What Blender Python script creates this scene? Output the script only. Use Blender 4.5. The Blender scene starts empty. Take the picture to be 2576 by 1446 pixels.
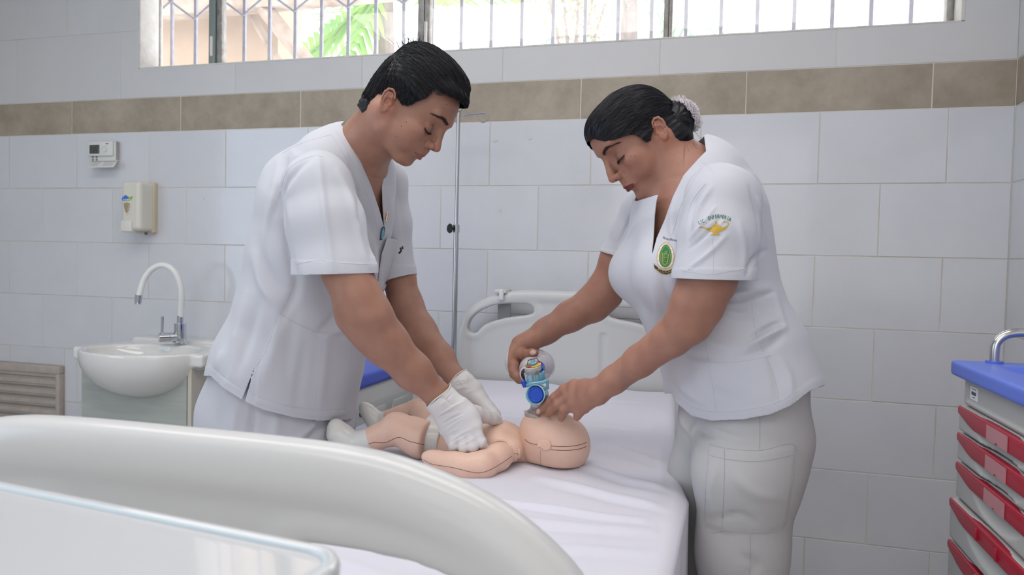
import bpy, bmesh, math, random
import numpy as np
from mathutils import Vector, Matrix
from mathutils.bvhtree import BVHTree

random.seed(7); rng = np.random.default_rng(7)
SC = bpy.context.scene
COL = SC.collection

# ------------------------------------------------------------------ camera
FPX, YAW, PITCH, ROLL, CZ = 1860.0, -0.26820, -0.03645, 0.0220, 1.14
_F = np.array([math.sin(YAW)*math.cos(PITCH), math.cos(YAW)*math.cos(PITCH), math.sin(PITCH)])
_R0 = np.array([math.cos(YAW), -math.sin(YAW), 0.0]); _U0 = np.cross(_R0, _F)
_R = math.cos(ROLL)*_R0 + math.sin(ROLL)*_U0
_U = -math.sin(ROLL)*_R0 + math.cos(ROLL)*_U0
_C = np.array([0, 0, CZ])
cam_data = bpy.data.cameras.new('camera')
cam = bpy.data.objects.new('camera', cam_data); COL.objects.link(cam)
cam_data.sensor_width = 36.0
cam_data.lens = FPX*36.0/2576.0
cam_data.clip_start = 0.02
m = Matrix(((_R[0], _U[0], -_F[0], 0), (_R[1], _U[1], -_F[1], 0), (_R[2], _U[2], -_F[2], CZ), (0, 0, 0, 1)))
cam.matrix_world = m
cam_data.dof.use_dof = True
cam_data.dof.focus_distance = 1.66
cam_data.dof.aperture_fstop = 7.5
SC.camera = cam

# ------------------------------------------------------------------ world, lamps, exposure
SC.view_settings.view_transform = 'Standard'
SC.view_settings.look = 'None'
SC.view_settings.exposure = 0.23
SC.view_settings.gamma = 1.0
SC.view_settings.use_curve_mapping = False
wd = bpy.data.worlds.new('daylight'); SC.world = wd; wd.use_nodes = True
bg = wd.node_tree.nodes['Background']
bg.inputs[0].default_value = (0.93, 0.96, 1.0, 1); bg.inputs[1].default_value = 4.2

def area(name, loc, rot, sx, sy, power, color):
    l = bpy.data.lights.new(name, 'AREA'); l.shape = 'RECTANGLE'; l.size = sx; l.size_y = sy
    l.energy = power; l.color = color
    o = bpy.data.objects.new(name, l); COL.objects.link(o)
    o.location = loc; o.rotation_euler = rot
    return o
# ceiling fluorescent fittings, the daylight coming through the openings behind and left of the camera
area('ceiling_light_far', (-0.9, 1.1, 2.68), (0, 0, 0), 2.8, 0.7, 22, (1.0, 0.965, 0.94))
area('ceiling_light_near', (-0.6, -0.9, 2.68), (0, 0, 0), 1.8, 0.9, 15, (1.0, 0.965, 0.94))
area('daylight_behind', (-0.1, -2.05, 1.5), (math.radians(90), 0, math.radians(-6)), 1.9, 1.8, 14, (0.97, 0.96, 1.0))
area('daylight_left', (-3.75, -0.5, 1.6), (math.radians(90), 0, math.radians(-80)), 2.4, 1.6, 31, (0.58, 0.78, 1.0))

# ------------------------------------------------------------------ helpers: pixel (of the 2576x1446 frame) to a point at a given place
def ray(px, py): return _F + _R*((px-1288)/FPX) + _U*((723-py)/FPX)
def atY(px, py, Y): d = ray(px, py); return _C + d*(Y/d[1])
def atZ(px, py, Z): d = ray(px, py); return _C + d*((Z-CZ)/d[2])
def atX(px, py, X): d = ray(px, py); return _C + d*(X/d[0])
def proj(P):
    q = np.asarray(P, float) - _C; w = q@_F
    return 1288+FPX*(q@_R)/w, 723-FPX*(q@_U)/w, w
def A(*v): return np.array(v, float)
def nrm(v): v = np.asarray(v, float); return v/np.linalg.norm(v)

# ------------------------------------------------------------------ materials
MATS = {}
def mat(name, color, rough=0.5, metal=0.0, spec=0.5, noise=0.0, nscale=8.0, color2=None, bump=0.0, bscale=200.0,
        sss=0.0, trans=0.0, ior=1.45, coat=0.0, alpha=1.0, stretch=None, emit=0.0, sheen=0.0):
    if name in MATS: return MATS[name]
    mt = bpy.data.materials.new(name); mt.use_nodes = True; MATS[name] = mt
    nt = mt.node_tree; b = nt.nodes['Principled BSDF']
    c = tuple(color)+(1,)
    b.inputs['Base Color'].default_value = c
    b.inputs['Roughness'].default_value = rough
    b.inputs['Metallic'].default_value = metal
    b.inputs['Specular IOR Level'].default_value = spec
    b.inputs['IOR'].default_value = ior
    b.inputs['Coat Weight'].default_value = coat
    b.inputs['Alpha'].default_value = alpha
    if sheen: b.inputs['Sheen Weight'].default_value = sheen
    if trans: b.inputs['Transmission Weight'].default_value = trans
    if sss:
        b.inputs['Subsurface Weight'].default_value = sss
        b.inputs['Subsurface Radius'].default_value = (1.0, 0.35, 0.2)
        b.inputs['Subsurface Scale'].default_value = 0.006
    if emit:
        b.inputs['Emission Color'].default_value = c; b.inputs['Emission Strength'].default_value = emit
    tc = nt.nodes.new('ShaderNodeTexCoord')
    src = tc.outputs['Object']
    if stretch:
        mp = nt.nodes.new('ShaderNodeMapping'); mp.inputs['Scale'].default_value = stretch
        nt.links.new(src, mp.inputs[0]); src = mp.outputs[0]
    if noise > 0:
        n = nt.nodes.new('ShaderNodeTexNoise'); n.inputs['Scale'].default_value = nscale
        n.inputs['Detail'].default_value = 5; n.inputs['Roughness'].default_value = 0.6
        nt.links.new(src, n.inputs['Vector'])
        mx = nt.nodes.new('ShaderNodeMix'); mx.data_type = 'RGBA'
        c2 = tuple(color2)+(1,) if color2 else tuple(max(0, x*(1-noise)) for x in color)+(1,)
        mx.inputs[6].default_value = c; mx.inputs[7].default_value = c2
        rp = nt.nodes.new('ShaderNodeValToRGB'); rp.color_ramp.elements[0].position = 0.35; rp.color_ramp.elements[1].position = 0.7
        nt.links.new(n.outputs['Fac'], rp.inputs[0]); nt.links.new(rp.outputs[0], mx.inputs[0])
        nt.links.new(mx.outputs[2], b.inputs['Base Color'])
    if bump > 0:
        n2 = nt.nodes.new('ShaderNodeTexNoise'); n2.inputs['Scale'].default_value = bscale; n2.inputs['Detail'].default_value = 3
        nt.links.new(src, n2.inputs['Vector'])
        bp = nt.nodes.new('ShaderNodeBump'); bp.inputs['Strength'].default_value = bump; bp.inputs['Distance'].default_value = 0.002
        nt.links.new(n2.outputs['Fac'], bp.inputs['Height']); nt.links.new(bp.outputs[0], b.inputs['Normal'])
    return mt

def mat_thin(name, color, gloss=0.06, tint=(1, 1, 1), opacity=0.0, rough=0.02):
    """thin clear sheet: mostly lets light through, reflects a little, may be tinted"""
    if name in MATS: return MATS[name]
    mt = bpy.data.materials.new(name); mt.use_nodes = True; MATS[name] = mt
    nt = mt.node_tree; out = nt.nodes['Material Output']; b = nt.nodes['Principled BSDF']
    b.inputs['Base Color'].default_value = tuple(color)+(1,); b.inputs['Roughness'].default_value = 0.3
    t = nt.nodes.new('ShaderNodeBsdfTransparent'); t.inputs[0].default_value = tuple(tint)+(1,)
    g = nt.nodes.new('ShaderNodeBsdfGlossy'); g.inputs['Roughness'].default_value = rough
    m1 = nt.nodes.new('ShaderNodeMixShader'); m1.inputs[0].default_value = opacity
    nt.links.new(t.outputs[0], m1.inputs[1]); nt.links.new(b.outputs[0], m1.inputs[2])
    m2 = nt.nodes.new('ShaderNodeMixShader'); m2.inputs[0].default_value = gloss
    nt.links.new(m1.outputs[0], m2.inputs[1]); nt.links.new(g.outputs[0], m2.inputs[2])
    nt.links.new(m2.outputs[0], out.inputs[0])
    return mt

def mat_piece(name, color, color2, nscale, rough, vary=0.05, spec=0.5, bump=0.0, coat=0.0):
    """tile material: mottling in object space shifted per piece, slight per-piece tone"""
    mt = mat(name, color, rough, spec=spec, coat=coat)
    nt = mt.node_tree; b = nt.nodes['Principled BSDF']
    tc = nt.nodes.new('ShaderNodeTexCoord'); oi = nt.nodes.new('ShaderNodeObjectInfo')
    va = nt.nodes.new('ShaderNodeVectorMath'); va.operation = 'MULTIPLY_ADD'
    cb = nt.nodes.new('ShaderNodeCombineXYZ')
    for k in range(3): nt.links.new(oi.outputs['Random'], cb.inputs[k])
    va.inputs[1].default_value = (37, 53, 71)
    nt.links.new(cb.outputs[0], va.inputs[0]); nt.links.new(tc.outputs['Object'], va.inputs[2])
    n = nt.nodes.new('ShaderNodeTexNoise'); n.inputs['Scale'].default_value = nscale
    n.inputs['Detail'].default_value = 9; n.inputs['Roughness'].default_value = 0.68
    nt.links.new(va.outputs[0], n.inputs['Vector'])
    rp = nt.nodes.new('ShaderNodeValToRGB'); rp.color_ramp.elements[0].position = 0.3; rp.color_ramp.elements[1].position = 0.72
    rp.color_ramp.elements[0].color = tuple(color)+(1,); rp.color_ramp.elements[1].color = tuple(color2)+(1,)
    nt.links.new(n.outputs['Fac'], rp.inputs[0])
    hs = nt.nodes.new('ShaderNodeHueSaturation')
    mr = nt.nodes.new('ShaderNodeMapRange'); mr.inputs[3].default_value = 1-vary; mr.inputs[4].default_value = 1+vary*0.3
    nt.links.new(oi.outputs['Random'], mr.inputs[0]); nt.links.new(mr.outputs[0], hs.inputs['Value'])
    nt.links.new(rp.outputs[0], hs.inputs['Color']); nt.links.new(hs.outputs[0], b.inputs['Base Color'])
    if bump:
        bp = nt.nodes.new('ShaderNodeBump'); bp.inputs['Strength'].default_value = bump; bp.inputs['Distance'].default_value = 0.004
        nt.links.new(n.outputs['Fac'], bp.inputs['Height']); nt.links.new(bp.outputs[0], b.inputs['Normal'])
    return mt

# ------------------------------------------------------------------ objects
def props(o, label=None, cat=None, group=None, kind=None):
    if label: o['label'] = label
    if cat: o['category'] = cat
    if group: o['group'] = group
    if kind: o['kind'] = kind
    return o
def thing(name, loc, label, cat, group=None):
    o = bpy.data.objects.new(name, None); COL.objects.link(o); o.location = Vector(loc)
    o.empty_display_size = 0.05
    bpy.context.view_layer.update
    return props(o, label, cat, group)
def wloc(o):
    p = Vector((0, 0, 0))
    while o is not None: p = p + o.location; o = o.parent
    return p
def link(name, me, mt, parent=None, loc=None):
    o = bpy.data.objects.new(name, me); COL.objects.link(o)
    if mt is not None: me.materials.clear(); me.materials.append(mt)
    if loc is not None: o.location = loc
    if parent is not None: o.parent = parent
    return o
def mesh_np(name, V, F, smooth=True):
    V = np.asarray(V, np.float32)
    me = bpy.data.meshes.new(name)
    if isinstance(F, np.ndarray):
        n, k = F.shape
        me.vertices.add(len(V)); me.vertices.foreach_set('co', V.ravel())
        me.loops.add(n*k); me.loops.foreach_set('vertex_index', F.astype(np.int32).ravel())
        me.polygons.add(n); me.polygons.foreach_set('loop_start', np.arange(0, n*k, k, dtype=np.int32))
        me.polygons.foreach_set('loop_total', np.full(n, k, np.int32))
        me.update(calc_edges=True); me.validate()
    else:
        me.from_pydata(V.tolist(), [], F)
    if smooth: me.polygons.foreach_set('use_smooth', np.ones(len(me.polygons), bool))
    me.update()
    return me
def put(name, V, F, mt, parent=None, smooth=True, auto=None, **kw):
    """world-space vertices; the object's origin goes to its parent's origin"""
    V = np.asarray(V, float)
    if parent is not None: V = V - np.array(wloc(parent))
    me = mesh_np(name, V, F, smooth)
    o = link(name, me, mt, parent)
    props(o, **kw)
    return o

class MB:
    """collects shapes into one bmesh (world coordinates)"""
    def __init__(s): s.b = bmesh.new()
    def _xf(s, vs, M):
        for v in vs: v.co = M @ v.co
    def box(s, lo, hi, bev=0.0, seg=2, M=None):
        lo, hi = Vector(lo), Vector(hi)
        r = bmesh.ops.create_cube(s.b, size=1.0); vs = r['verts']
        c = (lo+hi)/2; d = hi-lo
        for v in vs: v.co = Vector((v.co.x*d.x, v.co.y*d.y, v.co.z*d.z)) + c
        if bev > 0:
            es = list({e for v in vs for e in v.link_edges})
            g = bmesh.ops.bevel(s.b, geom=es, offset=min(bev, min(d)*0.49), segments=seg, profile=0.5, affect='EDGES')
            vs = list({v for f in g['faces'] for v in f.verts} | {v for v in vs if v.is_valid})
        if M is not None: s._xf([v for v in vs if v.is_valid], M)
        return s
    def cyl(s, p0, p1, r0, r1=None, n=24, cap=True):
        r1 = r0 if r1 is None else r1
        p0, p1 = Vector(p0), Vector(p1); d = p1-p0
        q = d.to_track_quat('Z', 'Y').to_matrix()
        a = [s.b.verts.new(p0+q@Vector((r0*math.cos(2*math.pi*i/n), r0*math.sin(2*math.pi*i/n), 0))) for i in range(n)]
        c = [s.b.verts.new(p1+q@Vector((r1*math.cos(2*math.pi*i/n), r1*math.sin(2*math.pi*i/n), 0))) for i in range(n)]
        for i in range(n): s.b.faces.new((a[i], a[(i+1) % n], c[(i+1) % n], c[i]))
        if cap: s.b.faces.new(a[::-1]); s.b.faces.new(c)
        return s
    def tube(s, pts, r, n=12, closed=False, flat=1.0, up=None, cap=True):
        pts = [Vector(p) for p in pts]; N = len(pts)
        rr = r if hasattr(r, '__len__') else [r]*N
        rings = []; prev = None
        for i in range(N):
            if closed: t = pts[(i+1) % N]-pts[i-1]
            else: t = pts[min(i+1, N-1)]-pts[max(i-1, 0)]
            t.normalize()
            if prev is None:
                u = Vector(up) if up is not None else (Vector((0, 0, 1)) if abs(t.z) < .9 else Vector((1, 0, 0)))
            else: u = prev
            u = (u - t*u.dot(t)).normalized(); prev = u; w = t.cross(u)
            rings.append([s.b.verts.new(pts[i]+u*rr[i]*math.cos(2*math.pi*k/n)+w*rr[i]*flat*math.sin(2*math.pi*k/n)) for k in range(n)])
        M = N if closed else N-1
        for i in range(M):
            a, c = rings[i], rings[(i+1) % N]
            for k in range(n): s.b.faces.new((a[k], a[(k+1) % n], c[(k+1) % n], c[k]))
        if not closed and cap:
            s.b.faces.new(rings[0][::-1]); s.b.faces.new(rings[-1])
        return s
    def lathe(s, prof, n=32, M=None, cap=True):
        """prof = [(r, z)] around z"""
        M = M or Matrix.Identity(4); rings = []
        for r, z in prof:
            rings.append([s.b.verts.new(M@Vector((max(r, 1e-5)*math.cos(2*math.pi*k/n), max(r, 1e-5)*math.sin(2*math.pi*k/n), z))) for k in range(n)])
        for a, c in zip(rings, rings[1:]):
            for k in range(n): s.b.faces.new((a[k], a[(k+1) % n], c[(k+1) % n], c[k]))
        if cap: s.b.faces.new(rings[0][::-1]); s.b.faces.new(rings[-1])
        return s
    def prism(s, poly, vec, bev=0.0):
        vec = Vector(vec); a = [s.b.verts.new(Vector(p)) for p in poly]
        c = [s.b.verts.new(Vector(p)+vec) for p in poly]; n = len(a)
        fs = [s.b.faces.new(a[::-1]), s.b.faces.new(c)]
        for i in range(n): fs.append(s.b.faces.new((a[i], a[(i+1) % n], c[(i+1) % n], c[i])))
        if bev > 0:
            es = list({e for f in fs[:2] for e in f.edges})
            bmesh.ops.bevel(s.b, geom=es, offset=bev, segments=3, profile=0.5, affect='EDGES')
        return s
    def sphere(s, c, r, n=16, sc=(1, 1, 1), M=None):
        g = bmesh.ops.create_uvsphere(s.b, u_segments=n, v_segments=max(6, n*2//3), radius=r)
        for v in g['verts']:
            v.co = Vector((v.co.x*sc[0], v.co.y*sc[1], v.co.z*sc[2]))
            if M is not None: v.co = M @ v.co
            v.co += Vector(c)
        return s
    def build(s, name, mt, parent=None, smooth=True, angle=35, **kw):
        bmesh.ops.recalc_face_normals(s.b, faces=s.b.faces)
        off = wloc(parent) if parent is not None else Vector((0, 0, 0))
        if off.length: bmesh.ops.translate(s.b, vec=-off, verts=s.b.verts)
        if smooth:
            ca = math.radians(angle)
            for f in s.b.faces: f.smooth = True
            for e in s.b.edges:
                if len(e.link_faces) != 2 or e.calc_face_angle(0) > ca: e.smooth = False
        me = bpy.data.meshes.new(name); s.b.to_mesh(me); s.b.free()
        o = link(name, me, mt, parent); props(o, **kw)
        return o
def solo(o, loc):
    """move a top-level mesh object's origin to loc"""
    loc = Vector(loc); o.data.transform(Matrix.Translation(-loc)); o.location = loc; return o
def spline(pts, n=8, closed=False):
    P = [np.asarray(p, float) for p in pts]; N = len(P); out = []
    rngi = range(N if closed else N-1)
    for i in rngi:
        if closed: p0, p1, p2, p3 = P[i-1], P[i], P[(i+1) % N], P[(i+2) % N]
        else: p0, p1, p2, p3 = P[max(i-1, 0)], P[i], P[i+1], P[min(i+2, N-1)]
        for k in range(n):
            t = k/n
            out.append(0.5*((2*p1)+(-p0+p2)*t+(2*p0-5*p1+4*p2-p3)*t*t+(-p0+3*p1-3*p2+p3)*t**3))
    if not closed: out.append(P[-1])
    return out

# ------------------------------------------------------------------ volume sculpting (distance fields turned into one continuous mesh)
class Vol:
    def __init__(s, lo, hi, h):
        s.lo = np.array(lo, float); s.h = h
        s.n = np.ceil((np.array(hi, float)-s.lo)/h).astype(int)+1
        s.a = np.full(s.n, 0.05, np.float32)
        s.ax = [(s.lo[i]+np.arange(s.n[i])*h).astype(np.float32) for i in range(3)]
    def _apply(s, f, lo, hi, k, mode):
        i0 = np.clip(np.floor((np.asarray(lo)-s.lo)/s.h).astype(int), 0, s.n)
        i1 = np.clip(np.ceil((np.asarray(hi)-s.lo)/s.h).astype(int)+1, 0, s.n)
        if np.any(i1 <= i0): return s
        X = s.ax[0][i0[0]:i1[0], None, None]; Y = s.ax[1][None, i0[1]:i1[1], None]; Z = s.ax[2][None, None, i0[2]:i1[2]]
        d = f(X, Y, Z).astype(np.float32)
        sl = s.a[i0[0]:i1[0], i0[1]:i1[1], i0[2]:i1[2]]
        if mode == 'u':
            if k > 0:
                hh = np.maximum(k-np.abs(sl-d), 0)/k; sl[...] = np.minimum(sl, d)-hh*hh*k*0.25
            else: np.minimum(sl, d, out=sl)
        else:
            d = -d
            if k > 0:
                hh = np.maximum(k-np.abs(sl-d), 0)/k; sl[...] = np.maximum(sl, d)+hh*hh*k*0.25
            else: np.maximum(sl, d, out=sl)
        return s
    def ell(s, c, r, R=None, k=0.0, mode='u'):
        c = np.asarray(c, float); r = np.asarray(r if hasattr(r, '__len__') else (r,)*3, float)
        R = np.eye(3) if R is None else np.asarray(R, float)     # rows = local axes
        ext = np.sqrt(((R*r[:, None])**2).sum(0))+k+2.5*s.h+0.004
        def f(X, Y, Z):
            x, y, z = X-c[0], Y-c[1], Z-c[2]
            q = [(x*R[i, 0]+y*R[i, 1]+z*R[i, 2])/r[i] for i in range(3)]
            k0 = np.sqrt(q[0]**2+q[1]**2+q[2]**2); k1 = np.sqrt((q[0]/r[0])**2+(q[1]/r[1])**2+(q[2]/r[2])**2)+1e-9
            return k0*(k0-1)/k1
        return s._apply(f, c-ext, c+ext, k, mode)
    def cone(s, a, b, ra, rb=None, k=0.0, mode='u'):
        rb = ra if rb is None else rb
        a = np.asarray(a, float); b = np.asarray(b, float); d = b-a; L2 = max(d@d, 1e-12)
        e = max(ra, rb)+k+2.5*s.h+0.002
        def f(X, Y, Z):
            x, y, z = X-a[0], Y-a[1], Z-a[2]
            t = np.clip((x*d[0]+y*d[1]+z*d[2])/L2, 0, 1)
            return np.sqrt((x-t*d[0])**2+(y-t*d[1])**2+(z-t*d[2])**2)-(ra+(rb-ra)*t)
        return s._apply(f, np.minimum(a, b)-e, np.maximum(a, b)+e, k, mode)
    def path(s, pts, rad, k=0.0, mode='u'):
        for i in range(len(pts)-1): s.cone(pts[i], pts[i+1], rad[i], rad[i+1], k, mode)
        return s
    def seg(s, a, b, ra, rb, u, k=0.0, mode='u'):
        """elliptic tapered segment: ra, rb = (radius along u, radius across)"""
        a = np.asarray(a, float); b = np.asarray(b, float); d = b-a; L = np.linalg.norm(d); t_ = d/L
        u = np.asarray(u, float); u = nrm(u-t_*(u@t_)); v = np.cross(t_, u)
        e = max(max(ra), max(rb))+k+2.5*s.h+0.002
        def f(X, Y, Z):
            x, y, z = X-a[0], Y-a[1], Z-a[2]
            tt = x*t_[0]+y*t_[1]+z*t_[2]; tc = np.clip(tt/L, 0, 1)
            ru = ra[0]+(rb[0]-ra[0])*tc; rv = ra[1]+(rb[1]-ra[1])*tc; rt = np.minimum(ru, rv)
            qu = (x*u[0]+y*u[1]+z*u[2])/ru; qv = (x*v[0]+y*v[1]+z*v[2])/rv; qt = (tt-tc*L)/rt
            k0 = np.sqrt(qu*qu+qv*qv+qt*qt); k1 = np.sqrt((qu/ru)**2+(qv/rv)**2+(qt/rt)**2)+1e-9
            return k0*(k0-1)/k1
        return s._apply(f, np.minimum(a, b)-e, np.maximum(a, b)+e, k, mode)
    def segs(s, pts, rad, us, k=0.0, mode='u'):
        for i in range(len(pts)-1):
            u = us[i] if isinstance(us, list) else us
            s.seg(pts[i], pts[i+1], rad[i], rad[i+1], u, k, mode)
        return s
    def box(s, c, hs, r=0.0, R=None, k=0.0, mode='u'):
        c = np.asarray(c, float); hs = np.asarray(hs, float); R = np.eye(3) if R is None else np.asarray(R, float)
        ext = np.sqrt(((R*hs[:, None])**2).sum(0))*1.2+k+2.5*s.h+0.004
        def f(X, Y, Z):
            x, y, z = X-c[0], Y-c[1], Z-c[2]
            q = [np.abs(x*R[i, 0]+y*R[i, 1]+z*R[i, 2])-(hs[i]-r) for i in range(3)]
            o = np.sqrt(np.maximum(q[0], 0)**2+np.maximum(q[1], 0)**2+np.maximum(q[2], 0)**2)
            return o+np.minimum(np.maximum(q[0], np.maximum(q[1], q[2])), 0)-r
        return s._apply(f, c-ext, c+ext, k, mode)
    def half(s, p, n, k=0.0):
        """cut away everything on the side n points to"""
        p = np.asarray(p, float); n = nrm(n)
        def f(X, Y, Z): return -((X-p[0])*n[0]+(Y-p[1])*n[1]+(Z-p[2])*n[2])
        return s._apply(f, s.lo-1, s.lo+s.n*s.h+1, k, 's')
    def func(s, f, lo, hi, k=0.0, mode='u'): return s._apply(f, lo, hi, k, mode)
    def mesh(s, smooth=1, tri=False):
        a = s.a; n = s.n
        ins = a < 0
        c = np.zeros(n-1, np.uint8)
        for dx in (0, 1):
            for dy in (0, 1):
                for dz in (0, 1):
                    c += ins[dx:n[0]-1+dx, dy:n[1]-1+dy, dz:n[2]-1+dz]
        act = (c > 0) & (c < 8)
        I = np.argwhere(act)
        idx = np.full(n-1, -1, np.int64); idx[act] = np.arange(len(I))
        P = np.zeros((len(I), 3)); W = np.zeros(len(I))
        i, j, k = I[:, 0], I[:, 1], I[:, 2]
        val = {}
        for dx in (0, 1):
            for dy in (0, 1):
                for dz in (0, 1): val[(dx, dy, dz)] = a[i+dx, j+dy, k+dz].astype(float)
        for ax in range(3):
            for o1 in (0, 1):
                for o2 in (0, 1):
                    p0 = [0, 0, 0]; oth = [q for q in range(3) if q != ax]
                    p0[oth[0]] = o1; p0[oth[1]] = o2; p1 = list(p0); p1[ax] = 1
                    v0, v1 = val[tuple(p0)], val[tuple(p1)]
                    m_ = (v0 < 0) != (v1 < 0)
                    t = np.where(m_, v0/np.where(np.abs(v0-v1) < 1e-12, 1e-12, v0-v1), 0)
                    q = np.zeros((len(I), 3)); q[:, oth[0]] = o1; q[:, oth[1]] = o2; q[:, ax] = t
                    P[m_] += q[m_]; W[m_] += 1
        V = s.lo+(I+P/W[:, None])*s.h
        Q = []
        for ax in range(3):
            b = [1, 1, 1]; b[ax] = 0
            sl0 = tuple(slice(b[q], n[q]-1) for q in range(3))
            sl1 = list(sl0); sl1[ax] = slice(1, n[ax])
            s0 = ins[sl0]; s1 = ins[tuple(sl1)]
            E = np.argwhere(s0 != s1)+np.array(b)
            if len(E) == 0: continue
            flip = ins[E[:, 0], E[:, 1], E[:, 2]]
            u, w = [(1, 2), (2, 0), (0, 1)][ax]
            def g(du, dw):
                e = E.copy(); e[:, u] -= du; e[:, w] -= dw; return idx[e[:, 0], e[:, 1], e[:, 2]]
            q = np.stack([g(1, 1), g(0, 1), g(0, 0), g(1, 0)], 1)
            q[~flip] = q[~flip][:, ::-1]
            Q.append(q)
        F = np.concatenate(Q)
        if smooth: V = relax(V, F, smooth)
        return V, F

def relax(V, F, it=1, lam=0.5):
    k = F.shape[1]
    e = np.concatenate([F[:, [i, (i+1) % k]] for i in range(k)])
    for _ in range(it):
        S = np.zeros_like(V); D = np.zeros(len(V))
        for c in range(3): S[:, c] = np.bincount(e[:, 0], V[e[:, 1], c], len(V))+np.bincount(e[:, 1], V[e[:, 0], c], len(V))
        D = np.bincount(e[:, 0], minlength=len(V))+np.bincount(e[:, 1], minlength=len(V))
        V = V+lam*(S/np.maximum(D, 1)[:, None]-V)
    return V
def vnormals(V, F):
    n = np.cross(V[F[:, 2]]-V[F[:, 0]], V[F[:, -1]]-V[F[:, 1]]) if F.shape[1] == 4 else np.cross(V[F[:, 1]]-V[F[:, 0]], V[F[:, 2]]-V[F[:, 0]])
    N = np.zeros_like(V)
    for i in range(F.shape[1]):
        for c in range(3): N[:, c] += np.bincount(F[:, i], n[:, c], len(V))
    return N/np.maximum(np.linalg.norm(N, axis=1), 1e-12)[:, None]
def compact(V, F):
    u, inv = np.unique(F.ravel(), return_inverse=True)
    return V[u], inv.reshape(F.shape), u
def tris(F): return F if F.shape[1] == 3 else np.concatenate([F[:, [0, 1, 2]], F[:, [0, 2, 3]]])
def clip(V, F, phi):
    """keep the part of the surface where phi > 0 (phi per vertex), cutting exactly along phi = 0"""
    T = tris(F); s = phi > 0; cnt = s[T].sum(1)
    keep = T[cnt == 3]; newV = [V]; base = len(V); cache = {}; out = [keep]
    add = []; newf = []
    def cut(i, j):
        nonlocal base
        key = (min(i, j), max(i, j))
        if key in cache: return cache[key]
        t = phi[i]/(phi[i]-phi[j]); add.append(V[i]+(V[j]-V[i])*t)
        cache[key] = base; base += 1; return cache[key]
    for t in T[cnt == 1]:
        while not s[t[0]]: t = np.roll(t, -1)
        newf.append((t[0], cut(t[0], t[1]), cut(t[0], t[2])))
    for t in T[cnt == 2]:
        while s[t[0]]: t = np.roll(t, -1)
        p, q = cut(t[0], t[1]), cut(t[0], t[2])
        newf.append((p, t[1], t[2])); newf.append((p, t[2], q))
    if add: newV.append(np.array(add)); out.append(np.array(newf))
    return compact(np.concatenate(newV), np.concatenate(out))[:2]
def inpoly(x, y, poly):
    """signed pixel distance to a polygon, positive inside"""
    P = np.asarray(poly, float); n = len(P)
    d2 = np.full(x.shape, 1e18); c = np.zeros(x.shape, bool)
    for i in range(n):
        a, b = P[i], P[(i+1) % n]; e = b-a
        t = np.clip(((x-a[0])*e[0]+(y-a[1])*e[1])/max(e@e, 1e-9), 0, 1)
        d2 = np.minimum(d2, (x-a[0]-t*e[0])**2+(y-a[1]-t*e[1])**2)
        m_ = ((a[1] > y) != (b[1] > y)) & (x < (b[0]-a[0])*(y-a[1])/((b[1]-a[1]) if b[1] != a[1] else 1e-9)+a[0])
        c ^= m_
    return np.sqrt(d2)*np.where(c, 1, -1)
def dline(x, y, pts):
    """distance to polyline and parameter 0..1 along it"""
    P = np.asarray(pts, float); best = np.full(x.shape, 1e9); tt = np.zeros(x.shape)
    L = np.r_[0, np.cumsum(np.linalg.norm(np.diff(P, axis=0), axis=1))]
    for i in range(len(P)-1):
        a, b = P[i], P[i+1]; e = b-a
        t = np.clip(((x-a[0])*e[0]+(y-a[1])*e[1])/max(e@e, 1e-9), 0, 1)
        d = np.hypot(x-a[0]-t*e[0], y-a[1]-t*e[1])
        m_ = d < best; best = np.where(m_, d, best); tt = np.where(m_, (L[i]+t*(L[i+1]-L[i]))/L[-1], tt)
    return best, tt
# ================================================================== ROOM
WY = 2.78; XR = 0.927; XL = -3.9; YB = -2.2; ZC = 2.75
LZ = 1.680                                            # underside of the brown tile band
WL, WR, WB, WT = -2.525, 0.769, 1.962, 2.56           # window opening
M_tile = mat_piece('glazed_white_tile', (0.635, 0.645, 0.68), (0.69, 0.695, 0.73), 3.0, 0.16, 0.03, coat=0.25)
M_tile_up = mat_piece('satin_white_tile', (0.60, 0.595, 0.60), (0.64, 0.635, 0.635), 2.0, 0.35, 0.02)
M_band = mat_piece('brown_stone_tile', (0.285, 0.235, 0.18), (0.455, 0.395, 0.315), 5.5, 0.5, 0.07, bump=0.15)
M_grout = mat('grout', (0.70, 0.67, 0.62), 0.9, noise=0.3, nscale=4, color2=(0.56, 0.51, 0.44))
M_plaster = mat('white_plaster', (0.74, 0.72, 0.69), 0.85, noise=0.2, nscale=20, color2=(0.62, 0.58, 0.53), bump=0.3, bscale=60)
M_ceil = mat('ceiling_paint', (0.8, 0.8, 0.79), 0.9)
M_floor = mat('terrazzo_floor', (0.60, 0.58, 0.56), 0.3, noise=0.4, nscale=60)

def wall_box(mb, x0, x1, y0, y1, z0, z1): mb.box((x0, y0, z0), (x1, y1, z1))
b = MB()
wall_box(b, XL-.2, WL, 2.7815, 2.92, 0, ZC); wall_box(b, WR, XR+.2, 2.7815, 2.92, 0, ZC)
wall_box(b, WL, WR, 2.7815, 2.92, 0, WB); wall_box(b, WL, WR, 2.7815, 2.92, WT, ZC)
wall_back = b.build('wall_back', M_grout, smooth=False, kind='structure')
b = MB(); b.box((XR+.0015, YB-.2, 0), (XR+.2, 2.784, ZC)); wall_right = b.build('wall_right', M_grout, smooth=False, kind='structure')
b = MB(); b.box((XL-.2, YB-.2, 0), (XL, 2.784, ZC)); b.build('wall_left', M_plaster, smooth=False, kind='structure')
b = MB(); b.box((XL, YB-.2, 0), (XR+.004, YB, ZC)); b.build('wall_front', M_plaster, smooth=False, kind='structure')
b = MB(); b.box((XL-.2, YB-.2, -.1), (XR+.2, 2.98, 0)); b.build('floor', M_floor, smooth=False, kind='structure')
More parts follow.
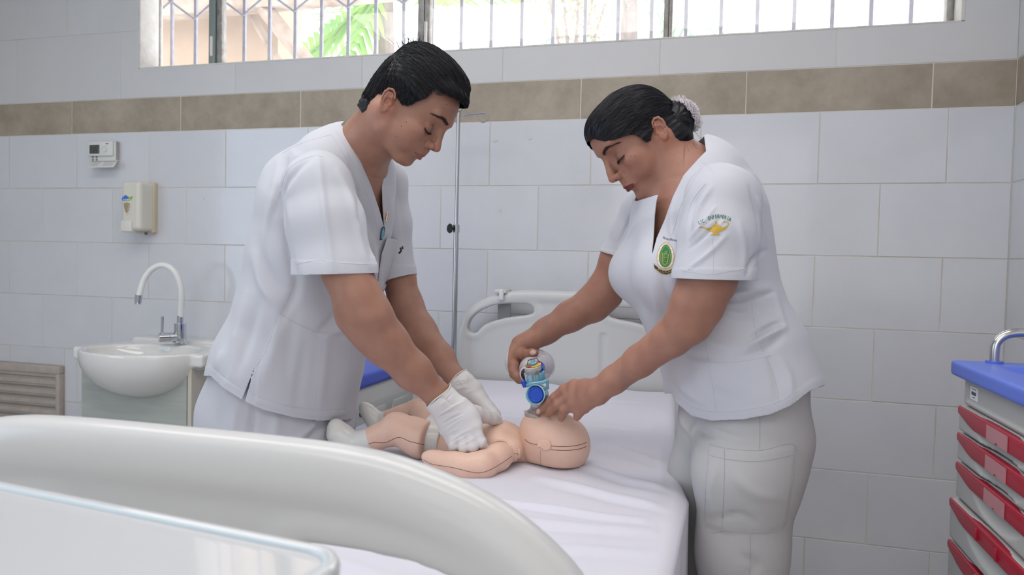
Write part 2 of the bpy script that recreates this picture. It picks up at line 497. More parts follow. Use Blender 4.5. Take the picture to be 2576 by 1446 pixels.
b = MB(); b.box((XL-.2, YB-.2, ZC), (XR+.2, 2.98, ZC+.1)); b.build('ceiling', M_ceil, smooth=False, kind='structure')

_tm = {}
def tile_mesh(poly, key, name):
    """poly: outline in (u, v) about its centre, front facing -Y"""
    if key in _tm: return _tm[key]
    n = len(poly); V = []; D = 0.0045
    P = [np.array(p) for p in poly]
    ins = []
    for i in range(n):
        e0 = nrm(P[i]-P[i-1]); e1 = nrm(P[(i+1) % n]-P[i]); n0 = A(-e0[1], e0[0]); n1 = A(-e1[1], e1[0])
        ins.append(P[i]+(n0+n1)/(1+n0@n1)*0.0010)
    for p in P: V.append((p[0], D, p[1]))
    for p in P: V.append((p[0], 0.0007, p[1]))
    for p in ins: V.append((p[0], 0, p[1]))
    F = [tuple(range(2*n, 3*n))]
    for r in (0, 1):
        for i in range(n): j = (i+1) % n; F.append((r*n+i, r*n+j, (r+1)*n+j, (r+1)*n+i))
    me = mesh_np(name, V, F, smooth=False); _tm[key] = me
    return me
def tile(parent, x0, x1, z0, z1, mt, name='tile', side='back', poly=None, G=0.0020):
    """one tile; G = half the joint"""
    cx, cz = (x0+x1)/2, (z0+z1)/2
    if poly is None:
        w, h = (x1-x0)/2-G, (z1-z0)/2-G
        if w < 0.008 or h < 0.008: return
        pl = [(-w, -h), (w, -h), (w, h), (-w, h)]; key = (round(w, 4), round(h, 4), mt.name)
    else: pl = [(p[0]-cx, p[1]-cz) for p in poly]; key = tuple(map(tuple, np.round(pl, 4)))+(mt.name,)
    me = tile_mesh(pl, key, name)
    o = bpy.data.objects.new(name, me); COL.objects.link(o)
    if not me.materials: me.materials.append(mt)
    o.parent = parent
    jit = random.uniform(-.0004, .0004)
    if side == 'back': o.location = (cx, WY+jit, cz)
    else: o.location = (XR+jit, cx, cz); o.rotation_euler = (0, 0, math.radians(-90))
    o.rotation_euler.x += random.uniform(-.0016, .0016); o.rotation_euler.z += random.uniform(-.0016, .0016)
VENT = (-3.75, -2.938, 0.10, 0.599)
def row(parent, z0, z1, off, w, lo, hi, mt, side='back', name='tile', holes=()):
    k = math.floor((lo-off)/w)
    while off+k*w < hi-1e-6:
        a, c = max(lo, off+k*w), min(hi, off+(k+1)*w)
        if c-a > 0.015:
            done = False
            for (hx0, hx1, hz0, hz1) in holes:
                if a < hx1 and c > hx0 and z0 < hz1 and z1 > hz0:
                    done = True
                    if a < hx0-.02: tile(parent, a, hx0, z0, z1, mt, name, side)
                    if c > hx1+.02: tile(parent, hx1, c, z0, z1, mt, name, side)
                    m0, m1 = max(a, hx0), min(c, hx1)
                    if z1 > hz1+.02: tile(parent, m0, m1, hz1, z1, mt, name, side)
                    if z0 < hz0-.02: tile(parent, m0, m1, z0, hz0, mt, name, side)
            if not done: tile(parent, a, c, z0, z1, mt, name, side)
        k += 1
for r in range(7):
    z1 = LZ-.25*r; z0 = max(z1-.25, 0)
    row(wall_back, z0, z1, -3.266+(0.2 if r % 2 else 0), .4, XL, XR, M_tile, holes=[VENT])
    row(wall_right, z0, z1, 2.78-(.37 if r % 2 else .17), .4, 0.2, WY, M_tile, side='right')
row(wall_back, LZ, LZ+.152, -2.895, .596, XL, XR, M_band, name='band_tile')
row(wall_right, LZ, LZ+.152, 2.58, .596, 0.2, WY, M_band, side='right', name='band_tile')
zz = LZ+.152
G = .0009
for k in range(-2, 8):
    a, c = max(XL, -3.221+.6*k), min(XR, -3.221+.6*(k+1))
    if c-a < .02: continue
    if a < WL < c: tile(wall_back, a, c, zz, 2.13, M_tile_up, poly=[(a+G, zz+G), (c-G, zz+G), (c-G, WB), (WL, WB), (WL, 2.13-G), (a+G, 2.13-G)])
    elif a < WR < c: tile(wall_back, a, c, zz, 2.13, M_tile_up, poly=[(a+G, zz+G), (c-G, zz+G), (c-G, 2.13-G), (WR, 2.13-G), (WR, WB), (a+G, WB)])
    elif a > WL and c < WR: tile(wall_back, a, c, zz, WB, M_tile_up, G=G)
    else: tile(wall_back, a, c, zz, 2.13, M_tile_up, G=G)
for z0, z1 in ((2.13, 2.43), (2.43, ZC)):
    row(wall_back, z0, z1, -3.221+(.3 if z0 < 2.4 else 0), .6, XL, WL, M_tile_up)
    row(wall_back, z0, z1, WR, .6, WR, XR, M_tile_up)
row(wall_back, WT, ZC, -3.221, .6, WL, WR, M_tile_up)
for z0, z1 in ((zz, 2.13), (2.13, 2.43), (2.43, ZC)):
    row(wall_right, z0, z1, 2.6, .6, 0.2, WY, M_tile_up, side='right')

# plaster reveal lining the opening (trim) with its worn edge
b = MB()
b.box((WL, 2.779, WB), (WL+.012, 2.918, WT), .002); b.box((WR-.012, 2.779, WB), (WR, 2.918, WT), .002)
b.box((WL, 2.779, WB-.001), (WR, 2.918, WB+.006), .002); b.box((WL, 2.779, WT-.008), (WR, 2.918, WT), .002)
b.build('trim_1', M_plaster, kind='structure')

# window: aluminium sliding frames and glass
M_alu = mat('weathered_aluminium', (0.36, 0.35, 0.33), 0.45, metal=0.5, noise=0.5, nscale=40, color2=(0.22, 0.19, 0.16))
M_alu_d = mat('grey_green_frame', (0.23, 0.27, 0.26), 0.5, metal=0.2)
M_pane = mat_thin('hazy_window_glass', (0.95, 0.95, 1.0), gloss=0.04, opacity=0.10)  # clear pane with a slight whitish haze mixed in
win = thing('window_1', (-.878, 2.88, WB), None, None); props(win, kind='structure')
b = MB()
b.box((WL+.012, 2.86, WB+.006), (WR-.012, 2.905, WB+.026), .003); b.box((WL+.012, 2.86, WT-.03), (WR-.012, 2.905, WT-.008), .003)
b.box((WL+.012, 2.895, WB+.026), (WL+.018, 2.905, WT-.03), .001); b.box((WR-.035, 2.86, WB+.026), (WR-.012, 2.905, WT-.03), .003)
b.build('window_frame', M_alu, win)
for x0, x1, mt in ((-2.218, -2.185, M_alu_d), (-2.183, -2.155, M_alu), (-1.216, -1.188, M_alu), (-1.186, -1.163, M_alu), (-.218, -.2, M_alu), (-.199, -.186, M_alu)):
    b = MB(); b.box((x0, 2.858 if mt is M_alu_d else 2.866, WB+.026), (x1, 2.90, WT-.03), .003)
    b.build('mullion', mt, win)
for px in (-2.2, -1.175):
    b = MB(); b.box((px-.006, 2.848, 2.02), (px+.006, 2.862, 2.11), .005, 3); b.build('latch', mat('pale_latch', (0.7, 0.68, 0.66), 0.4), win)
for x0, x1 in ((WL+.018, -2.218), (-2.155, -1.216), (-1.163, -.218), (-.186, WR-.035)):
    b = MB(); b.box((x0, 2.881, WB+.026), (x1, 2.885, WT-.03)); b.build('pane', M_pane, win, smooth=False)

# security grille outside the glass
M_bar = mat('lilac_grey_bar_paint', (0.33, 0.32, 0.37), 0.5, noise=0.3, nscale=30)
g = thing('window_grille', (-.9, 3.0, 1.9), 'lilac-grey steel security grille with diamond braces outside the high window', 'grille')
NB = 26
for i in range(-1, NB+1):
    x = -2.531+.1327*i
    b = MB(); b.box((x-.007, 2.993, 1.85), (x+.007, 3.007, 2.75), .001, 1); b.build('bar', M_bar, g)
    if i % 2 == 0 or i == -1:
        pass
    x2 = x+.1327
    za, zb = (2.333, 2.240) if i % 2 == 0 else (2.240, 2.333)
    zc, zd = (2.333, 2.426) if i % 2 == 0 else (2.426, 2.333)
    if i < 11:
        for p, q in ((za, zb), (zc, zd)):
            b = MB(); b.tube([(x, 2.988, p), (x2, 2.988, q)], .0055, 6); b.build('brace', M_bar, g)
b = MB(); b.box((-2.75, 2.986, 2.60), (1.05, 3.0, 2.63)); b.box((-2.75, 2.986, 1.87), (1.05, 3.0, 1.89)); b.build('rail', M_bar, g)

# ---- outside: neighbouring building with eave, palms and a shrub in full daylight
M_peach = mat('peach_render', (0.40, 0.30, 0.22), 0.9, noise=0.12, nscale=5)
M_beam = mat('pale_painted_timber', (0.42, 0.35, 0.29), 0.8, noise=0.5, nscale=6, color2=(0.22, 0.15, 0.11))
b = MB()
xa = atY(700, 40, 4.6)[0]
b.box((-8.5, 4.6, 0), (xa, 4.9, 6.0)); nb = b.build('neighbouring_building', M_peach, smooth=False,
      label='peach rendered house wall seen through the left end of the window', cat='building')
e = thing('roof_eave', (xa, 4.3, 3.0), 'pale timber roof eave with a diagonal brace outside the window', 'roof')
p = [atY(670, 34, 4.4), atY(1055, 4, 4.4)]
b = MB(); b.prism([(p[0][0]-1.2, 4.3, p[0][2]), (p[1][0]+.1, 4.3, p[1][2]+.02), (p[1][0]+.1, 4.3, p[1][2]+.25), (p[0][0]-1.2, 4.3, p[0][2]+.25)], (0, .12, 0)); b.build('eave_beam', M_beam, e)
q0, q1 = atY(632, -20, 4.35), atY(800, 190, 4.35)
b = MB(); b.tube([q0, q1], .055, 4, flat=.8); b.build('brace', M_beam, e)
b = MB(); b.tube([atY(600, -20, 4.5), atY(715, 180, 4.5)], .03, 4); b.build('brace', M_beam, e)

M_leaf = mat('palm_leaf', (0.30, 0.50, 0.10), 0.6, noise=0.4, nscale=3, color2=(0.16, 0.34, 0.10))
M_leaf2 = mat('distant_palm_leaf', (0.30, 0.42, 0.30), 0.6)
M_trunk = mat('palm_trunk', (0.30, 0.24, 0.22), 0.9, noise=0.4, nscale=10)
def frond(parent, a, d, L, droop, mt, n=22, wd_=.018, seedv=0):
    rr = random.Random(seedv); V = []; F = []
    a = np.asarray(a, float); d = nrm(d); side = nrm(np.cross(d, (0, 0, 1)))
    pts = [a+d*L*t+A(0, 0, -droop*L*t*t) for t in np.linspace(0, 1, n+1)]
    def strip(p, q, w, up):
        k = len(V); s_ = nrm(np.cross(q-p, up)+1e-6)*w
        V.extend([p-s_, p+s_, p*.4+q*.6+s_*.8, q, p*.4+q*.6-s_*.8]); F.append((k, k+1, k+2, k+3, k+4))
    for i in range(n): strip(pts[i], pts[i+1]*1.0, .008, A(0, 0, 1))
    for i in range(2, n+1):
        t = i/n; l = L*.38*math.sin(math.pi*min(1, .25+t*.75))*rr.uniform(.8, 1.1)
        fw = nrm(pts[min(i, n)]-pts[i-1])
        for sg in (-1, 1):
            dirn = nrm(side*sg+fw*.7+A(0, 0, rr.uniform(-.55, -.1)))
            strip(pts[i], pts[i]+dirn*l, wd_, A(0, 0, 1))
    return put('frond', V, F, mt, parent, smooth=False)
def palm(label, base, hgt, fr, mt, L, s0, wd_=.018):
    t = thing('palm_tree', base, label, 'palm', 'palms outside the window')
    base = A(*base)
    b = MB(); b.tube([base, base+A(.05, 0, hgt*.5), base+A(0, 0, hgt)], [.11, .09, .07], 10); b.build('trunk', M_trunk, t)
    for i, (dx, dy, dz) in enumerate(fr): frond(t, base+A(0, 0, hgt), (dx, dy, dz), L, .35, mt, seedv=s0+i, wd_=wd_)
pa = atY(905, 60, 6.0)
palm('bright green palm nearest the neighbouring eave', (pa[0]+.15, 6.2, 0), pa[2]+.35, [(-1, -.2, .25), (-1, .2, -.15), (-.7, -.4, -.6), (-.3, -.5, -.9), (.6, .3, .4), (.9, -.3, .1), (.1, .8, .5), (-.85, 0, .8)], M_leaf, 1.5, 10, .03)
pb = atY(1330, 40, 9.0)
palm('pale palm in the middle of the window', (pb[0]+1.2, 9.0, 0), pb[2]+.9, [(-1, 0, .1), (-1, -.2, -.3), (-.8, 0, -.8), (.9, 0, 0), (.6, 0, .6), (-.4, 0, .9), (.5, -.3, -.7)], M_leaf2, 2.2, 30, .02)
pc = atY(1700, 20, 8.0)
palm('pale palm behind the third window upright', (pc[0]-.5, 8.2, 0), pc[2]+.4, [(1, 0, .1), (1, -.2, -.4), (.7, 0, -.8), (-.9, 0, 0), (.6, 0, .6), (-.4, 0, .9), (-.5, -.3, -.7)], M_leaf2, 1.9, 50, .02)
# shrub with orange-brown flowers
M_shrub = mat('shrub_leaf', (0.28, 0.33, 0.20), 0.7, noise=0.5, nscale=9, color2=(0.42, 0.24, 0.17))
sh = thing('flowering_shrub', (atY(1440, 40, 6.5)[0], 6.5, 0), 'tall sparse shrub with reddish flowers outside the middle window panes', 'shrub')
V, F = [], []
cx, cz = atY(1450, 20, 6.5)[0], atY(1450, 20, 6.5)[2]
for i in range(2600):
    d = rng.normal(size=3); d /= np.linalg.norm(d); r_ = rng.random()**.5
    c = A(cx+d[0]*.55*r_, 6.5+d[1]*.35*r_, cz+.25+d[2]*.62*r_); s_ = rng.uniform(.012, .03)
    u = nrm(rng.normal(size=3)); w = nrm(np.cross(u, rng.normal(size=3)))
    k = len(V); V += [c-u*s_, c+w*s_*.5, c+u*s_, c-w*s_*.5]; F.append((k, k+1, k+2, k+3))
put('foliage', V, F, M_shrub, sh, smooth=False)
b = MB()
for k in range(5):
    b.tube([(cx+.02*k, 6.5, 0), (cx+.05*(k-2), 6.5, cz-.5), (cx+.16*(k-2), 6.5+.05*k, cz+.4)], [.03, .02, .008], 6)
b.build('stem', M_trunk, sh)

# ================================================================== WALL FITTINGS
# louvred vent
M_vent = mat('beige_vent_paint', (0.50, 0.43, 0.38), 0.5, noise=0.35, nscale=25, color2=(0.42, 0.37, 0.33))
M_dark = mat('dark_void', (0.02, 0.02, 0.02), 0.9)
v = thing('wall_vent', (-3.34, 2.78, .10), 'beige louvred metal vent low on the tiled wall beside the washbasin', 'vent')
x0, x1, z0, z1 = VENT
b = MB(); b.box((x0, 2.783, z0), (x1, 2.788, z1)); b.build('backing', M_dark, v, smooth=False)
b = MB()
b.box((x0, 2.752, z1-.036), (x1, 2.784, z1), .003); b.box((x0, 2.752, z0), (x1, 2.784, z0+.03), .003)
b.box((x0, 2.752, z0+.03), (x0+.03, 2.784, z1-.036), .003); b.box((x1-.024, 2.752, z0+.03), (x1, 2.784, z1-.036), .003)
b.build('vent_frame', M_vent, v)
for k in range(9):
    zt = z1-.045-.047*k
    if zt-.03 < z0+.03: break
    b = MB(); b.prism([(x0+.03, 2.781, zt-.012), (x0+.03, 2.757, zt-.026), (x0+.03, 2.755, zt-.028), (x0+.03, 2.755, zt-.042), (x0+.03, 2.759, zt-.042), (x0+.03, 2.759, zt-.029), (x0+.03, 2.781, zt-.016)], (x1-x0-.054, 0, 0))
    b.build('slat', M_vent, v, smooth=False)

# thermostat
M_wpl = mat('white_plastic', (0.72, 0.71, 0.69), 0.35)
M_lcd = mat('lcd_glass', (0.075, 0.085, 0.07), 0.15)
M_ink = mat('printed_ink', (0.12, 0.12, 0.13), 0.7)
def rect_px(Y, x0, y0, x1, y1): p = atY(x0, y0, Y); q = atY(x1, y1, Y); return p[0], q[0], q[2], p[2]
t = thing('thermostat', (-2.70, 2.78, 1.52), 'small white wall thermostat with a grey display and open flap', 'thermostat')
a0, a1, c0, c1 = rect_px(2.745, 222.5, 356.6, 284, 404.5)
b = MB(); b.box((a0, 2.752, c0), (a1+.006, 2.781, c1-.002), .004, 3); b.build('housing', M_wpl, t)
s0, s1, r0, r1 = rect_px(2.745, 222.5, 356.6, 284, 391.5)
b = MB(); b.box((a0, 2.742, r0), (a1, 2.754, r1), .003, 3); b.build('front_cover', M_wpl, t)
s0, s1, r0, r1 = rect_px(2.741, 225.2, 364.8, 249.6, 386)
b = MB(); b.box((s0, 2.740, r0), (s1, 2.744, r1), .001); scr = b.build('display', M_lcd, t)
def seg_digit(cx, cz, hgt, which, mt, Y, par):
    w = hgt*.5; b = MB(); th = hgt*.07
    S = {'a': ((-w/2, hgt/2), (w/2, hgt/2)), 'g': ((-w/2, 0), (w/2, 0)), 'd': ((-w/2, -hgt/2), (w/2, -hgt/2)), 'f': ((-w/2, 0), (-w/2, hgt/2)),
         'b': ((w/2, 0), (w/2, hgt/2)), 'e': ((-w/2, -hgt/2), (-w/2, 0)), 'c': ((w/2, -hgt/2), (w/2, 0))}
    for s_ in which:
        (xa, za), (xb, zb) = S[s_]; b.box((cx+min(xa, xb)-th, Y, cz+min(za, zb)-th), (cx+max(xa, xb)+th, Y+.0006, cz+max(za, zb)+th))
    b.build('digit', mt, par, smooth=False)
mz = (r0+r1)/2-.004; mx_ = (s0+s1)/2
seg_digit(mx_+.0, mz, .017, 'abged', M_ink, 2.7394, t); seg_digit(mx_+.013, mz, .017, 'afgcd', M_ink, 2.7394, t)
def spot(px, py, Y): p = atY(px, py, Y); return p
p = spot(263.5, 375, 2.741); b = MB(); b.lathe([(.0125, 0), (.0125, .002), (.0115, .003), (.011, .001), (.006, .001), (.005, .003), (.0, .003)], 24, Matrix.Translation(p)@Matrix.Rotation(math.radians(90), 4, 'X')); b.build('dial', M_wpl, t)
for (x, y) in ((233.2, 395.5), (242.8, 395.5), (233.2, 401.7), (242.8, 401.7)):
    p = spot(x, y, 2.75); b = MB(); b.sphere(p, .0052, 12, (1, .5, .75)); b.build('button', mat('grey_rubber', (0.2, 0.2, 0.2), 0.6), t)
p = spot(267, 362, 2.741); b = MB(); b.box((p[0]-.018, 2.7412, p[2]-.005), (p[0]+.014, 2.7425, p[2]+.005)); b.build('sticker', mat('paper', (0.8, 0.8, 0.8), 0.7), t)
b = MB()
for k in range(14):
    xx = p[0]-.004+k*.0012; b.box((xx, 2.7406, p[2]-.001), (xx+.0005+.0004*(k % 3 == 0), 2.7412, p[2]+.003))
b.build('barcode', M_ink, t, smooth=False)
q0, q1, q2, q3 = rect_px(2.728, 220, 405.5, 285.5, 421)
b = MB(); b.prism([(q0, 2.752, q3), (q1, 2.752, q3), (q1, 2.728, q2), (q0, 2.728, q2)], (0, -.0025, 0), .0006); b.build('flap', M_wpl, t)
b = MB()
for k in range(4):
    zk = q3-.004-k*.0052; yk = 2.752-.024*(q3-zk)/(q3-q2)-.0032
    for (u0, u1) in ((.06, .42), (.52, .95)): b.box((q0+(q1-q0)*u0, yk-.0003, zk-.0006), (q0+(q1-q0)*(u1-.05*(k % 2)), yk, zk+.0006))
b.build('printed_text', mat('grey_print', (0.35, 0.35, 0.36), 0.7), t, smooth=False)
b = MB()
for k in range(22): b.box((a1+.0055, 2.757, c0+.008+k*.0038), (a1+.0068, 2.775, c0+.0095+k*.0038))
b.build('vent_slots', mat('slot_shadow', (0.2, 0.2, 0.2), 0.8), t, smooth=False)

# soap dispenser
M_cream = mat('aged_cream_plastic', (0.70, 0.675, 0.59), 0.22, coat=0.3)
M_cream2 = mat('yellowed_plastic', (0.66, 0.56, 0.40), 0.35)
d = thing('soap_dispenser', (-2.47, 2.78, 1.22), 'cream wall-mounted soap dispenser with a blue and green emblem above the basin', 'dispenser')
sv = Vol((-2.54, 2.66, 1.21), (-2.40, 2.79, 1.47), .0022)
sv.box((-2.471, 2.722, 1.342), (.051, .045, .108), .018); 
sv.box((-2.471, 2.70, 1.44), (.07, .03, .03), .0, R=[(1, 0, 0), (0, math.cos(.5), math.sin(.5)), (0, -math.sin(.5), math.cos(.5))], k=.01, mode='s') if False else None
V, F = sv.mesh(1); put('cover', V, F, M_cream, d)
b = MB(); b.box((-2.525, 2.755, 1.228), (-2.418, 2.781, 1.452), .005, 3); b.build('back_plate', M_cream2, d)
b = MB(); b.box((-2.517, 2.668, 1.227), (-2.458, 2.70, 1.278), .007, 4); b.build('push_lever', mat('cream_lever', (0.73, 0.71, 0.64), 0.3), d)
b = MB(); b.lathe([(.0, 0), (.006, 0), (.006, .012), (0, .012)], 12, Matrix.Translation((-2.44, 2.735, 1.218))); b.build('nozzle', M_ink, d)
def shield(cx, cz, w, h, Y, t_, name, mt, par):
    pts = []
    for k in range(9): a = math.pi*k/8; pts.append((cx+w*math.cos(a)*(1 if True else 1), cz+h*.25*math.sin(a)*.6+h*.3))
    pts += [(cx-w*.9, cz), (cx-w*.55, cz-h*.45), (cx, cz-h*.72), (cx+w*.55, cz-h*.45), (cx+w*.9, cz)]
    b = MB(); b.prism([(x, Y, z) for x, z in pts], (0, t_, 0), .0008); return b.build(name, mt, par)
shield(-2.486, 1.338, .021, .052, 2.6745, .006, 'window_rim', M_cream, d)
shield(-2.486, 1.338, .016, .040, 2.6728, .005, 'level_window', mat('amber_window', (0.38, 0.29, 0.17), 0.15), d)
def blob(cx, cz, rs, Y, mt, name, par):
    b = MB()
    for i_, (x, z, r) in enumerate(rs): b.lathe([(r, 0), (r, .0006+.0001*i_), (0, .0006+.0001*i_)], 20, Matrix.Translation((cx+x, Y, cz+z))@Matrix.Rotation(math.radians(90), 4, 'X'))
    return b.build(name, mt, par, smooth=False)
blob(-2.492, 1.375, [(-.015, -.003, .009), (-.004, .003, .0105), (.006, .0, .008), (-.008, -.004, .009), (.0, -.006, .007)], 2.6775, mat('emblem_blue', (0.05, 0.16, 0.62), 0.4), 'emblem_cloud', d)
b = MB(); lf = [(-2.50, 1.3655), (-2.487, 1.371), (-2.475, 1.380), (-2.458, 1.3835), (-2.463, 1.371), (-2.475, 1.364), (-2.49, 1.3625)]
b.prism([(x, 2.6762, z) for x, z in lf], (0, -.001, 0)); b.build('emblem_leaf', mat('emblem_green', (0.25, 0.50, 0.05), 0.4), d, smooth=False)

def text_mesh(body, size=1.0, bold=0.0, ext=0.0):
    c = bpy.data.curves.new('txt', 'FONT'); c.body = body; c.size = size; c.align_x = 'CENTER'; c.align_y = 'CENTER'; c.offset = bold
    c.resolution_u = 3; c.extrude = ext
    o = bpy.data.objects.new('txt', c); COL.objects.link(o)
    dg = bpy.context.evaluated_depsgraph_get(); me = bpy.data.meshes.new_from_object(o.evaluated_get(dg))
    V = np.array([v.co[:] for v in me.vertices]); F = [tuple(p.vertices) for p in me.polygons]
    bpy.data.objects.remove(o); bpy.data.curves.remove(c); bpy.data.meshes.remove(me)
    return V, F
V, F = text_mesh('TECNOMATIC', .0085, .0002)
put('emblem_text', np.stack([-2.487+V[:, 0]*.82, np.full(len(V), 2.6748), 1.3675+V[:, 1]], 1), F, mat('emblem_white', (0.8, 0.8, 0.85), 0.5), d, smooth=False)

# bits of old tape on the tiles
def scrap(px, py, w, h, seedv, label):
    rr = random.Random(seedv); p = atY(px, py, 2.779); pts = []
    for k in range(9):
        a = 2*math.pi*k/9; pts.append((p[0]+w*math.cos(a)*rr.uniform(.7, 1.1), p[1], p[2]+h*math.sin(a)*rr.uniform(.6, 1.1)))
    b = MB(); b.prism(pts, (0, -.0008, 0)); o = b.build('tape_scrap', mat('old_tape', (0.60, 0.60, 0.60), 0.4), smooth=False, label=label, cat='tape', group='scraps of old tape on the wall tiles'); solo(o, p)
scrap(1245, 353, .013, .008, 1, 'torn scrap of tape on the tile just right of the drip stand')
scrap(1331, 347, .011, .007, 2, 'torn scrap of tape on the tile between the two heads, right one of the pair')
scrap(1259, 529, .006, .008, 3, 'tiny scrap of tape lower on the tiles right of the drip stand')
scrap(512, 499, .006, .005, 4, 'tiny scrap of tape on the tiles right of the soap dispenser')

# ================================================================== WASHBASIN
M_cer = mat('white_ceramic', (0.76, 0.75, 0.73), 0.08, coat=0.5)
M_chrome = mat('chrome', (0.62, 0.65, 0.70), 0.08, metal=1.0)
M_wood = mat('washed_grey_wood', (0.44, 0.465, 0.43), 0.5, noise=0.6, nscale=3.0, color2=(0.36, 0.38, 0.345), stretch=(1, 1, 9))
M_woodb = mat('washed_beige_wood', (0.60, 0.55, 0.48), 0.55, noise=0.4, nscale=3.0, color2=(0.52, 0.48, 0.42), stretch=(9, 1, 1))
sk = thing('washbasin', (-2.19, 2.78, .55), 'white ceramic washbasin with a round bowl set on the washed-wood cabinet', 'sink')
sv = Vol((-2.54, 2.22, .54), (-1.84, 2.79, .79), .004)
sv.box((-2.19, 2.59, .728), (.31, .19, .027), .012)
sv.ell((-2.19, 2.46, .735), (.272, .205, .172), k=.015)
sv.func(lambda X, Y, Z: (Z-.7555)+0*X+0*Y, (-2.6, 2.2, .756), (-1.8, 2.8, .80), mode='u') if False else None
sv.half((0, 0, .755), (0, 0, 1), .006)
sv.box((-2.19, 2.735, .758), (.28, .045, .010), .008, k=.008)
sv.ell((-2.19, 2.445, .757), (.235, .17, .115), k=.012, mode='s')
V, F = sv.mesh(2); put('basin', V, F, M_cer, sk)
b = MB(); b.lathe([(0, .0), (.02, .0), (.02, .004), (.012, .005), (0, .004)], 20, Matrix.Translation((-2.19, 2.45, .643))); b.build('drain', M_chrome, sk)
tp = thing('tap', (-2.155, 2.63, .764), 'chrome basin tap with a white flexible gooseneck spout', 'tap')
def q(px, py, Y=2.63): return atY(180+px*.249, 640+py*.249, Y)
bx, bz0 = q(1097, 935)[0], .7605
b = MB(); b.lathe([(.0285, 0), (.0285, .006), (.026, .009), (.024, .010), (.024, q(1097, 697)[2]-bz0), (.013, q(1097, 697)[2]-bz0), (.013, q(1100, 620)[2]-bz0), (0, q(1100, 620)[2]-bz0)], 32, Matrix.Translation((bx, 2.63, bz0))); b.build('tap_body', M_chrome, tp)
hp = spline([q(1103, 622), q(1120, 520), q(1136, 420), q(1136, 310), q(1105, 195), q(1045, 125), q(972, 108), q(900, 150), q(850, 225), q(825, 315), q(812, 408)], 5)
for i, pnt in enumerate(hp): pnt[1] = 2.63-.075*i/len(hp)
b = MB(); b.tube(hp, .0122, 14); b.build('spout_hose', mat('white_silicone', (0.82, 0.82, 0.80), 0.35), tp)
e0 = hp[-1]; e1 = q(803, 492); e1[1] = e0[1]
b = MB(); b.tube([e0+A(0, 0, .003), e1+A(0, 0, .008), e1+A(0, 0, .0075), e1], [.0145, .0145, .0125, .0125], 18); b.build('spout_tip', M_chrome, tp)
h0 = A(bx, 2.63, q(1100, 832)[2]); h1 = h0+nrm(A(-.62, -.75, 0))*.082
b = MB(); b.cyl(h0, h0+(h1-h0)*.52, .0195, n=28); b.cyl(h0+(h1-h0)*.54, h1, .0205, n=28); b.build('handle_barrel', M_chrome, tp)
l0 = h0+(h1-h0)*.86; b = MB(); b.tube([l0, l0+A(0, 0, .025), l0+A(.002, 0, .088)], [.007, .0062, .0062], 12, flat=.6); b.build('lever', M_chrome, tp)
cb = thing('vanity_cabinet', (-2.19, 2.60, 0), 'washed grey wood cabinet under the washbasin', 'cabinet')
CX0, CX1, CY = -2.452, -1.930, 2.402
b = MB(); b.box((CX0, CY+.018, .06), (CX1-.018, 2.778, .70)); b.build('carcass', M_woodb, cb, smooth=False)
b = MB(); b.box((CX1-.018, CY, .04), (CX1, 2.778, .702), .0015); b.build('side_panel', M_woodb, cb, smooth=False)
b = MB(); b.box((CX0, CY, .06), (CX1-.022, CY+.018, .702), .0015); b.build('door', M_wood, cb, smooth=False)
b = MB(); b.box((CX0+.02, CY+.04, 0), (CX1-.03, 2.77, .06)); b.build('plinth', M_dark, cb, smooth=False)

# ================================================================== BEDSIDE CABINET (left of the bed head)
M_abs = mat('ivory_abs', (0.66, 0.655, 0.62), 0.4)
M_blue = mat('royal_blue_plastic', (0.045, 0.09, 0.50), 0.38)
M_blue2 = mat('deep_blue_plastic', (0.012, 0.04, 0.28), 0.35)
bs = thing('bedside_cabinet', (-1.25, 2.25, 0), 'ivory bedside cabinet with a blue top and blue drawers behind the man', 'cabinet')
b = MB(); b.box((-1.46, 1.99, .08), (-1.025, 2.44, .742), .012, 3); b.build('body', M_abs, bs)
b = MB(); b.box((-1.48, 1.97, .742), (-1.012, 2.46, .785), .014, 4); b.build('top', M_blue, bs)
for z0, z1 in ((.60, .725), (.34, .585), (.12, .325)):
    b = MB(); b.box((-1.445, 1.978, z0), (-1.045, 1.995, z1), .005, 3); dr = b.build('drawer', M_blue2, bs)
    b = MB(); b.box((-1.31, 1.970, z1-.035), (-1.17, 1.98, z1-.02), .003); b.build('drawer_pull', M_abs, dr)
b = MB(); b.box((-1.0245, 2.06, .60), (-1.0195, 2.37, .685), .002); b.build('recess_rim', mat('abs_shade', (0.55, 0.545, 0.52), 0.45), bs)
b = MB(); b.prism([(-1.0195, 2.068+.004, .607), (-1.0195, 2.36, .607), (-1.0195, 2.36, .668)]+[(-1.0195, 2.215+.035*math.cos(a), .668-.035*math.sin(a)) for a in np.linspace(0, math.pi, 12)]+[(-1.0195, 2.072, .668)], (.006, 0, 0), .0012); b.build('side_flap', M_abs, bs)
b = MB(); b.tube(spline([(-1.022, 2.05, .590), (-1.005, 2.053, .588), (-.998, 2.08, .586), (-.998, 2.36, .586), (-1.005, 2.39, .588), (-1.022, 2.392, .590)], 4), .005, 10); b.build('towel_bar', M_abs, bs)
b = MB(); b.cyl((-1.026, 2.028, .665), (-1.019, 2.028, .665), .009, n=18); b.build('screw_cap', mat('bore', (0.15, 0.15, 0.15), .6), bs)
for x in (-1.42, -1.07):
    for y in (2.03, 2.4): b = MB(); b.cyl((x-.012, y, .028), (x+.012, y, .028), .028, n=16); b.cyl((x, y, .03), (x, y, .09), .008, n=8); b.build('castor', M_ink, bs)

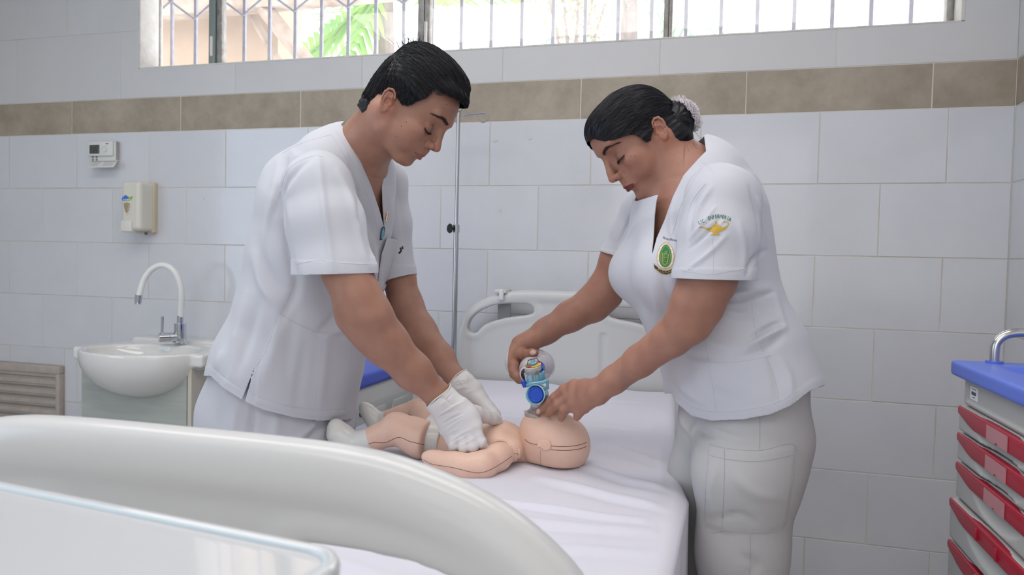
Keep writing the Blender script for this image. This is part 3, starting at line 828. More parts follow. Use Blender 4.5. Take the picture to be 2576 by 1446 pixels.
# ================================================================== EMERGENCY CART (right)
M_cgrey = mat('grey_abs', (0.42, 0.42, 0.405), 0.4)
M_cgrey2 = mat('light_grey_abs', (0.60, 0.60, 0.585), 0.4)
M_red = mat('red_plastic', (0.35, 0.010, 0.030), 0.35)
M_cblue = mat('cart_blue_plastic', (0.10, 0.165, 0.62), 0.4)
M_steel = mat('brushed_steel', (0.55, 0.54, 0.52), 0.18, metal=1.0)
ct = thing('medical_cart', (.68, 1.34, 0), 'grey hospital drawer cart with blue top and red drawer pulls', 'cart')
KX, KY1, KY0 = .462, 1.568, 1.148
b = MB(); b.box((KX+.012, KY0, .12), (.90, KY1, .938), .012, 3); b.build('body', M_cgrey2, ct)
b = MB(); b.box((KX+.02, KY0+.03, .02), (.88, KY1-.03, .12), .01); b.build('base', M_ink, ct)
sv = Vol((.42, 1.08, .915), (.935, 1.63, .985), .003)
sv.box((.682, 1.358, .952), (.236, .252, .0145), .006)
sv.box((.695, 1.345, .978), (.19, .185, .020), .012, k=.004, mode='s')
sv.box((.70, 1.575, .971), (.13, .016, .010), .008, k=.004, mode='s')
V, F = sv.mesh(1); put('top_tray', V, F, M_cblue, ct)
sv = Vol((KX-.02, KY0-.02, .87), (KX+.05, KY1+.02, .95), .002)
sv.box((KX+.018, (KY0+KY1)/2, .9145), (.020, (KY1-KY0)/2+.004, .0275), .007); sv.box((KX-.004, (KY0+KY1)/2, .9145), (.0055, (KY1-KY0)/2-.010, .0185), .004, k=.002, mode='s')
V, F = sv.mesh(1); put('upper_panel', V, F, M_cgrey, ct)
b = MB(); b.box((KX+.0005, KY1-.064, .903), (KX+.0025, KY1-.024, .927)); b.build('asset_sticker', mat('sticker_white', (0.75, 0.75, 0.78), 0.5), ct, smooth=False)
b = MB()
for k in range(18): b.box((KX-.0001, KY1-.056+k*.0013, .912), (KX+.0006, KY1-.0556+k*.0013, .918))
b.box((KX-.0001, KY1-.056, .9225), (KX+.0006, KY1-.036, .9235)); b.box((KX-.0001, KY1-.05, .907), (KX+.0006, KY1-.04, .9085))
b.build('barcode', M_ink, ct, smooth=False)
tops = [.886, .835, .779, .709, .629, .50]
for i in range(5):
    zt, zb = tops[i], tops[i+1]+.004
    pr_ = .006 if i < 3 else .014
    dv = Vol((KX-.03, KY0-.004, zb-.003), (KX+.02, KY1+.006, zt+.004), .003)
    dv.box((KX+.004-pr_/2, (KY0+KY1)/2, (zb+zt)/2), (.008+pr_/2, (KY1-KY0)/2, (zt-zb)/2), .004)
    hgt = min(.052, (zt-zb)*.95)
    dv.ell((KX-.008-pr_, 1.362, zt-.022), (.017, .115, hgt-.012), k=.002, mode='s')
    V, F = dv.mesh(1); dw = put('drawer', V, F, M_cgrey, ct)
    yc = 1.362; X0 = KX-.006-pr_
    pts = [(KY1-.002, zt-.001), (KY1+.001, zt-.008), (KY1-.002, zt-.016), (KY1-.03, zt-.0195), (KY1-.06, zt-.026), (KY1-.085, zt-.031), (KY0+.085, zt-.031), (KY0+.06, zt-.026), (KY0+.03, zt-.0195), (KY0+.002, zt-.016), (KY0, zt-.001)]
    b = MB(); b.prism([(X0, y, z) for y, z in pts], (.012, 0, 0), .0025); b.build('drawer_pull', M_red, dw)
    if i != 3:
        b = MB(); b.prism([(X0-.0005, yc+.046, zt-.0045), (X0-.0005, yc-.046, zt-.0045), (X0-.0005, yc-.046, zt-.029), (X0-.0005, yc-.006, zt-.029), (X0-.0005, yc-.004, zt-.026), (X0-.0005, yc+.004, zt-.026), (X0-.0005, yc+.006, zt-.029), (X0-.0005, yc+.046, zt-.029)], (-.0012, 0, 0)); b.build('label_holder', mat('clear_holder', (0.48, 0.20, 0.22), 0.25), dw, smooth=False)
    else:
        b = MB()
        for yy in (yc+.046, yc-.046): b.box((X0-.004, yy-.002, zt-.027), (X0+.001, yy+.002, zt-.006), .001)
        b.build('label_clip', M_red, dw)
b = MB()
hp = spline([(.513, 1.585, .955), (.513, 1.585, .995), (.518, 1.585, 1.010), (.529, 1.585, 1.020), (.545, 1.585, 1.025), (.57, 1.585, 1.026), (.62, 1.585, 1.026), (.80, 1.585, 1.025), (.83, 1.585, 1.005), (.835, 1.585, .955)], 5)
b.tube(hp, .0085, 16); b.build('push_handle', M_steel, ct)
for x in (.513, .835):
    b = MB(); b.cyl((x, 1.585, .960), (x, 1.585, .9705), .015, n=20); b.build('handle_collar', M_cblue, ct)

# ================================================================== DRIP STAND
iv = thing('drip_stand', (-.945, 2.625, .0), 'thin steel drip stand rising beside the headboard', 'iv stand')
M_st = mat('polished_steel', (0.50, 0.50, 0.51), 0.22, metal=1.0)
IX, IY = -.9415, 2.62
def qi(px, py): return atY(px, py, IY)
zt = qi(1168, 285)[2]
b = MB(); b.cyl((IX, IY, .05), (IX, IY, qi(1160, 565)[2]), .0098, n=20); b.build('lower_tube', M_st, iv)
b = MB(); b.cyl((IX, IY, qi(1160, 565)[2]), (IX, IY, zt), .0070, n=20); b.build('upper_tube', M_st, iv)
zc = qi(1160, 575)[2]
b = MB(); b.cyl((IX, IY, zc-.014), (IX, IY, zc+.014), .0125, n=24); b.build('collar', M_st, iv)
b = MB()
kn = [(0, 0)]
prof = []
for k in range(32): a = 2*math.pi*k/32; r = .0165+.002*math.cos(8*a); prof.append((IX-.026+r*math.cos(a)*.75, IY-.008-r*math.cos(a)*.5, zc+r*math.sin(a)))
b.prism(prof, (.010, -.008, 0), .002); b.cyl((IX-.02, IY-.01, zc), (IX, IY, zc), .004, n=10); b.build('clamp_knob', mat('black_knob', (0.012, 0.014, 0.02), 0.45), iv)
b = MB(); b.sphere((IX, IY, zt+.010), .0115, 20); b.cyl((IX, IY, zt-.008), (IX, IY, zt+.003), .009, n=16); b.build('ball_finial', M_st, iv)
def hk(x, y, dy=0): p = atY(1020+x*.23518, 220+y*.23518, IY+dy); return p
for nm, pts in (('hook', [hk(630, 298), hk(740, 284), hk(820, 274), hk(868, 284), hk(888, 315), hk(870, 355), hk(830, 370), hk(795, 355), hk(770, 315), hk(762, 296)]),
                ('hook', [hk(630, 298), hk(560, 305), hk(470, 312, .02), hk(420, 335, .03), hk(425, 385, .03), hk(470, 400, .03), hk(500, 360, .03)])):
    b = MB(); b.tube(spline(pts, 5), .0028, 10); b.build(nm, M_st, iv)
b = MB(); b.box((IX-.02, IY-.02, .02), (IX+.02, IY+.02, .06), .004); b.build('foot_socket', M_ink, iv)
# ================================================================== HOSPITAL BED
BL, BR, BYF, BYH = -.925, -.068, .66, 2.63; MZ = .69; BCX = -.51
M_bedp = mat('bed_white_plastic', (0.62, 0.62, 0.615), 0.28, coat=0.15)
bed = thing('hospital_bed', (BCX, 1.65, 0), 'white hospital bed with moulded head and foot boards between the two people', 'bed')
HZ = 1.030
outer = [(-.955, .60), (-.957, .74), (-.954, .84), (-.945, .885), (-.925, .93), (-.89, .965), (-.84, .995), (-.78, 1.015), (-.72, 1.026), (-.64, 1.0295), (BCX, 1.030)]
outer = outer+[(2*BCX-x, z) for x, z in outer[::-1][1:]]
outer_s = [tuple(p) for p in spline(outer, 4)]
hole_px = [(178, 500), (185, 460), (215, 410), (260, 365), (330, 320), (430, 282), (520, 264), (650, 260), (780, 263), (830, 275), (858, 305), (862, 345), (840, 368), (760, 385), (640, 397), (560, 410), (440, 442), (350, 480), (305, 520), (280, 555), (240, 568), (205, 556), (183, 530)]
hole = []
for x, z in hole_px:
    p = atY(1130+x*.24457, 700+z*.24457, 2.66); hole.append((p[0], p[2]))
def board(name, Y, z_off, mt, parent, h=.0042, hd=0.0):
    xs0, xs1 = -.985, -.035
    v = Vol((xs0, Y-.034, .50+z_off), (xs1, Y+.034, 1.06+z_off), h)
    XX, ZZ = np.meshgrid(v.ax[0], v.ax[2], indexing='ij')
    hl = [(x+hd, z+z_off-hd*3.2) for x, z in hole]; hr = [(2*BCX-x-hd, z+z_off-hd*3.2) for x, z in hole]
    po = [(x, z+z_off) for x, z in outer_s]+[(-.07, .50+z_off-.1), (-.95, .50+z_off-.1)]
    so = -inpoly(XX, ZZ, po); sl = -inpoly(XX, ZZ, hl); sr = -inpoly(XX, ZZ, hr)
    Yv = (v.ax[1]-Y)[None, :, None]
    ex = lambda s2, t: np.minimum(np.maximum(s2[:, None, :], np.abs(Yv)-t), 0)+np.sqrt(np.maximum(s2[:, None, :], 0)**2+np.maximum(np.abs(Yv)-t, 0)**2)
    panel = ex(so+.01, .009)-.006
    # rounded rim following the outline
    ro, _ = dline(XX, ZZ, [(x, z+z_off) for x, z in [(BCX+(x-BCX)*(1-(.022+hd*.55)/.45), z-.022-hd*.55) for x, z in outer_s]])
    rim = np.sqrt((ro[:, None, :]*(.0235/(.0235+hd*.6)))**2+(Yv*1.0)**2)-.0235
    d = np.minimum(panel, rim)-np.maximum(.012-np.abs(panel-rim), 0)**2/.012*.25
    sh_ = np.minimum(sl, sr)
    r2 = np.abs(sh_+.0)-.002
    lip = np.sqrt((sh_[:, None, :]-.014)**2+(Yv)**2)-.0165          # raised lip round the hand holes
    k = .010; hh = np.maximum(k-np.abs(d-lip), 0)/k; d = np.minimum(d, lip)-hh*hh*k*.25
    cut = -(sh_[:, None, :])+0*Yv
    k = .006; hh = np.maximum(k-np.abs(d-cut), 0)/k; d = np.maximum(d, cut)+hh*hh*k*.25
    v.a = d.astype(np.float32)
    for gx in (-.385, 2*BCX+.385):
        for s_ in (-1, 1):
            v.segs([(gx, Y+s_*.021, .60+z_off), (gx, Y+s_*.021, .875+z_off)], [(.018, .012), (.018, .012)], (1, 0, 0), k=.004, mode='s')
    V, F = v.mesh(1)
    return put(name, V, F, mt, parent)
board('headboard', 2.685, 0, M_bedp, bed)
board('footboard', .62, -.066, M_bedp, bed, hd=.013)
M_bedm = mat('bed_frame_paint', (0.5, 0.5, 0.5), 0.5)
b = MB(); b.box((BL+.03, .66, .46), (BR-.03, 2.65, .52), .01); b.build('frame', M_bedm, bed)
for x in (BL+.12, BR-.12):
    for y in (.9, 2.4):
        b = MB(); b.box((x-.025, y-.025, .10), (x+.025, y+.025, .46), .004); lg = b.build('leg', M_bedm, bed)
        b = MB(); b.cyl((x-.015, y, .06), (x+.015, y, .06), .06, n=24); b.build('castor', M_ink, lg)
b = MB(); b.box((BL+.02, .70, .535), (BR-.02, 2.625, .672), .035, 5); b.build('mattress', mat('mattress_cover', (0.62, 0.62, 0.66), 0.6), label='foam mattress under the white sheet of the hospital bed', cat='mattress')
# clip with grey bracket hooked over the headboard
hc = thing('headboard_clip', (-.80, 2.68, 1.02), 'small grey and white bracket clipped over the headboard next to the drip stand', 'bracket')
def zz3(x, y, Y): return atY(1130+x*.24457, 700+y*.24457, Y)
b = MB(); p0, p1 = zz3(490, 138, 2.69), zz3(612, 100, 2.69); b.box((p0[0], 2.655, p0[2]-.004), (p1[0], 2.725, p0[2]+.010), .004, 3); b.build('bracket_top', M_abs, hc)
p0, p1 = zz3(513, 225, 2.655), zz3(562, 122, 2.655)
b = MB(); b.box((p0[0], 2.648, p0[2]), (p1[0], 2.660, p1[2]+.004), .004, 3); b.build('front_tongue', mat('clip_white', (0.74, 0.74, 0.74), 0.35), hc)
p0, p1 = zz3(500, 430, 2.72), zz3(640, 120, 2.72)
b = MB(); b.box((p0[0], 2.715, p0[2]), (p1[0], 2.722, p1[2]), .002); b.build('back_plate', mat('bracket_grey', (0.36, 0.36, 0.37), 0.5), hc)

# sheet: one cloth lying over the mattress and falling over its sides
M_sheet = mat('white_cotton_sheet', (0.71, 0.70, 0.775), 0.85, bump=0.12, bscale=900, sheen=0.1)
def sheet_mesh():
    ny, Lh = 330, .30
    ys = np.concatenate([np.linspace(.665, 2.64, ny)])
    us = np.concatenate([np.linspace(-Lh, -.03, 26)[:-1], np.linspace(-.03, .03, 13)[:-1], np.linspace(.03, .857-.03, 210)[:-1], np.linspace(.857-.03, .857+.03, 13)[:-1], np.linspace(.887, .857+Lh, 30)])
    W = .857
    U, Y = np.meshgrid(us, ys, indexing='ij')
    edge = np.interp(Y, [.6, 1.1, 1.36, 1.46, 1.54, 1.62, 1.75, 2.1, 2.62], [-.050, -.047, -.040, -.036, -.050, -.066, -.075, -.095, -.120])
    L0 = BL
    x = np.where(U < 0, L0-.004, np.where(U > W, edge, 0.0)); z = np.zeros_like(U)
    t = np.clip(U/W, 0, 1); x = np.where((U >= 0) & (U <= W), L0+(edge-L0)*t, x)
    r = .028
    top = MZ
    dl, dr = np.clip(-U, 0, None), np.clip(U-W, 0, None); d = np.maximum(dl, dr)
    z = top-d
    # round the shoulder
    near = np.minimum(U+0, W-U); nr = np.clip(1-np.clip(near, 0, None)/r, 0, 1)
    z = z-np.where(d <= 0, r*.45*nr**2.4, r*.45)
    # hanging sides wave gently
    wav = .006*np.sin(Y*17+1)+.004*np.sin(Y*41+2)
    hang = np.clip(d/.2, 0, 1)
    x = x+np.where(U > W, wav*hang+.004*hang, np.where(U < 0, -wav*hang, 0))
    # the gathered fold by the woman's leg
    x += np.where(U > W-.02, -.016*hang*np.exp(-((Y-1.60)/.10)**2), 0)
    # relief on the top
    ins = np.clip(np.minimum(U, W-U)/.06, 0, 1)
    xx, yy = x, Y
    rel = np.zeros_like(U)
    rg = np.random.default_rng(3)
    def crease(p, q, w, a, sgn=1):
        nonlocal rel
        p, q = A(*p), A(*q); e = q-p; L = np.hypot(*e); tt = ((xx-p[0])*e[0]+(yy-p[1])*e[1])/L; nn = ((xx-p[0])*-e[1]+(yy-p[1])*e[0])/L
        tc = np.clip(tt/L, 0, 1); dd = np.hypot(nn, np.clip(-tt, 0, None)+np.clip(tt-L, 0, None))
        rel += sgn*a*np.exp(-(nn/w)**2)*np.clip(np.sin(np.pi*np.clip((tt/L)*.9+.05, 0, 1)), 0, 1)**.7*((tt > 0) & (tt < L))
    for p, q, w, a in [((-.52, 1.34), (-.10, 1.30), .010, .0035), ((-.60, 1.20), (-.08, 1.25), .018, .004), ((-.50, 1.05), (-.07, 1.16), .014, .003), ((-.35, 1.50), (-.06, 1.36), .016, .005),
                       ((-.28, 1.60), (-.05, 1.47), .014, .005), ((-.85, 1.50), (-.62, 1.30), .016, .004), ((-.80, 1.38), (-.45, 1.18), .012, .004), ((-.90, 1.62), (-.74, 1.45), .012, .004),
                       ((-.86, 1.30), (-.60, 1.05), .02, .004), ((-.40, .95), (-.07, 1.02), .02, .004), ((-.70, 2.1), (-.15, 2.0), .02, .003), ((-.55, 2.3), (-.2, 2.45), .02, .003), ((-.25, 1.8), (-.08, 1.66), .02, .006),
                       ((-.70, 1.02), (-.2, .88), .02, .004), ((-.5, 1.8), (-.2, 1.75), .015, .003), ((-.12, 1.9), (-.085, 1.5), .012, .004)]:
        crease(p, q, w, a*1.7)
        crease((p[0]+.01, p[1]-.022), (q[0]+.01, q[1]-.02), w*1.2, a*1.1, -1)
    for k in range(26):
        kx, ky = rg.normal(0, 14), rg.normal(0, 10); rel += .00055*np.sin(kx*xx+ky*yy+rg.uniform(0, 6.28))
    z = z+rel*ins
    V = np.stack([x, Y, z], -1).reshape(-1, 3); nu, nv = U.shape
    i = np.arange(nu-1)[:, None]*nv+np.arange(nv-1)[None, :]
    F = np.stack([i, i+nv, i+nv+1, i+1], -1).reshape(-1, 4)
    return V, F
V, F = sheet_mesh()
sheet = put('bed_sheet', V, F, M_sheet, None, label='wrinkled white sheet covering the mattress under the infant manikin', cat='sheet')
so = sheet.modifiers.new('thickness', 'SOLIDIFY'); so.thickness = .0015; so.offset = -1

# ================================================================== OVERBED TABLE (foreground)
M_tray = mat('glossy_tray_white', (0.60, 0.61, 0.625), 0.08, coat=0.6)
M_trim = mat('pale_blue_edge', (0.56, 0.63, 0.67), 0.3)
ot = thing('overbed_table', (-.55, .30, 0), 'glossy white overbed tray table with a raised rim in the bottom left foreground', 'table')
pc1, pc2 = atZ(0, 1205, .95), atZ(815, 1366, .95)
ux = nrm(A(pc2[0]-pc1[0], pc2[1]-pc1[1], 0)); uy = A(ux[1], -ux[0], 0)       # uy points towards the camera
cor = pc2+ux*.030
TW, TD, RC = .66, .36, .035
def tpt(a, c, z=0): p = cor-ux*a+uy*c; return A(p[0], p[1], .95+z)
def rrect(i, n=8):
    pts = []
    for (cx_, cy_, a0) in ((RC, RC, 0), (TW-RC, RC, 90), (TW-RC, TD-RC, 180), (RC, TD-RC, 270)):
        for k in range(n+1):
            a = math.radians(a0+90*k/n); r = RC-i
            pts.append((cx_-r*math.cos(a)*1.0 if True else 0, cy_-r*math.sin(a)))
    return pts
def rr2(i, n=8):
    pts = []
    for (cx_, cy_, a0) in ((TW-RC, RC, -90), (TW-RC, TD-RC, 0), (RC, TD-RC, 90), (RC, RC, 180)):
        for k in range(n+1):
            a = math.radians(a0+90*k/n); r = RC-i; pts.append((cx_+r*math.cos(a), cy_+r*math.sin(a)))
    return pts
rings = [(0, -.020), (0, -.004), (.0015, -.001), (.004, 0), (.007, -.0008), (.010, -.0035), (.014, -.0045)]
V, F = [], []
n = len(rr2(0))
for (i, z) in rings:
    for (a, c) in rr2(i): V.append(tpt(a, c, z))
for r in range(len(rings)-1):
    for k in range(n): F.append((r*n+k, r*n+(k+1) % n, (r+1)*n+(k+1) % n, (r+1)*n+k))
F2 = [tuple(range((len(rings)-1)*n, len(rings)*n)), tuple(range(n))[::-1]]
put('table_top', V, F+F2, M_tray, ot)
b = MB(); b.tube([tpt(a, c, -.003) for a, c in rr2(.0085, 8)], .0026, 8, closed=True); b.build('edge_trim', M_trim, ot)
b = MB(); cc = tpt(TW-.08, TD/2); b.box((cc[0]-.03, cc[1]-.02, .05), (cc[0]+.03, cc[1]+.02, .93), .006); b.build('column', M_steel, ot)
b = MB(); b.box((cc[0]-.02, cc[1]-.03, .02), (cc[0]+.45, cc[1]+.03, .05), .006); b.build('base', M_bedm, ot)

# ================================================================== INFANT MANIKIN
M_vin = mat('manikin_vinyl', (0.80, 0.535, 0.42), 0.42, sss=0.12, noise=0.06, nscale=30)
M_sock = mat('white_vinyl', (0.72, 0.715, 0.68), 0.3, coat=0.2)
M_seam = mat('seam_line', (0.20, 0.09, 0.06), 0.8)
bz = lambda x, y, Y: atY(820+x*.249, 880+y*.249, Y)      # points read off the enlarged view
hz = lambda x, y, Y: atY(1200+x*.27656, 820+y*.27656, Y)
man = thing('infant_manikin', (-.55, 1.6, MZ), 'infant resuscitation manikin lying on its back on the sheet in white socks', 'manikin')
BB = {}
def bodypart(name, vol, mt, parent=man, it=2):
    V, F = vol.mesh(it); o = put(name, V, F, mt, parent); BB[name+str(len(BB))] = (V, F); return o, V, F
H = .0022
# torso
v = Vol((-.76, 1.48, .66), (-.30, 1.72, .86), H)
v.segs([atY(1292, 1120, 1.60), atY(1262, 1118, 1.60), atY(1205, 1118, 1.60), atY(1150, 1112, 1.60), atY(1100, 1104, 1.60)],
       [(.040, .050), (.052, .066), (.052, .066), (.047, .060), (.046, .058)], (0, 0, 1), k=.01)
v.cone(atY(1300, 1128, 1.60), atY(1335, 1135, 1.60), .030, .028, k=.015)
v.cone(atY(1283, 1130, 1.545), atY(1255, 1120, 1.545), .028, .03, k=.02)
v.cone(atY(1283, 1120, 1.655), atY(1255, 1115, 1.655), .028, .03, k=.02)
v.half((0, 0, MZ+.001), (0, 0, -1), .004); v.half(atY(1105, 1100, 1.60), (-1, 0, 0))
_, TV, TF = bodypart('torso', v, M_vin)
b_ring = spline([bz(1640, 985, 1.548), bz(1680, 935, 1.535), bz(1750, 912, 1.53), bz(1820, 925, 1.528), bz(1865, 975, 1.528), bz(1882, 1050, 1.528), bz(1870, 1120, 1.532)], 5)
# brief
v = Vol((-.84, 1.48, .66), (-.56, 1.72, .90), H)
v.segs([atY(1122, 1098, 1.60), atY(1094, 1094, 1.60), atY(1078, 1090, 1.60)], [(.050, .064), (.051, .070), (.048, .068)], (0, 0, 1))
v.half(atY(1124, 1100, 1.60), nrm(A(1, 0, -.12))); v.half(atY(1067, 1095, 1.60), nrm(A(-1, 0, .32)), .006)
v.half((0, 0, MZ+.001), (0, 0, -1), .003)
bodypart('brief', v, M_sock)
# legs
def leg(pts, rads, skirt, name='leg'):
    P = np.array(pts); v = Vol(P.min(0)-.065, P.max(0)+.065, H); v.path(pts, rads, k=.012); return v
Yn = 1.545; Yf = 1.695
v = leg([bz(1080, 910, 1.56), bz(960, 900, Yn), bz(860, 850, Yn), bz(720, 795, Yn-.005), bz(640, 835, Yn-.01), bz(520, 880, Yn-.015), bz(400, 925, Yn-.02)],
        [.041, .041, .038, .032, .029, .027, .0245], None)
v.cone(bz(720, 760, Yn), bz(690, 745, Yn), .022, .02, k=.02); v.half(bz(1030, 900, 1.55), nrm(A(1, 0, -.10)), .006)
_, LV, LF = bodypart('leg', v, M_vin)
v = leg([bz(1080, 760, 1.66), bz(1000, 680, Yf), bz(930, 610, Yf+.02), bz(850, 640, Yf+.02), bz(760, 655, Yf+.02), bz(640, 680, Yf+.02)],
        [.040, .036, .028, .025, .022, .020], None)
_, LV2, LF2 = bodypart('leg', v, M_vin)
def sock(cuff, foot, mtn):
    P = np.array([c[0] for c in cuff+foot]); v = Vol(P.min(0)-.04, P.max(0)+.04, .002)
    v.path([c[0] for c in foot], [c[1] for c in foot], k=.02)
    v.path([c[0] for c in cuff], [c[1] for c in cuff], k=.004)
    return bodypart('sock', v, mtn)
n1 = Yn-.02
sock([(bz(425, 915, n1), .0275), (bz(350, 935, n1), .0280)],
     [(bz(350, 935, n1), .0225), (bz(265, 1000, n1), .022), (bz(190, 900, n1), .0235), (bz(120, 830, n1), .0225), (bz(95, 765, n1), .014)], M_sock)
f1 = Yf+.02
sock([(bz(655, 672, f1), .0185), (bz(600, 695, f1), .0195)],
     [(bz(600, 695, f1), .017), (bz(505, 735, f1), .0185), (bz(455, 660, f1), .0165), (bz(405, 600, f1), .0125), (bz(380, 565, f1), .0075)], M_sock)
# near arm (with a rounded mitten hand) and the far arm lying behind the torso
Ya = 1.455
v = Vol((-.70, 1.36, .66), (-.34, 1.62, .86), H)
v.path([bz(1790, 1050, 1.525), bz(1730, 1085, 1.505), bz(1580, 1170, Ya+.01), bz(1440, 1190, Ya), bz(1300, 1150, Ya), bz(1180, 1130, Ya), bz(1090, 1105, Ya), bz(1040, 1085, Ya)],
       [.0265, .0285, .029, .0275, .0235, .0195, .0175, .0125], k=.012)
v.cone(bz(1060, 1065, Ya-.004), bz(1010, 1075, Ya-.004), .0105, .0095, k=.006)
v.cone(bz(1100, 1140, Ya-.006), bz(1030, 1125, Ya-.006), .0085, .0075, k=.004)
v.cone(bz(1110, 1160, Ya-.004), bz(1050, 1150, Ya-.004), .0075, .0065, k=.004)
_, AV, AF = bodypart('arm', v, M_vin)
v = Vol((-.66, 1.62, .66), (-.40, 1.84, .82), .003)
v.path([atY(1262, 1118, 1.67), atY(1235, 1125, 1.74), atY(1180, 1125, 1.76), atY(1140, 1120, 1.76)], [.026, .026, .021, .014], k=.012); bodypart('arm', v, M_vin)
# head
v = Vol((-.46, 1.50, .67), (-.22, 1.70, .86), .0020)
C0 = hz(740, 1085, 1.60)
v.ell(hz(770, 1075, 1.60), (.0640, .056, .0655), k=0)
v.ell(hz(640, 1010, 1.60), (.060, .050, .062), k=.02)
v.box(hz(600, 985, 1.60), (.048, .040, .050), .034, k=.02)
v.ell(hz(520, 1130, 1.60), (.024, .034, .024), k=.02)
for s_ in (-1, 1): v.ell(hz(520, 860, 1.60+s_*.018), (.012, .010, .006), k=.01)
v.cone(hz(600, 780, 1.60), hz(560, 770, 1.60), .009, .010, k=.010)
for s_ in (-1, 1): v.ell(hz(690, 810, 1.60+s_*.022), (.010, .012, .005), k=.006, mode='s')
v.half((0, 0, MZ+.001), (0, 0, -1), .006)
_, HV, HF = bodypart('head', v, M_vin, it=3)
def drape(Vs, Fs, pts, mt, name, parent, r=.0007, lift=.0000, n=10, flat=.6):
    """lay a thin line on a surface: the points are looked for along the sight line from the front"""
    bt = BVHTree.FromPolygons([tuple(p) for p in Vs], [tuple(f) for f in Fs])
    out = []
    for p in spline(pts, n):
        d = Vector(nrm(p-_C)); h_ = bt.ray_cast(Vector(_C), d)
        if h_[0] is not None: out.append(h_[0]+h_[1]*lift)
    if len(out) < 2: return None
    b = MB(); b.tube(out, r, 6); return b.build(name, mt, parent)
sm = lambda *a: drape(*a)
hd = [o for o in bpy.data.objects if o.name.startswith('head') and o.parent == man and 'head' == o.name.split('.')[0]][0]
drape(HV, HF, [hz(675, 1090, 1.55), hz(760, 1096, 1.55), hz(860, 1092, 1.55), hz(940, 1078, 1.56), hz(996, 1058, 1.6)], M_seam, 'seam', hd)
drape(HV, HF, [hz(670, 1124, 1.55), hz(760, 1130, 1.55), hz(860, 1128, 1.55), hz(940, 1115, 1.56), hz(992, 1096, 1.6)], M_seam, 'seam', hd)
drape(HV, HF, [hz(436, 1030, 1.56), hz(470, 1058, 1.55), hz(510, 1072, 1.55), hz(548, 1078, 1.55)], M_seam, 'seam', hd)
drape(HV, HF, [hz(578, 1130, 1.55), hz(578, 1200, 1.55), hz(580, 1262, 1.55)], mat('seam_soft', (0.45, 0.26, 0.19), 0.8), 'seam', hd, .0005)
# ear plate with its pivot
bt = BVHTree.FromPolygons([tuple(p) for p in HV], [tuple(f) for f in HF])
eo = []
ev = [(548, 1070), (552, 1048), (575, 1036), (620, 1032), (655, 1038), (672, 1062), (676, 1095), (664, 1120), (636, 1132), (606, 1130), (594, 1115), (592, 1096), (570, 1100), (552, 1095)]
for x, y in ev:
    h_ = bt.ray_cast(Vector(_C), Vector(nrm(hz(x, y, 1.55)-_C))); eo.append(h_[0] if h_[0] else Vector(hz(x, y, 1.55)))
nrm_e = Vector((0, -1, 0)); b = MB(); b.prism([p+Vector((0, .004, 0)) for p in eo], (0, -.0075, 0), .0022); b.build('ear', M_vin, hd)
h_ = bt.ray_cast(Vector(_C), Vector(nrm(hz(573, 1088, 1.55)-_C)))[0]
b = MB(); b.sphere(h_, .0055, 14, (1.2, .8, .8)); b.build('pivot', M_vin, hd)
drape(LV, LF, [bz(432, 950, 1.5), bz(490, 935, 1.5), bz(600, 935, 1.5), bz(735, 884, 1.5), bz(850, 925, 1.5), bz(960, 950, 1.5), bz(1075, 975, 1.5)], M_seam, 'seam', man)
drape(LV2, LF2, [bz(690, 685, 1.7), bz(770, 685, 1.7), bz(835, 655, 1.7), bz(915, 690, 1.7), bz(930, 710, 1.7)], M_seam, 'seam', man)
drape(AV, AF, [bz(985, 1110, 1.43), bz(1060, 1150, 1.43), bz(1150, 1168, 1.43), bz(1300, 1192, 1.43), bz(1430, 1225, 1.43), bz(1540, 1242, 1.43), bz(1650, 1215, 1.43), bz(1780, 1140, 1.45), bz(1875, 1075, 1.5)], M_seam, 'seam', man, .0006)
drape(TV, TF, [bz(1886, 1058, 1.53), bz(1930, 1046, 1.53), bz(1945, 1080, 1.53), bz(1935, 1110, 1.53)], M_seam, 'seam', man, .0006)
drape(TV, TF, [bz(1640, 985, 1.548), bz(1680, 935, 1.535), bz(1750, 912, 1.53), bz(1820, 925, 1.528), bz(1865, 975, 1.528), bz(1882, 1050, 1.528), bz(1870, 1120, 1.532), bz(1840, 1170, 1.535)], M_vin, 'shoulder_ridge', man, .0030)
drape(TV, TF, [bz(1955, 1000, 1.53), bz(1948, 1080, 1.53)], M_vin, 'latch', man, .0028)
# ================================================================== PEOPLE: shared builders
def mat_skin(name, color, rough=0.48):
    mt = mat(name, color, rough, spec=0.45, sss=0.18, bump=0.10, bscale=700)
    nt = mt.node_tree; b = nt.nodes['Principled BSDF']
    at = nt.nodes.new('ShaderNodeAttribute'); at.attribute_name = 'tint'
    mx = nt.nodes.new('ShaderNodeMix'); mx.data_type = 'RGBA'; mx.blend_type = 'MULTIPLY'; mx.inputs[0].default_value = 1.0
    tc = nt.nodes.new('ShaderNodeTexCoord'); n = nt.nodes.new('ShaderNodeTexNoise'); n.inputs['Scale'].default_value = 26; n.inputs['Detail'].default_value = 6
    nt.links.new(tc.outputs['Object'], n.inputs['Vector'])
    rp = nt.nodes.new('ShaderNodeValToRGB'); rp.color_ramp.elements[0].position = .35; rp.color_ramp.elements[1].position = .68
    c = np.array(color); rp.color_ramp.elements[0].color = tuple(c*A(.93, .88, .88))+(1,); rp.color_ramp.elements[1].color = tuple(np.minimum(c*A(1.07, 1.08, 1.08), 1))+(1,)
    nt.links.new(n.outputs['Fac'], rp.inputs[0]); nt.links.new(rp.outputs[0], mx.inputs[6]); nt.links.new(at.outputs['Color'], mx.inputs[7])
    nt.links.new(mx.outputs[2], b.inputs['Base Color'])
    return mt
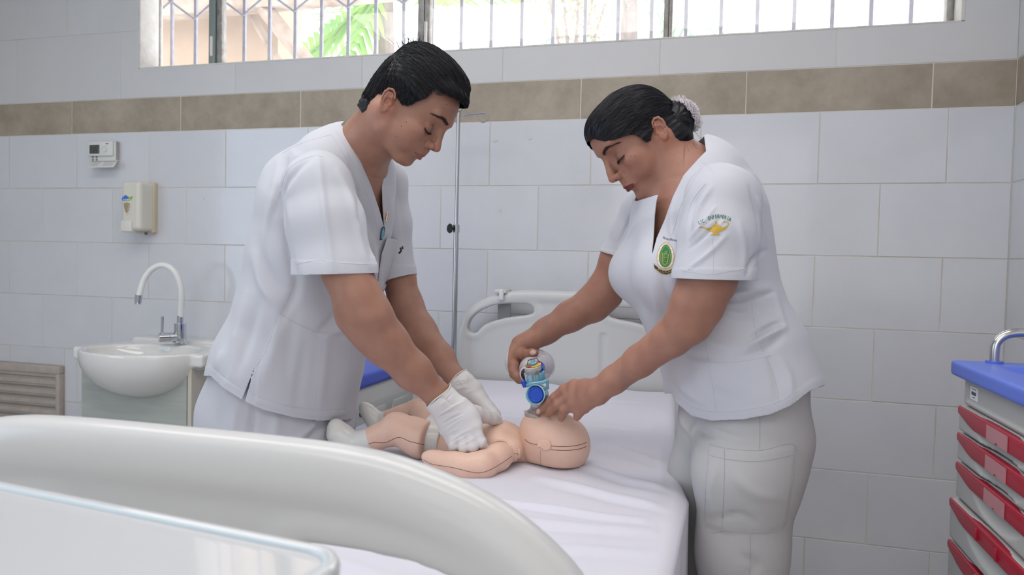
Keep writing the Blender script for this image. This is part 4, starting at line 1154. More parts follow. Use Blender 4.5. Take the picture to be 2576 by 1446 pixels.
def set_tint(o, T):
    at = o.data.color_attributes.new('tint', 'FLOAT_COLOR', 'POINT')
    c = np.ones((len(o.data.vertices), 4), np.float32); c[:, :3] = T; at.data.foreach_set('color', c.ravel())
def merge(parts):
    Vs, Fs, n = [], [], 0
    for V, F in parts: Vs.append(V); Fs.append(tris(F)+n); n += len(V)
    return np.concatenate(Vs), np.concatenate(Fs)
def boxclip(V, F, lo, hi):
    phi = np.minimum((V-np.asarray(lo)).min(1), (np.asarray(hi)-V).min(1)); return clip(V, F, phi)
def facing(V, N):
    d = V-_C; d /= np.linalg.norm(d, axis=1)[:, None]; return -(N*d).sum(1)

class Head:
    """head-local centimetre-like units: x forward, y to the person's left, z up; origin at the ear-canal level on the mid plane"""
    def __init__(s, ear_px, depthY, dirn, ang, yaw, scale_px, near_is_left):
        p = atY(ear_px[0], ear_px[1], depthY); d = nrm(p-_C)
        r = nrm(np.cross(d, _U)); u = np.cross(r, d)
        a, y = math.radians(ang), math.radians(yaw)
        fi = dirn*r*math.cos(a)-u*math.sin(a); s.fz = dirn*r*math.sin(a)+u*math.cos(a)
        s.fx = nrm(math.cos(y)*fi-math.sin(y)*d); s.fy = np.cross(s.fz, s.fx)
        dep = (p-_C)@_F; s.u = scale_px*dep/FPX
        s.near = 1 if near_is_left else -1
        s.O = p-s.fy*s.near*7.4*s.u
        s.R = np.stack([s.fx, s.fy, s.fz])
    def P(s, x, y, z): return s.O+(s.fx*x+s.fy*y+s.fz*z)*s.u
    def L(s, V): return (np.asarray(V)-s.O)@s.R.T/s.u
    def sculpt(s, v, female=False, eye_open=0.0, zs=1.0):
        u = s.u; R = s.R
        def E(c, r, k=0, mode='u', rot=None):
            RR = R if rot is None else rot@R
            v.ell(s.P(*c), A(*r)*u, RR, k*u, mode)
        def K(a, b, ra, rb=None, k=0, mode='u'): v.cone(s.P(*a), s.P(*b), ra*u, (rb if rb is not None else ra)*u, k*u, mode)
        if female: E((.5, 0, 5.2), (9.4, 7.4, 7.4)); E((1.5, 0, 5.8), (9.2, 7.2, 6.7))
        else: E((.6, 0, 5.5), (9.5, 7.5, 8.2)); E((1.2, 0, 5.8), (9.4, 7.2, 7.7))
        E((-2.7, 0, 2.2), (6.1, 6.2, 5.8), 2)
        E((3.9, 0, -1.2), (6.0, 6.1, 7.2 if not female else 7.5), 2.0)
        m = .65 if female else 0
        E((6.5+m, 0, -3.9*zs), (3.5, 3.2, 3.1), 1.6)
        zc = -7.35*zs
        E((6.9+m, 0, zc), (2.15 if not female else 2.3, 2.5 if not female else 2.1, 1.6), 1.3)
        for q in (-1, 1):
            K((6.2+m, q*1.9, zc), (1.2, q*(5.3 if not female else 5.0), -4.9*zs), 1.5, 1.55, 1.6)
            K((1.2, q*5.2, -4.9*zs), (.1, q*6.2, -1), 1.5, 1.3, 1.6)
            E((5.6, q*4.2, -3.2), (2.6, 1.8, 2.6), 2.2)                      # cheek
            E((6.4, q*4.75, -.7), (2.3, 1.45, 1.6), 1.6)                     # cheekbone
            K((10.15, q*.7, 4.55), (8.7, q*4.1, 4.85), .75 if not female else .5, .6, 1.5)
            E((10.3, q*3.2, 1.5), (1.75, 1.75, 1.35), 1.3, 's')              # socket
            E((5.4, q*8.6, 4.0), (2.6, 1.5, 3.0), 1.8, 's')                  # temple
        # nose
        tipx = 11.55 if not female else 11.75
        K((9.9, 0, 3.3), (tipx-.55, 0, -.3), .70, .80, 1.0)
        K((tipx-.55, 0, -.3), (tipx-.05, 0, -1.25 if not female else -1.6), .80, .95, .6)
        zt = -1.25 if not female else -1.6
        for q in (-1, 1):
            E((tipx-1.15, q*1.2, zt-.35), (1.05, .62, .80), .45)
            E((tipx-.45, q*.62, zt-1.05), (.62, .32, .5), .2, 's')
            K((tipx-1.3, q*1.95, zt+.35), (tipx-2.1, q*2.0, zt-.6), .10, .12, .6, 's')
        K((10.3, 0, -2.9), (10.0, 0, -4.0), .35, .45, .8)
        # lips
        zm = -4.85*zs
        lw = 2.35
        for q in (-1, 1):
            K((9.85+m, 0, zm+.55), (9.55+m, q*1.15, zm+.50), .42, .40, .35); K((9.55+m, q*1.15, zm+.50), (8.75+m, q*lw, zm+.02), .40, .16, .35)
            K((9.72+m, 0, zm-.55), (9.40+m, q*1.1, zm-.48), .50, .42, .35); K((9.40+m, q*1.1, zm-.48), (8.75+m, q*lw, zm-.02), .42, .16, .35)
        for q in (-1, 1):
            K((10.35+m, 0, zm), (9.95+m, q*1.2, zm+.03), .10, .10, .14, 's'); K((9.95+m, q*1.2, zm+.03), (8.9+m, q*(lw+.15), zm-.02), .10, .10, .18, 's')
        E((9.6+m, 0, zm-1.55), (.8, 1.6, .5), .9, 's')
        # eyes: ball under closed or half-lowered lids
        for q in (-1, 1):
            E((7.95, q*3.2, 1.15), (1.34, 1.42, 1.30), .35)
            arc = [(9.05, q*1.85, .85), (9.36, q*2.5, .55), (9.42, q*3.2, .42), (9.25, q*4.0, .55), (8.75, q*4.65, .85)]
            for a_, b_ in zip(arc, arc[1:]): K(a_, b_, .09+eye_open*.5, None, .12, 's')
            if eye_open:
                K((9.55, q*2.4, .72), (9.45, q*3.9, .72), .17, .17, .1, 's')
            cr = [(9.2, q*1.9, 1.9), (9.45, q*3.0, 2.25), (9.1, q*4.2, 2.1)]
            for a_, b_ in zip(cr, cr[1:]): K(a_, b_, .08, None, .2, 's')
            s.lash = arc
        # ears
        for q in (-1, 1):
            ax, az = -.6, .3
            def e(c, w, o=0): return (ax-c*math.cos(.42)-w*.12, q*(7.45+c*math.sin(.5)+o+.30), az+w)
            ring = [(-.95, 0.2), (-1.05, 1.3), (-.7, 2.15), (.1, 2.55), (.95, 2.2), (1.35, 1.2), (1.3, .1), (.95, -1.0), (.45, -1.9), (-.1, -2.25), (-.55, -2.0), (-.75, -1.3)]
            E((ax-.15, q*7.1, az-.1), (1.0, .7, 1.9), .5)
            base = [(.15, 1.2), (.25, .4), (.1, -.6), (-.1, -1.4)]
            for c, w in base: E(e(c, w, -.05), (.85, .28, .8), .25)
            for (c0, w0), (c1, w1) in zip(ring[1:], ring[2:]): K(e(c0, w0, .12), e(c1, w1, .12), .27, None, .10)
            E(e(-.2, -1.75, .02), (.55, .3, .6), .2)
            K(e(.55, 1.3, .1), e(.75, .2, .1), .2, .22, .2); K(e(.75, .2, .1), e(.35, -.9, .1), .22, .2, .2)
            E(e(-.10, -.05, .38), (.66, .62, 1.0), .12, 's')
            E(e(.1, 1.35, .32), (.62, .32, .55), .12, 's'); K(e(1.0, 1.3, .25), e(1.0, -.6, .25), .13, .13, .1, 's')
            E(e(-.85, -.35, .05), (.35, .3, .45), .2)
    def tint(s, V, lips, female=False, zs=1.0):
        q = s.L(V); T = np.ones((len(V), 3)); x, y, z = q.T; zm = -4.85*zs
        hw = np.clip(1-(np.abs(y)/2.4)**2, 0, 1)
        up = (z > zm-.02) & (z < zm+.12+.58*hw**.7) ; lo = (z <= zm) & (z > zm-.10-.78*hw**.6)
        m_ = (up | lo) & (x > 7.6) & (np.abs(y) < 2.5)
        T[m_] = lips
        # warm ears, nose and cheeks; slightly dark lids
        w = np.exp(-((np.abs(y)-7.6)/.9)**2)*(np.abs(z) < 3.2)*(np.abs(x+.6) < 2.2); T *= 1+w[:, None]*A(.10, -.03, -.04)
        w = np.exp(-((x-11.9)**2+y**2+(z+1.4)**2)/2.0)+.5*np.exp(-((x-7.2)**2+(np.abs(y)-4.6)**2+(z+2.0)**2)/4); T *= 1+w[:, None]*A(.06, -.12, -.10)
        w = np.exp(-((x-9.2)**2/2+(np.abs(y)-3.2)**2/2.2+(z-1.3)**2/1.6)); T *= 1-w[:, None]*A(.30, .34, .28)
        return T
def ribbons(strands, widths, sides=3):
    """many thin tapered hairs as one numpy mesh: strands (n, k, 3), widths (k,)"""
    S = np.asarray(strands); n, k, _ = S.shape; t = np.gradient(S, axis=1); t /= np.linalg.norm(t, axis=2)[..., None]+1e-9
    ref = rng.normal(size=(n, 1, 3)); a = np.cross(t, ref); a /= np.linalg.norm(a, axis=2)[..., None]+1e-9; c = np.cross(t, a)
    W = np.asarray(widths)[None, :, None] if np.ndim(widths) == 1 else np.asarray(widths)[..., None]
    V = np.stack([S+W*(a*math.cos(2*math.pi*i/sides)+c*math.sin(2*math.pi*i/sides)) for i in range(sides)], 2).reshape(-1, 3)
    F = []
    base = (np.arange(n)*k*sides)[:, None]+(np.arange(k-1)*sides)[None, :]
    for i in range(sides):
        j = (i+1) % sides; F.append(np.stack([base+i, base+j, base+sides+j, base+sides+i], -1).reshape(-1, 4))
    return V, np.concatenate(F)
def hair_strands(H, phi, flow, seeds, steps, step, lift, c, r, jitter=.15, edge=-1.5):
    """strands running over the hair cap: c, r = cap ellipsoid in head units; flow(p) gives the combing direction"""
    c, r = A(*c), A(*r); P = rng.normal(size=(seeds*3, 3)); P /= np.linalg.norm(P, axis=1)[:, None]
    P = c+P*r; ok = phi(P) > 0; P = P[ok][:seeds]; n = len(P)
    out = [P.copy()]; L0 = lift*rng.uniform(.2, 1.0, (n, 1)); tw = rng.normal(size=(n, 3))*jitter
    for i in range(steps):
        g = (P-c)/r; N = g/r; N /= np.linalg.norm(N, axis=1)[:, None]
        f = flow(P)+tw; f -= N*(f*N).sum(1)[:, None]; f /= np.linalg.norm(f, axis=1)[:, None]+1e-9
        Pn = P+f*step; g = (Pn-c)/r; Pn = c+g/np.linalg.norm(g, axis=1)[:, None]*r+N*L0*np.sin(math.pi*(i+1)/steps*.8)
        stop = phi(Pn) < edge; Pn[stop] = P[stop]+(Pn[stop]-P[stop])*.04; P = Pn
        out.append(P.copy())
    S = np.stack(out, 1); return H.O+(S@H.R)*H.u
def piece(vol, it, disp, phi):
    V, F = vol.mesh(it); N = vnormals(V, F); px, py, w = proj(V); fc = facing(V, N)
    if disp is not None: V = V+N*disp(px, py, fc, V)[:, None]
    return clip(V, F, phi(V))
def sewn(pieces, name, mt, parent, thick=.0022):
    V, T = merge(pieces); o = put(name, V, T, mt, parent)
    md = o.modifiers.new('cloth_thickness', 'SOLIDIFY'); md.thickness = thick; md.offset = -1
    return o, V, T
def garment(vol, it, disp, phi, name, mt, parent, pocket=None, thick=.0022):
    V, T = piece(vol, it, disp, phi)
    o = put(name, V, T, mt, parent)
    md = o.modifiers.new('cloth_thickness', 'SOLIDIFY'); md.thickness = thick; md.offset = -1
    return o, V, T
def folds(lst):
    """lst of (polyline px, width px, height m): soft ridges (+) or valleys (-) on the side seen"""
    def f(px, py, fc, V):
        d = np.zeros(len(px)); vis = np.clip(fc*2.5, 0, 1)
        for pts, w, h in lst:
            P = np.array(pts); m_ = (px > P[:, 0].min()-4*w) & (px < P[:, 0].max()+4*w) & (py > P[:, 1].min()-4*w) & (py < P[:, 1].max()+4*w)
            if not m_.any(): continue
            dd, t = dline(px[m_], py[m_], spline(pts, 4)); prof = np.exp(-(dd/w)**2)*np.sin(math.pi*np.clip(t*.92+.04, 0, 1))**.6
            d[m_] += 1.35*h*prof
        return d*vis
    return f
def ripple(V, amp, seedv, kx=6, kz=2.2):
    g = np.random.default_rng(seedv); o = np.zeros(len(V))
    for _ in range(14):
        a = g.normal(0, 1, 3)*A(kx, kx, kz)*2.2; o += np.sin(V@a+g.uniform(0, 6.28))
    return o*amp/4
def laid(o, pts_px, mt, name, parent, r=.0006, lift=.0004):
    V, T = o; return drape(V, T, [atY(x, y, 1.6) for x, y in pts_px], mt, name, parent, r, lift, 8)
def decal(VT, V2, F2, to_px, mt, name, parent, lift=.0006, **kw):
    """flat artwork sewn onto cloth: each artwork point is laid on the cloth where it shows"""
    bt = VT if isinstance(VT, BVHTree) else BVHTree.FromPolygons([tuple(p) for p in VT[0]], [tuple(f) for f in VT[1]])
    out = []
    last = None
    for x, y in V2[:, :2]:
        px, py = to_px(x, y); h_ = bt.ray_cast(Vector(_C), Vector(nrm(ray(px, py))))
        if h_[0] is None: h0 = last if last is not None else Vector(_C+ray(px, py)*1.6)
        else: h0 = h_[0]-Vector(nrm(ray(px, py)))*lift; last = h0
        out.append(h0)
    return put(name, np.array([tuple(v) for v in out]), F2, mt, parent, smooth=False, **kw)
def bvh(VT): return BVHTree.FromPolygons([tuple(p) for p in VT[0]], [tuple(f) for f in VT[1]])
def strip2d(pts, w, n=4, closed=False):
    """flat ribbon along a 2-D polyline"""
    P = np.array(spline(pts, n, closed)) if n > 1 else np.array(pts, float)
    t = np.gradient(P, axis=0); t /= np.linalg.norm(t, axis=1)[:, None]+1e-9; nn = np.stack([-t[:, 1], t[:, 0]], 1)
    ww = np.asarray(w, float) if hasattr(w, '__len__') else np.full(len(P), w)
    if len(ww) != len(P): ww = np.interp(np.linspace(0, 1, len(P)), np.linspace(0, 1, len(ww)), ww)
    V = np.concatenate([P+nn*ww[:, None]/2, P-nn*ww[:, None]/2]); k = len(P)
    F = [(i, i+1, k+i+1, k+i) for i in range(k-1)]
    if closed: F.append((k-1, 0, k, 2*k-1))
    return V, F
def densify(V, F, sz):
    """split artwork faces so that they follow the cloth"""
    bm_ = bmesh.new(); vs = [bm_.verts.new((x, y, 0)) for x, y in V[:, :2]]
    for f in F:
        try: bm_.faces.new([vs[i] for i in f])
        except Exception: pass
    bmesh.ops.triangulate(bm_, faces=bm_.faces)
    for _ in range(4):
        es = [e for e in bm_.edges if e.calc_length() > sz]
        if not es: break
        bmesh.ops.subdivide_edges(bm_, edges=es, cuts=1); bmesh.ops.triangulate(bm_, faces=bm_.faces)
    bm_.verts.index_update()
    V2 = np.array([v.co[:] for v in bm_.verts]); F2 = [tuple(v.index for v in f.verts) for f in bm_.faces]; bm_.free()
    return V2, F2
M_skin_m = mat_skin('skin_man', (0.345, 0.180, 0.126))
M_skin_w = mat_skin('skin_woman', (0.35, 0.175, 0.122))
M_hair = mat('black_hair', (0.007, 0.007, 0.011), 0.40, spec=0.35)
M_scrub = mat('white_uniform_cloth', (0.545, 0.555, 0.605), 0.8, bump=0.10, bscale=1300, sheen=0.15)
M_scrub2 = mat('white_uniform_cloth_two', (0.535, 0.54, 0.59), 0.75, bump=0.10, bscale=1300, sheen=0.15)
M_trous = mat('pale_trouser_cloth', (0.56, 0.565, 0.61), 0.85, bump=0.1, bscale=1200)
M_trous2 = mat('pale_grey_trouser_cloth', (0.475, 0.47, 0.475), 0.85, bump=0.1, bscale=1200)
M_stitch = mat('seam_thread', (0.52, 0.52, 0.58), 0.8)
M_latex = mat('latex_glove', (0.70, 0.655, 0.65), 0.42, sss=0.1, spec=0.4)
M_latexr = mat('glove_cuff_bead', (0.70, 0.66, 0.57), 0.45)
M_shoe = mat('white_shoe', (0.7, 0.7, 0.7), 0.5)
def hand(v, wrist, palm, fingers, thumb, k=.0035, kp=.010):
    """wrist = (p, ru, rv, u), palm = [(p, ru, rv)...], fingers = list of (points, radii)"""
    v.segs([p for p, *_ in palm], [(a, b_) for _, a, b_ in palm], wrist, k=kp)
    for pts, rad in fingers: v.path(pts, rad, k=k)
    v.path(thumb[0], thumb[1], k=.006)
# ================================================================== THE MAN
per = thing('person', (-1.12, 1.58, 0), 'young man in white tunic and latex gloves pressing on the manikin', 'person')
HM = Head((980, 262), 1.46, 1, 36.0, 23.0, 11.9, False)
nb = HM.P(-1.6, 0, -3.5)
Nk = atY(893, 398, 1.58)
SH_N, SH_F = atY(792, 455, 1.42), atY(972, 460, 1.75)
Lm = nrm(SH_F-SH_N); Lm[2] = 0; Lm = nrm(Lm)
def body_man(h, lo, hi, head=False, it=1):
    v = Vol(lo, hi, h)
    if head: HM.sculpt(v)
    v.segs([HM.P(-2.0, 0, -1.5), nb, (nb+Nk)/2, Nk], [(.050, .056), (.054, .055), (.056, .058), (.062, .070)], nrm(HM.fx), k=.03)
    for q in (-1, 1):
        v.cone(HM.P(-1.8, q*5.3, -2.2), atY(940, 440, 1.60)+Lm*.018*q, .011, .009, k=.03)
    v.segs([atY(893, 398, 1.59), atY(878, 450, 1.59), atY(845, 540, 1.60), atY(815, 660, 1.60)], [(.080, .060), (.130, .075), (.135, .100), (.130, .095)], Lm, k=.03)
    v.path([SH_N, atY(838, 560, 1.40), atY(872, 680, 1.385), atY(900, 750, 1.385), atY(928, 795, 1.39), atY(970, 862, 1.42), atY(1040, 935, 1.46), atY(1104, 996, 1.49), atY(1126, 1018, 1.495)],
           [.052, .046, .048, .047, .0455, .045, .0375, .0258, .018], k=.02)
    v.cone(atY(885, 800, 1.385), atY(915, 838, 1.40), .030, .028, k=.03)
    v.path([SH_F, atY(980, 560, 1.77), atY(1003, 695, 1.78), atY(1020, 768, 1.77), atY(1055, 835, 1.74), atY(1108, 900, 1.70), atY(1150, 956, 1.67), atY(1170, 975, 1.66)],
           [.045, .042, .0405, .043, .042, .033, .0228, .017], k=.02)
    V, F = v.mesh(it); return boxclip(V, F, np.asarray(lo)+h*2.5, np.asarray(hi)-h*2.5)
hc_ = HM.P(1, 0, 2)
lo, hi = hc_-A(.17, .14, .155), hc_+A(.165, .15, .17)
partsm = [body_man(.00155, lo, hi, True, 2)]
def outside(V, F, lo, hi):
    """drop what lies inside the finer box"""
    ins = np.all((V > lo) & (V < hi), 1); T = tris(F); T = T[~ins[T].all(1)]; return compact(V, T)[:2]
Vb, Fb = body_man(.0029, A(-1.20, 1.25, .72), A(-.42, 1.90, 1.52), False, 1)
partsm.append(outside(Vb, Fb, lo+.006, hi-.006))
V, T = merge(partsm); body = put('body', V, T, M_skin_m, per)
set_tint(body, HM.tint(V, A(.86, .66, .70)))
headVT = partsm[0]; hb = bvh((headVT[0], tris(headVT[1])))
def hairs_on(H, bt, curve, n, L, dirf, parent, name, mt, w=.00022, spread=.35, lift=.0003, side=1):
    """short hairs rooted on the face along a curve of head-unit points"""
    C_ = np.array(spline([A(*p) for p in curve], 12)); S = []
    for i in range(n):
        t = rng.random(); j = t*(len(C_)-1); k0 = int(j); p = C_[k0]+(C_[min(k0+1, len(C_)-1)]-C_[k0])*(j-k0)
        p = p+A(0, rng.normal()*.05, rng.normal()*spread*math.sin(math.pi*(.15+.8*t))**.5)
        o = H.P(p[0]+4, p[1], p[2]); h_ = bt.ray_cast(Vector(o), Vector(-H.fx))
        if h_[0] is None: continue
        r0 = np.array(h_[0]); nn = np.array(h_[1]); d = nrm(H.R.T@A(*dirf(t, p)))
        d = nrm(d-nn*(d@nn)*.8); l = L*H.u*rng.uniform(.7, 1.15)
        S.append([r0+nn*(lift+.0006*math.sin(math.pi*a*.9))+d*l*a for a in (0, .33, .66, 1)])
    V, F = ribbons(S, np.array([1, .95, .7, .15])*w); return put(name, V, F, mt, parent)
M_brow = mat('brow_hair', (0.03, 0.021, 0.018), 0.6)
for q in (-1, 1):
    hairs_on(HM, hb, [(10.4, q*1.2, 4.05), (10, q*2.4, 4.4), (9.4, q*3.7, 4.55), (8.6, q*4.9, 4.0)], 420, .62, lambda t, p: (-.3, q*1.0, .45-1.1*t), per, 'eyebrow', M_brow, .00019, .20)
    hairs_on(HM, hb, [(9.0, q*1.9, .62), (9.3, q*2.6, .42), (9.4, q*3.3, .34), (9.1, q*4.1, .46), (8.7, q*4.7, .72)], 110, .55, lambda t, p: (.75, q*(t-.3)*.9, -.55), per, 'eyelashes', M_brow, .00026, .02)
# moles
b = MB()
for (x, y) in ((1123, 263), (1022, 307), (1010, 317), (997, 343), (1015, 382), (1016, 362), (1057, 310)):
    h_ = hb.ray_cast(Vector(_C), Vector(nrm(ray(x, y))))
    if h_[0] is not None: b.sphere(h_[0], .0011, 8)
b.build('moles', mat('mole', (0.12, 0.05, 0.035), 0.6), per, kind='stuff')

# hair: cap plus combed strands
hl_px = [(1164, 262), (1140, 246), (1120, 237), (1098, 229), (1088, 226), (1083, 236), (1070, 248), (1050, 254), (1036, 262), (1026, 266), (1012, 262), (1004, 250), (994, 236), (984, 226), (972, 226), (962, 236), (957, 255), (955, 275), (945, 281), (930, 290), (912, 285),
         (895, 260), (890, 150), (980, 60), (1110, 60), (1200, 150), (1200, 240), (1182, 262)]
def hair_phi(H, poly):
    def f(Q):
        q = np.array(Q, float); q[:, 1] = np.abs(q[:, 1])*H.near
        W = H.O+(q@H.R)*H.u; x, y, _ = proj(W); return inpoly(x, y, poly)
    return f
hphi = hair_phi(HM, hl_px)
cc_, cr_ = (1.0, 0, 6.3), (10.15, 8.2, 9.4)
v = Vol(HM.P(1, 0, 4)-.17, HM.P(1, 0, 4)+.17, .0024)
def Eh(v, H, c, r, k=0): v.ell(H.P(*c), A(*r)*H.u, H.R, k*H.u)
Eh(v, HM, cc_, cr_); Eh(v, HM, (-2.6, 0, 2.0), (6.6, 6.7, 6.6), 1.5); Eh(v, HM, (-4.2, 0, -2.2), (4.4, 6.1, 6.0), 1.2); Eh(v, HM, (-1.5, 0, 11.5), (6.0, 5.0, 4.3), 2.0); Eh(v, HM, (7.9, -1.0, 10.0), (3.4, 5.0, 2.2), 1.5); Eh(v, HM, (3, 0, 12.6), (6.5, 4.8, 3.0), 1.5)
Eh(v, HM, (1.8, 0, 1.2), (4.0, 7.35, 3.2), 1.0)
V, F = v.mesh(1)
Q = HM.L(V); N = vnormals(V, F)
wav = np.sin(Q[:, 1]*5.5+Q[:, 2]*2.0+1.3*np.sin(Q[:, 0]*.8))*np.sin(Q[:, 2]*3.1+Q[:, 0]*.5)
V = V+N*(.0011*wav)[:, None]
V, T = clip(V, F, hphi(HM.L(V)))
capo = put('hair', V, T, M_hair, per)
capb = bvh((V, T))
def man_flow(P):
    x, y, z = P.T
    f = np.zeros_like(P); top = np.clip((z-3.5)/4, 0, 1); back = np.clip((-x-3.5)/3, 0, 1)*np.clip((9.5-z)/3, 0, 1)
    f[:, 0] = (1.0*top+.25*(1-top))*(1-back)-.15*back; f[:, 1] = .30*top*(1-back); f[:, 2] = (-.12*top-1.0*(1-top))*(1-back)-1.0*back
    f[:, 2] -= .35*np.clip((x-5)/4, 0, 1)
    return f
def strands_on(H, bt, phi, flow, n, steps, step, lift, cc, cr, jit, w, name, parent, mt, out=.0006):
    S = hair_strands(H, phi, flow, n, steps, step, lift, cc, cr, jit)
    c = H.P(*cc); n_, k_, _ = S.shape; R_ = np.zeros_like(S)
    for i in range(n_):
        for j in range(k_):
            p = S[i, j]; d = p-c; L = np.linalg.norm(d); d /= L
            h_ = bt.ray_cast(Vector(c+d*.30), Vector(-d))
            base = np.array(h_[0]) if h_[0] is not None else p
            if h_[0] is None or np.linalg.norm(base-p) > .03: base = p
            R_[i, j] = base+d*(out+lift*H.u*.5*math.sin(math.pi*j/(k_-1))*((i % 7)/7))
    V, F = ribbons(R_, w); return put(name, V, F, mt, parent, kind='stuff')
strands_on(HM, capb, hphi, man_flow, 4600, 10, .6, .32, cc_, cr_, .13, np.array([.3, .8, 1, 1, 1, 1, 1, .9, .8, .5, .1])*.00050, 'hair_strands', per, M_hair)
# wet spikes at the crown and a few loose fringe hairs
S = []
for i in range(60):
    a = rng.uniform(0, 1); x0, y0 = 1006+a*58+rng.normal()*4, 112-10*math.sin(a*math.pi)+rng.normal()*3
    p = atY(x0, y0+12, 1.55+rng.normal()*.02); q_ = atY(x0-6+rng.normal()*14-8*a, y0-rng.uniform(2, 24), 1.55+rng.normal()*.02)
    m_ = (p+q_)/2+A(rng.normal()*.003, 0, .005); S.append([p, (p+m_)/2, m_, q_])
for i in range(14):
    p = atY(1098+rng.normal()*4, 226, 1.47); q_ = atY(1112+rng.normal()*8, 237+rng.normal()*2, 1.465); S.append([p, p*.6+q_*.4-A(0, 0, .004), p*.3+q_*.7-A(0, 0, .004), q_])
V, F = ribbons(S, np.array([1, .9, .6, .1])*.0006); put('loose_hair', V, F, M_hair, per, kind='stuff')

# tunic
v = Vol((-1.36, 1.22, .72), (-.50, 1.98, 1.46), .0034)
Ym = 1.60
v.segs([atY(888, 385, 1.60), atY(870, 428, 1.60), atY(825, 530, 1.60), atY(803, 650, 1.60), atY(782, 770, 1.60), atY(728, 925, 1.59), atY(705, 1030, 1.58), atY(695, 1100, 1.58)],
       [(.090, .070), (.170, .100), (.190, .140), (.190, .146), (.194, .148), (.208, .158), (.208, .160), (.208, .160)], Lm, k=.03)
v.ell(atY(757, 452, 1.58), (.052, .10, .052), k=.06)
vs_n = Vol((-1.20, 1.28, .84), (-.58, 1.56, 1.55), .003)
vs_n.segs([atY(806, 452, 1.45), atY(800, 470, 1.42), atY(820, 560, 1.40), atY(843, 690, 1.385), atY(852, 760, 1.38)], [(.062, .064), (.072, .068), (.0795, .068), (.0825, .066), (.083, .066)], nrm(_R), k=.02)
vs_f = Vol((-.95, 1.60, .84), (-.50, 1.92, 1.55), .003)
vs_f.segs([atY(958, 445, 1.72), atY(968, 460, 1.745), atY(978, 560, 1.76), atY(991, 690, 1.78), atY(996, 760, 1.78)], [(.052, .058), (.057, .062), (.058, .064), (.055, .060), (.055, .060)], nrm(_R), k=.02)
mfold = folds([([(735, 400), (722, 500), (735, 620), (748, 690)], 9, .004), ([(800, 395), (815, 520), (830, 620), (838, 680)], 10, .005), ([(780, 400), (745, 430), (715, 480), (705, 540)], 8, -.006),
    ([(850, 430), (890, 520), (905, 600), (930, 670)], 9, .005), ([(880, 400), (905, 480), (900, 560)], 9, -.005), ([(700, 480), (720, 560), (730, 640), (745, 720), (700, 820)], 13, -.006),
    ([(650, 600), (662, 660), (700, 720), (740, 745)], 14, -.005), ([(640, 640), (660, 720), (700, 770)], 12, .005), ([(620, 740), (600, 820), (580, 900), (565, 960)], 12, .005), ([(650, 760), (625, 850), (600, 930)], 14, -.005),
    ([(700, 800), (690, 870), (660, 960)], 16, .004), ([(745, 770), (730, 860), (720, 960)], 16, -.003), ([(860, 770), (830, 810), (800, 835)], 12, -.006), ([(880, 800), (850, 830), (815, 840)], 9, .004),
    ([(925, 560), (940, 640), (945, 700)], 9, .006), ([(905, 480), (930, 560), (935, 640)], 8, -.006), ([(975, 480), (985, 560), (978, 620)], 9, .005), ([(1000, 480), (1015, 560), (1022, 640)], 8, -.003),
    ([(700, 400), (690, 470), (672, 560), (655, 640)], 9, .003), ([(720, 405), (705, 470), (690, 540)], 8, -.004), ([(820, 840), (810, 930), (800, 1030)], 14, .004), ([(770, 860), (755, 950), (745, 1030)], 14, -.003), ([(560, 880), (545, 930)], 10, .005), ([(590, 860), (572, 930), (560, 965)], 9, -.004)])
hemx, hemy = [400, 530, 560, 612, 660, 740, 800, 870, 960, 1100], [938, 946, 975, 1008, 1030, 1050, 1058, 1056, 1045, 1040]
Tc = atY(825, 530, 1.60); Nf = nrm(np.cross(Lm, A(0, 0, 1)))
if Nf@_R < 0: Nf = -Nf
def vneck(V, c0, L, Nf, zb, zt, wt, nk, nr, off=0.0):
    """open neckline: V in front plus a round hole about the neck"""
    q = V-c0; l = q@L-off; n_ = q@Nf; w = wt*np.clip((V[:, 2]-zb)/(zt-zb), 0, 2)**.85
    front = np.where((n_ > .02) & (V[:, 2] > zb-.005), np.abs(l)-w, 1.0)
    d = V-nk[0]; ax = nrm(nk[1]-nk[0]); t = d@ax; rad = np.linalg.norm(d-t[:, None]*ax, axis=1)-nr
    return np.minimum(front, np.where(t > -.03, rad, 1.0))
zb_, zt_ = atY(968, 578, 1.48)[2], atY(900, 372, 1.5)[2]
def sleeve_cut(V, a, b_, Yc, n_side):
    """keep above a hem line running a -> b (pixels) for vertices near plane Y = Yc"""
    p, q = atY(*a, Yc), atY(*b_, Yc); pn = nrm(np.cross(q-p, A(0, 1, .0)-_F*0)); pn = pn if pn[2] > 0 else -pn
    return (V-p)@pn
VPM = [(858, 312), (880, 352), (905, 400), (935, 470), (955, 530), (968, 578), (964, 520), (962, 470), (968, 430), (988, 395), (1000, 360), (960, 300), (880, 290)]
def tun_phi(V):
    px, py, _ = proj(V)
    yh = np.interp(px, hemx, hemy); phi = (yh-py)/1100.0
    n_ = (V-Tc)@Nf
    d = V-Nk; ax = nrm(nb-Nk); t = d@ax; rad = np.linalg.norm(d-t[:, None]*ax, axis=1)-.062
    phi = np.minimum(phi, np.where(t > -.02, rad, 1.0))
    phi = np.where(n_ > .01, np.minimum(phi, -inpoly(px, py, VPM)/1100.0), phi)
    d, t = dline(px, py, [(640, 925), (612, 1008)]); slit = (d-.5-4*t)/1100.0
    return np.where((V[:, 1] < 1.60) & (px < 660), np.minimum(phi, slit), phi)
def disp_m(px, py, fc, V):
    d = mfold(px, py, fc, V)+ripple(V, .0022, 5)
    pk = inpoly(px, py, [(704, 790), (745, 812), (790, 832), (840, 840), (886, 843), (872, 1045), (800, 1052), (640, 1015), (650, 925)]); d += .0016*np.clip(pk/3, 0, 1)*(fc > 0)
    yh = np.interp(px, hemx, hemy); d += .0012*(np.clip((py-yh+26)/3, 0, 1))*(fc > 0)
    return d
